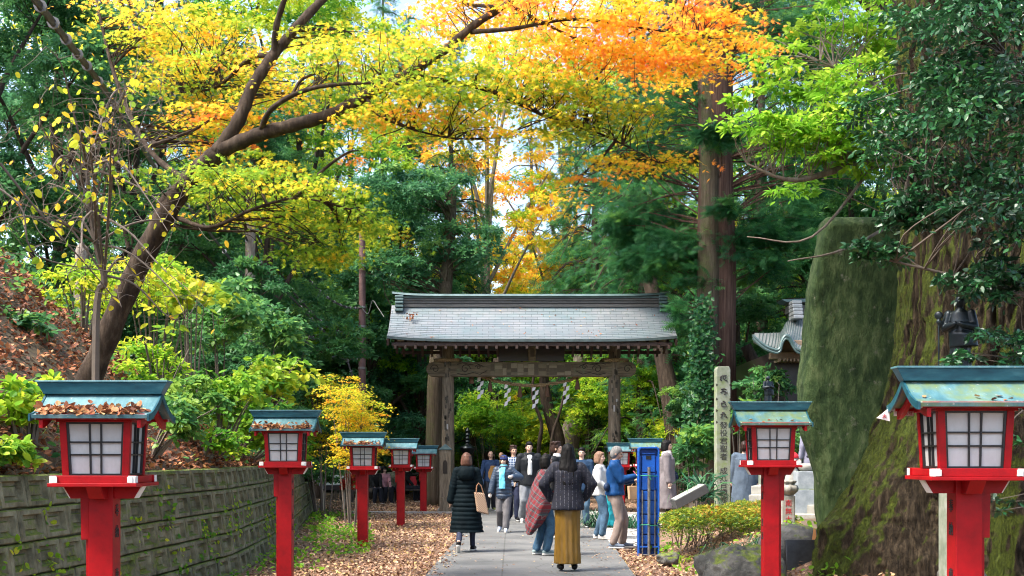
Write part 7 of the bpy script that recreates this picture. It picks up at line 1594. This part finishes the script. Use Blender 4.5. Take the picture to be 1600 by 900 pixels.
# 6 distant person
person('small distant person seen between the two young men', 1.06, 38.5, 1.6, 0, hair='dark', hairstyle='bob', girl=True, top=cloth('dusk_coat', (.05, .05, .06)), toplen=.5, trousers=C_dgrey, shoes=M_black, vox=.014)
person('distant person with light hood walking behind the scarfed person', -.35, 40, 1.62, 170, hair='lightbrown', hairstyle='short', top=cloth('olive_coat', (.1, .1, .06)), toplen=.6, trousers=C_dgrey, shoes=M_black, vox=.014)
# 7 curly haired man
e, J, lw, Z = person('curly haired man in dark jacket with white collar looking right behind the shawl', .87, 23.7, 1.78, 70, feet=((-.1, .0, 0, 0), (.1, .05, 0, 0)), hands=((-.25, -.05, .85), (.25, -.1, .85)), hair='dark', hairstyle='tuft', headyaw=10, top=C_bj, toplen=.82, topfat=.045, sleeve=.03, trousers=C_dgrey, tfat=.02, shoes=cloth('brown_shoe', (.3, .22, .16)))
b = Blob(); b.loft([(Z(1.4), .09, .08, 0, -.01), (Z(1.46), .078, .075, 0, -.01), (Z(1.52), .068, .066, 0, 0)]); fit(e, 'collar', b, cloth('white_knit', (.6,) * 3), .01, lw)
b = Blob(); b.ell((0, .16, Z(1.22)), (.13, .07, .19)); fit(e, 'backpack', b, M_black, .012, lw)
# 8 woman in plaid shawl
e, J, lw, Z = person('woman wrapped in a red and teal plaid shawl leaning towards her long haired companion', .5, 19.6, 1.55, 120, feet=((-.1, .0, 0, 0), (.12, .06, 0, 0)), hands=((-.1, -.2, 1.15), (.14, -.2, 1.1)), girl=True, hair='black', hairstyle='bob', lean=.14, headyaw=0, nod=-12, top=cloth('black_top', (.02,) * 3), toplen=.85, trousers=C_jeanp, tfat=.022, shoes=cloth('grey_teal_trainer', (.2, .27, .28), .6))
b = Blob(); fold = lambda a, z: 1 + .07 * math.sin(a * 7 + z * 3) * max(0, (Z(1.3) - z) / .6) + .05 * math.sin(a * 3)
b.loft([(Z(.36), .04, .04, -.04, .3), (Z(.5), .13, .12, -.03, .22), (Z(.66), .2, .18, -.02, .13), (Z(.82), .245, .23, -.01, .06), (Z(1.0), .265, .235, 0, .0), (Z(1.2), .25, .205, 0, 0), (Z(1.33), .215, .165, 0, 0), (Z(1.42), .15, .12, 0, 0), (Z(1.47), .085, .085, 0, 0)], 40, mod=fold)
b.loft([(Z(.5), .04, .06, .17, .1), (Z(.6), .1, .1, .15, .08), (Z(.8), .14, .16, .12, .04), (Z(1.0), .16, .18, .08, 0)], 24, mod=fold); fit(e, 'shawl', b, plaid_mat(), .011, lw, .012, 9)
# 9 woman with long black hair, striped knit and ochre skirt
e, J, lw, Z = person('long haired woman from behind in navy striped cardigan and ochre satin skirt', .775, 16.9, 1.68, 180, feet=((-.09, -.02, 0, 0), (.09, .0, 0, 0)), hands=((-.235, -.1, .98), (.235, -.1, .98)), girl=True, hair='black', hairstyle='long', top=stripes_mat(), toplen=.83, topfat=.05, hem=.02, sleeve=.032, shoes=M_black, sole=None, elbow=(1.4, .5, -.2), collar=.02)
b = Blob(); sk = lambda a, z: 1 + .045 * math.cos(a * 13 + z * 2) * min(1, max(0, (.9 - z) / .4)) + .02 * math.cos(a * 5)
b.loft([(.1, .178, .14, 0, .0), (.13, .178, .14, 0, 0), (.4, .168, .13, 0, 0), (.7, .172, .13, 0, 0), (.88, .178, .13, 0, 0), (1.0, .15, .11, 0, 0)], 72, mod=sk)
fit(e, 'skirt', b, pm('ochre_satin', [(.13, .07, .01), (.22, .12, .018)], 4, .36, .25, .006, 8, spec=.5, stretch=(3, 3, .6)), .008, lw, .004, 12)
# 10 young man in navy
person('young man in dark blue jacket behind the woman with long black hair', 1.56, 27.2, 1.7, -8, hair='black', hairstyle='fringe', top=cloth('deep_blue_jacket', (.02, .045, .09)), toplen=.8, topfat=.035, trousers=cloth('bluish_jeans', (.08, .14, .2)), shoes=M_black, vox=.012)
# 11 woman in pale sweater with turquoise coat over arm
e, J, lw, Z = person('woman in pale grey sweater and blue jeans carrying a turquoise coat', 1.69, 23.4, 1.6, 75, feet=((-.09, -.06, 0, 0), (.1, .08, 0, 0)), hands=((-.16, -.2, .98), (.2, -.22, .98)), girl=True, hair='lightbrown', hairstyle='bob', top=cloth('pale_sweater', (.46, .47, .47)), toplen=.86, topfat=.035, sleeve=.028, trousers=cloth('mid_jeans', (.06, .11, .17), .9, .4), tfat=.024, shoes=cloth('white_trainer', (.6,) * 3), headyaw=-10)
t_ = empty('coat', (1.87, 23.15, .72), 0, 'turquoise coat draped over the arm of the woman in the pale sweater', 'coat'); b = Blob(); b.loft([(-.45, .1, .07, .02, 0), (-.3, .14, .09, 0, 0), (-.05, .13, .1, -.02, 0), (.15, .11, .11, -.04, 0), (.24, .07, .08, -.04, 0)], mod=lambda a, z: 1 + .08 * math.sin(a * 6 + z * 8)); b.mesh('folded_cloth', pm('turquoise_nylon', [(.01, .3, .36), (.02, .42, .5)], 6, .5, .4, .01, 14), t_, .01, wr=.012)
# 12 man in blue jacket with phone and paper bag
C_bl = cloth('royal_blue_jacket', (.008, .05, .16), .6, .2)
e, J, lw, Z = person('grey haired man in blue jacket and taupe trousers looking at his phone', 1.78, 21.0, 1.68, 78, feet=((-.1, .02, 0, 0), (.11, -.1, 0, 0)), hands=((-.06, -.33, 1.22), (.1, -.3, 1.15)), hair='grey', hairstyle='short', skin=1, nod=16, headyaw=0, top=C_bl, toplen=.9, topfat=.04, sleeve=.03, trousers=C_beige, tfat=.018, shoes=cloth('slate_trainer', (.12, .15, .2), .6), collar=.02)
b = Blob(); b.ell((-.13, .12, Z(1.04)), (.12, .06, .075)); fit(e, 'waist_bag', b, cloth('navy_nylon', (.015, .03, .07), .5), .011, lw)
ph = empty('phone', (2.13, 20.93, 1.28), R(78), 'pink cased phone in the hand of the man in the blue jacket', 'phone'); mb = MB(); mb.box(-.035, .035, -.006, .006, -.06, .07); mb.build('case', flat('pink_case', (.6, .12, .2), .4), ph, rot=(R(-35), 0, 0), bevel=.004)
t_ = empty('paper_bag', (2.1, 20.85, .98), R(15), 'small brown paper bag hanging from the hand of the man in the blue jacket', 'bag'); mb = MB(); mb.frust(-.13, .1, .045, .1, .115, .05); mb.build('bag_body', pm('kraft_paper', [(.42, .26, .14), (.55, .36, .21)], 8, .8, .2), t_, bevel=.006); mb = MB(); mb.tube([(-.05, 0, .1), (-.02, 0, .19), (.02, 0, .19), (.05, 0, .1)], .006, 5); mb.build('handle', flat('kraft_handle', (.4, .25, .14), .8), t_)
# 13 woman in long mauve-grey coat
e, J, lw, Z = person('woman in long grey brown coat and cream scarf standing right of the blue table', 3.08, 24.2, 1.68, 80, hands=((-.25, -.06, .85), (.25, -.1, .9)), girl=True, hair='black', hairstyle='bob', headyaw=0, top=cloth('grey_brown_coat', (.17, .15, .155)), toplen=.35, topfat=.05, hem=.05, sleeve=.03, trousers=C_dgrey, shoes=M_black)
b = Blob(); b.loft([(Z(1.4), .12, .11, 0, 0), (Z(1.47), .105, .1, 0, 0), (Z(1.52), .08, .08, 0, 0)]); b.loft([(Z(1.05), .06, .03, .13, -.1), (Z(1.3), .06, .035, .13, -.1), (Z(1.45), .05, .05, .08, -.05)]); fit(e, 'scarf', b, cloth('cream_wool', (.55, .48, .45)), .01, lw, .006)
b = Blob(); b.ell((.2, -.1, Z(.98)), (.06, .13, .14)); fit(e, 'shoulder_bag', b, cloth('deep_navy_bag', (.01, .02, .05), .5), .012, lw)
# 14 figure in blue grey coat behind the right lantern
person('person in long blue grey coat between the inscribed pillar and the right lantern', P(1163, 700, 25.5).x, 25.5, 1.68, 165, hands=((-.27, -.02, .82), (.27, -.02, .82)), hair='dark', hairstyle='short', top=cloth('blue_grey_coat', (.09, .12, .16)), toplen=.42, topfat=.06, hem=.06, sleeve=.035, trousers=cloth('navy_skirt', (.02, .03, .07)), shoes=M_black)
person('person in pale blue jacket mostly hidden behind the right lantern post', P(1184, 700, 26.3).x, 26.3, 1.6, 10, hair='black', hairstyle='bob', girl=True, top=cloth('pale_blue_jacket', (.16, .24, .34)), toplen=.75, topfat=.05, trousers=cloth('navy_skirt', (.02,) * 3), shoes=M_black, vox=.014)
person('person in mauve grey top glimpsed between lantern and stone slab', 5.65, 22.9, 1.55, 200, z=.75, hair='black', hairstyle='short', top=cloth('mauve_top', (.2, .2, .26)), toplen=.75, trousers=C_dgrey, shoes=M_black, vox=.014)
# seated visitors
bench = empty('bench', (-4.15, 41.4, 0), R(16), 'dark wooden bench with seated visitors beyond the left lanterns', 'bench')
M_bw = flat('dark_bench_wood', (.05, .04, .03), .7)
for yy in (0, .14, .28): mb = MB(); mb.box(-1.5, 1.9, yy - .06, yy + .06, .4, .44); mb.build('seat_slat', M_bw, bench, bevel=.005)
for xx in (-1.3, .2, 1.7): mb = MB(); mb.box(xx - .05, xx + .05, -.04, .32, 0, .4); mb.build('leg', M_bw, bench)
SG = 'elderly visitors seated on the bench'
def seated(label, px, Y, h, face, **k):
    x_ = (px - 800) * Y / F
    return person(label, x_, Y, h, face, feet=((-.12, -.42, 0, 0), (.12, -.44, 0, 0)), hip=.41, z=0, group=SG, shoes=M_black, **{**dict(hands=((-.1, -.33, 1.0), (.12, -.33, 1.0)), vox=.014), **k})
seated('person in black with teal bag at the left end of the bench', 586, 40.7, 1.6, 20, top=cloth('black_coat', (.015,) * 3), toplen=.84, trousers=C_dgrey, hair='black', hairstyle='bob')
e, J, lw, Z = seated('woman in pink cardigan and black hat seated with a cane', 600, 41.0, 1.6, 25, girl=True, top=cloth('dusty_pink', (.42, .2, .22)), toplen=.84, trousers=C_dgrey, hair='black', hairstyle='bob', headyaw=25)
b = Blob(); b.ell((0, 0, Z(1.68)), (.1, .105, .07)); b.loft([(Z(1.645), .15, .15, 0, 0), (Z(1.66), .14, .14, 0, 0)]); fit(e, 'hat', b, M_black, .012, lw)
e, J, lw, Z = seated('man in olive jacket, cap and white beard seated on the bench', 616, 41.4, 1.68, 8, top=cloth('olive_jacket', (.11, .115, .075)), toplen=.82, topfat=.045, trousers=C_dgrey, hair='grey')
b = Blob(); b.ell((0, .0, Z(1.67)), (.09, .1, .055)); b.loft([(Z(1.645), .07, .07, 0, -.07), (Z(1.658), .065, .065, 0, -.07)]); fit(e, 'cap', b, cloth('brown_cap', (.08, .05, .04)), .012, lw)
b = Blob(); b.ell((0, -.08, Z(1.55)), (.055, .045, .05)); fit(e, 'beard', b, cloth('white_beard', (.6, .58, .55)), .012, lw)
seated('person in black with pale face mask seated behind the fourth left lantern post', 636, 42.4, 1.66, 60, top=cloth('black_coat', (.015,) * 3), toplen=.8, trousers=C_dgrey, hair='lightbrown')
mb = MB(); mb.tube([(0, 0, 0), (0, 0, .72)], .012, 6); mb.tube([(0, 0, .72), (.05, 0, .76), (.1, 0, .74)], .014, 6); tag(mb.build('walking_cane', M_bw, loc=(P(607, 0, 40.3).x, 40.4, .0)), 'thin walking cane standing before the woman in pink', 'cane')
mb = MB(); b = Blob(); b.loft([(0, .12, .05, 0, 0), (.25, .13, .055, 0, 0), (.4, .1, .04, 0, 0)]); o = b.mesh('red_bag', flat('red_nylon', (.6, .02, .03), .6), None, .012, wr=.01); o.name = 'bag'; o.location = (P(645, 0, 42.3).x, 42.3, .48); tag(o, 'bright red bag on the bench end beside the fence', 'bag')
fence = empty('railing', (-3.0, 43.5, 0), R(24), 'dark timber railing behind the bench', 'railing')
for xx in (-2.6, -1.3, 0.0): mb = MB(); mb.tube([(xx, 0, -.1), (xx, 0, 1.1)], .06, 8); mb.build('post', M_bw, fence)
for zz in (.5, .95): mb = MB(); mb.tube([(-2.7, 0, zz), (.05, 0, zz)], .04, 8); mb.build('rail', M_bw, fence)
# bronze lanterns beyond the gate
for (px, Y, lab) in ((731, 42, 'dark bronze lantern on a pedestal left of the path beyond the gate'), (956, 41, 'dark bronze lantern on a pedestal right of the path beyond the gate')):
    x_ = (px - 800) * Y / F; e = empty('bronze_lantern', (x_, Y, 0), 0, lab, 'bronze lantern', 'bronze lanterns beyond the gate')
    mb = MB(); mb.lathe([(.35, 0), (.35, .2), (.22, .3), (.12, .45), (.1, .9), (.14, 1.0), (.24, 1.15), (.26, 1.25), (.18, 1.3)], 10); mb.build('stem', M_bronze, e, smooth='auto')
    mb = MB(); mb.lathe([(.17, 1.3), (.19, 1.62), (.17, 1.64)], 6); mb.build('fire_box', M_bronze, e)
    mb = MB(); mb.lathe([(.17, 1.66), (.25, 1.8), (.28, 1.86), (.24, 1.92), (.12, 1.96), (.07, 2.02), (.1, 2.08), (.07, 2.14), (.1, 2.2), (.07, 2.26), (.1, 2.32), (.07, 2.38), (.09, 2.46), (.03, 2.56)], 12); mb.build('roof', M_bronze, e, smooth='auto')
mb = MB(); mb.box(-.5, .5, -.06, .06, .5, .62); mb.box(-.4, -.32, -.05, .05, 0, .5); mb.box(.32, .4, -.05, .05, 0, .5); tag(mb.build('stone_bench', M_bw, loc=(P(552, 0, 36).x, 36.5, 0)), 'low dark stool beside the third left lantern post', 'bench')
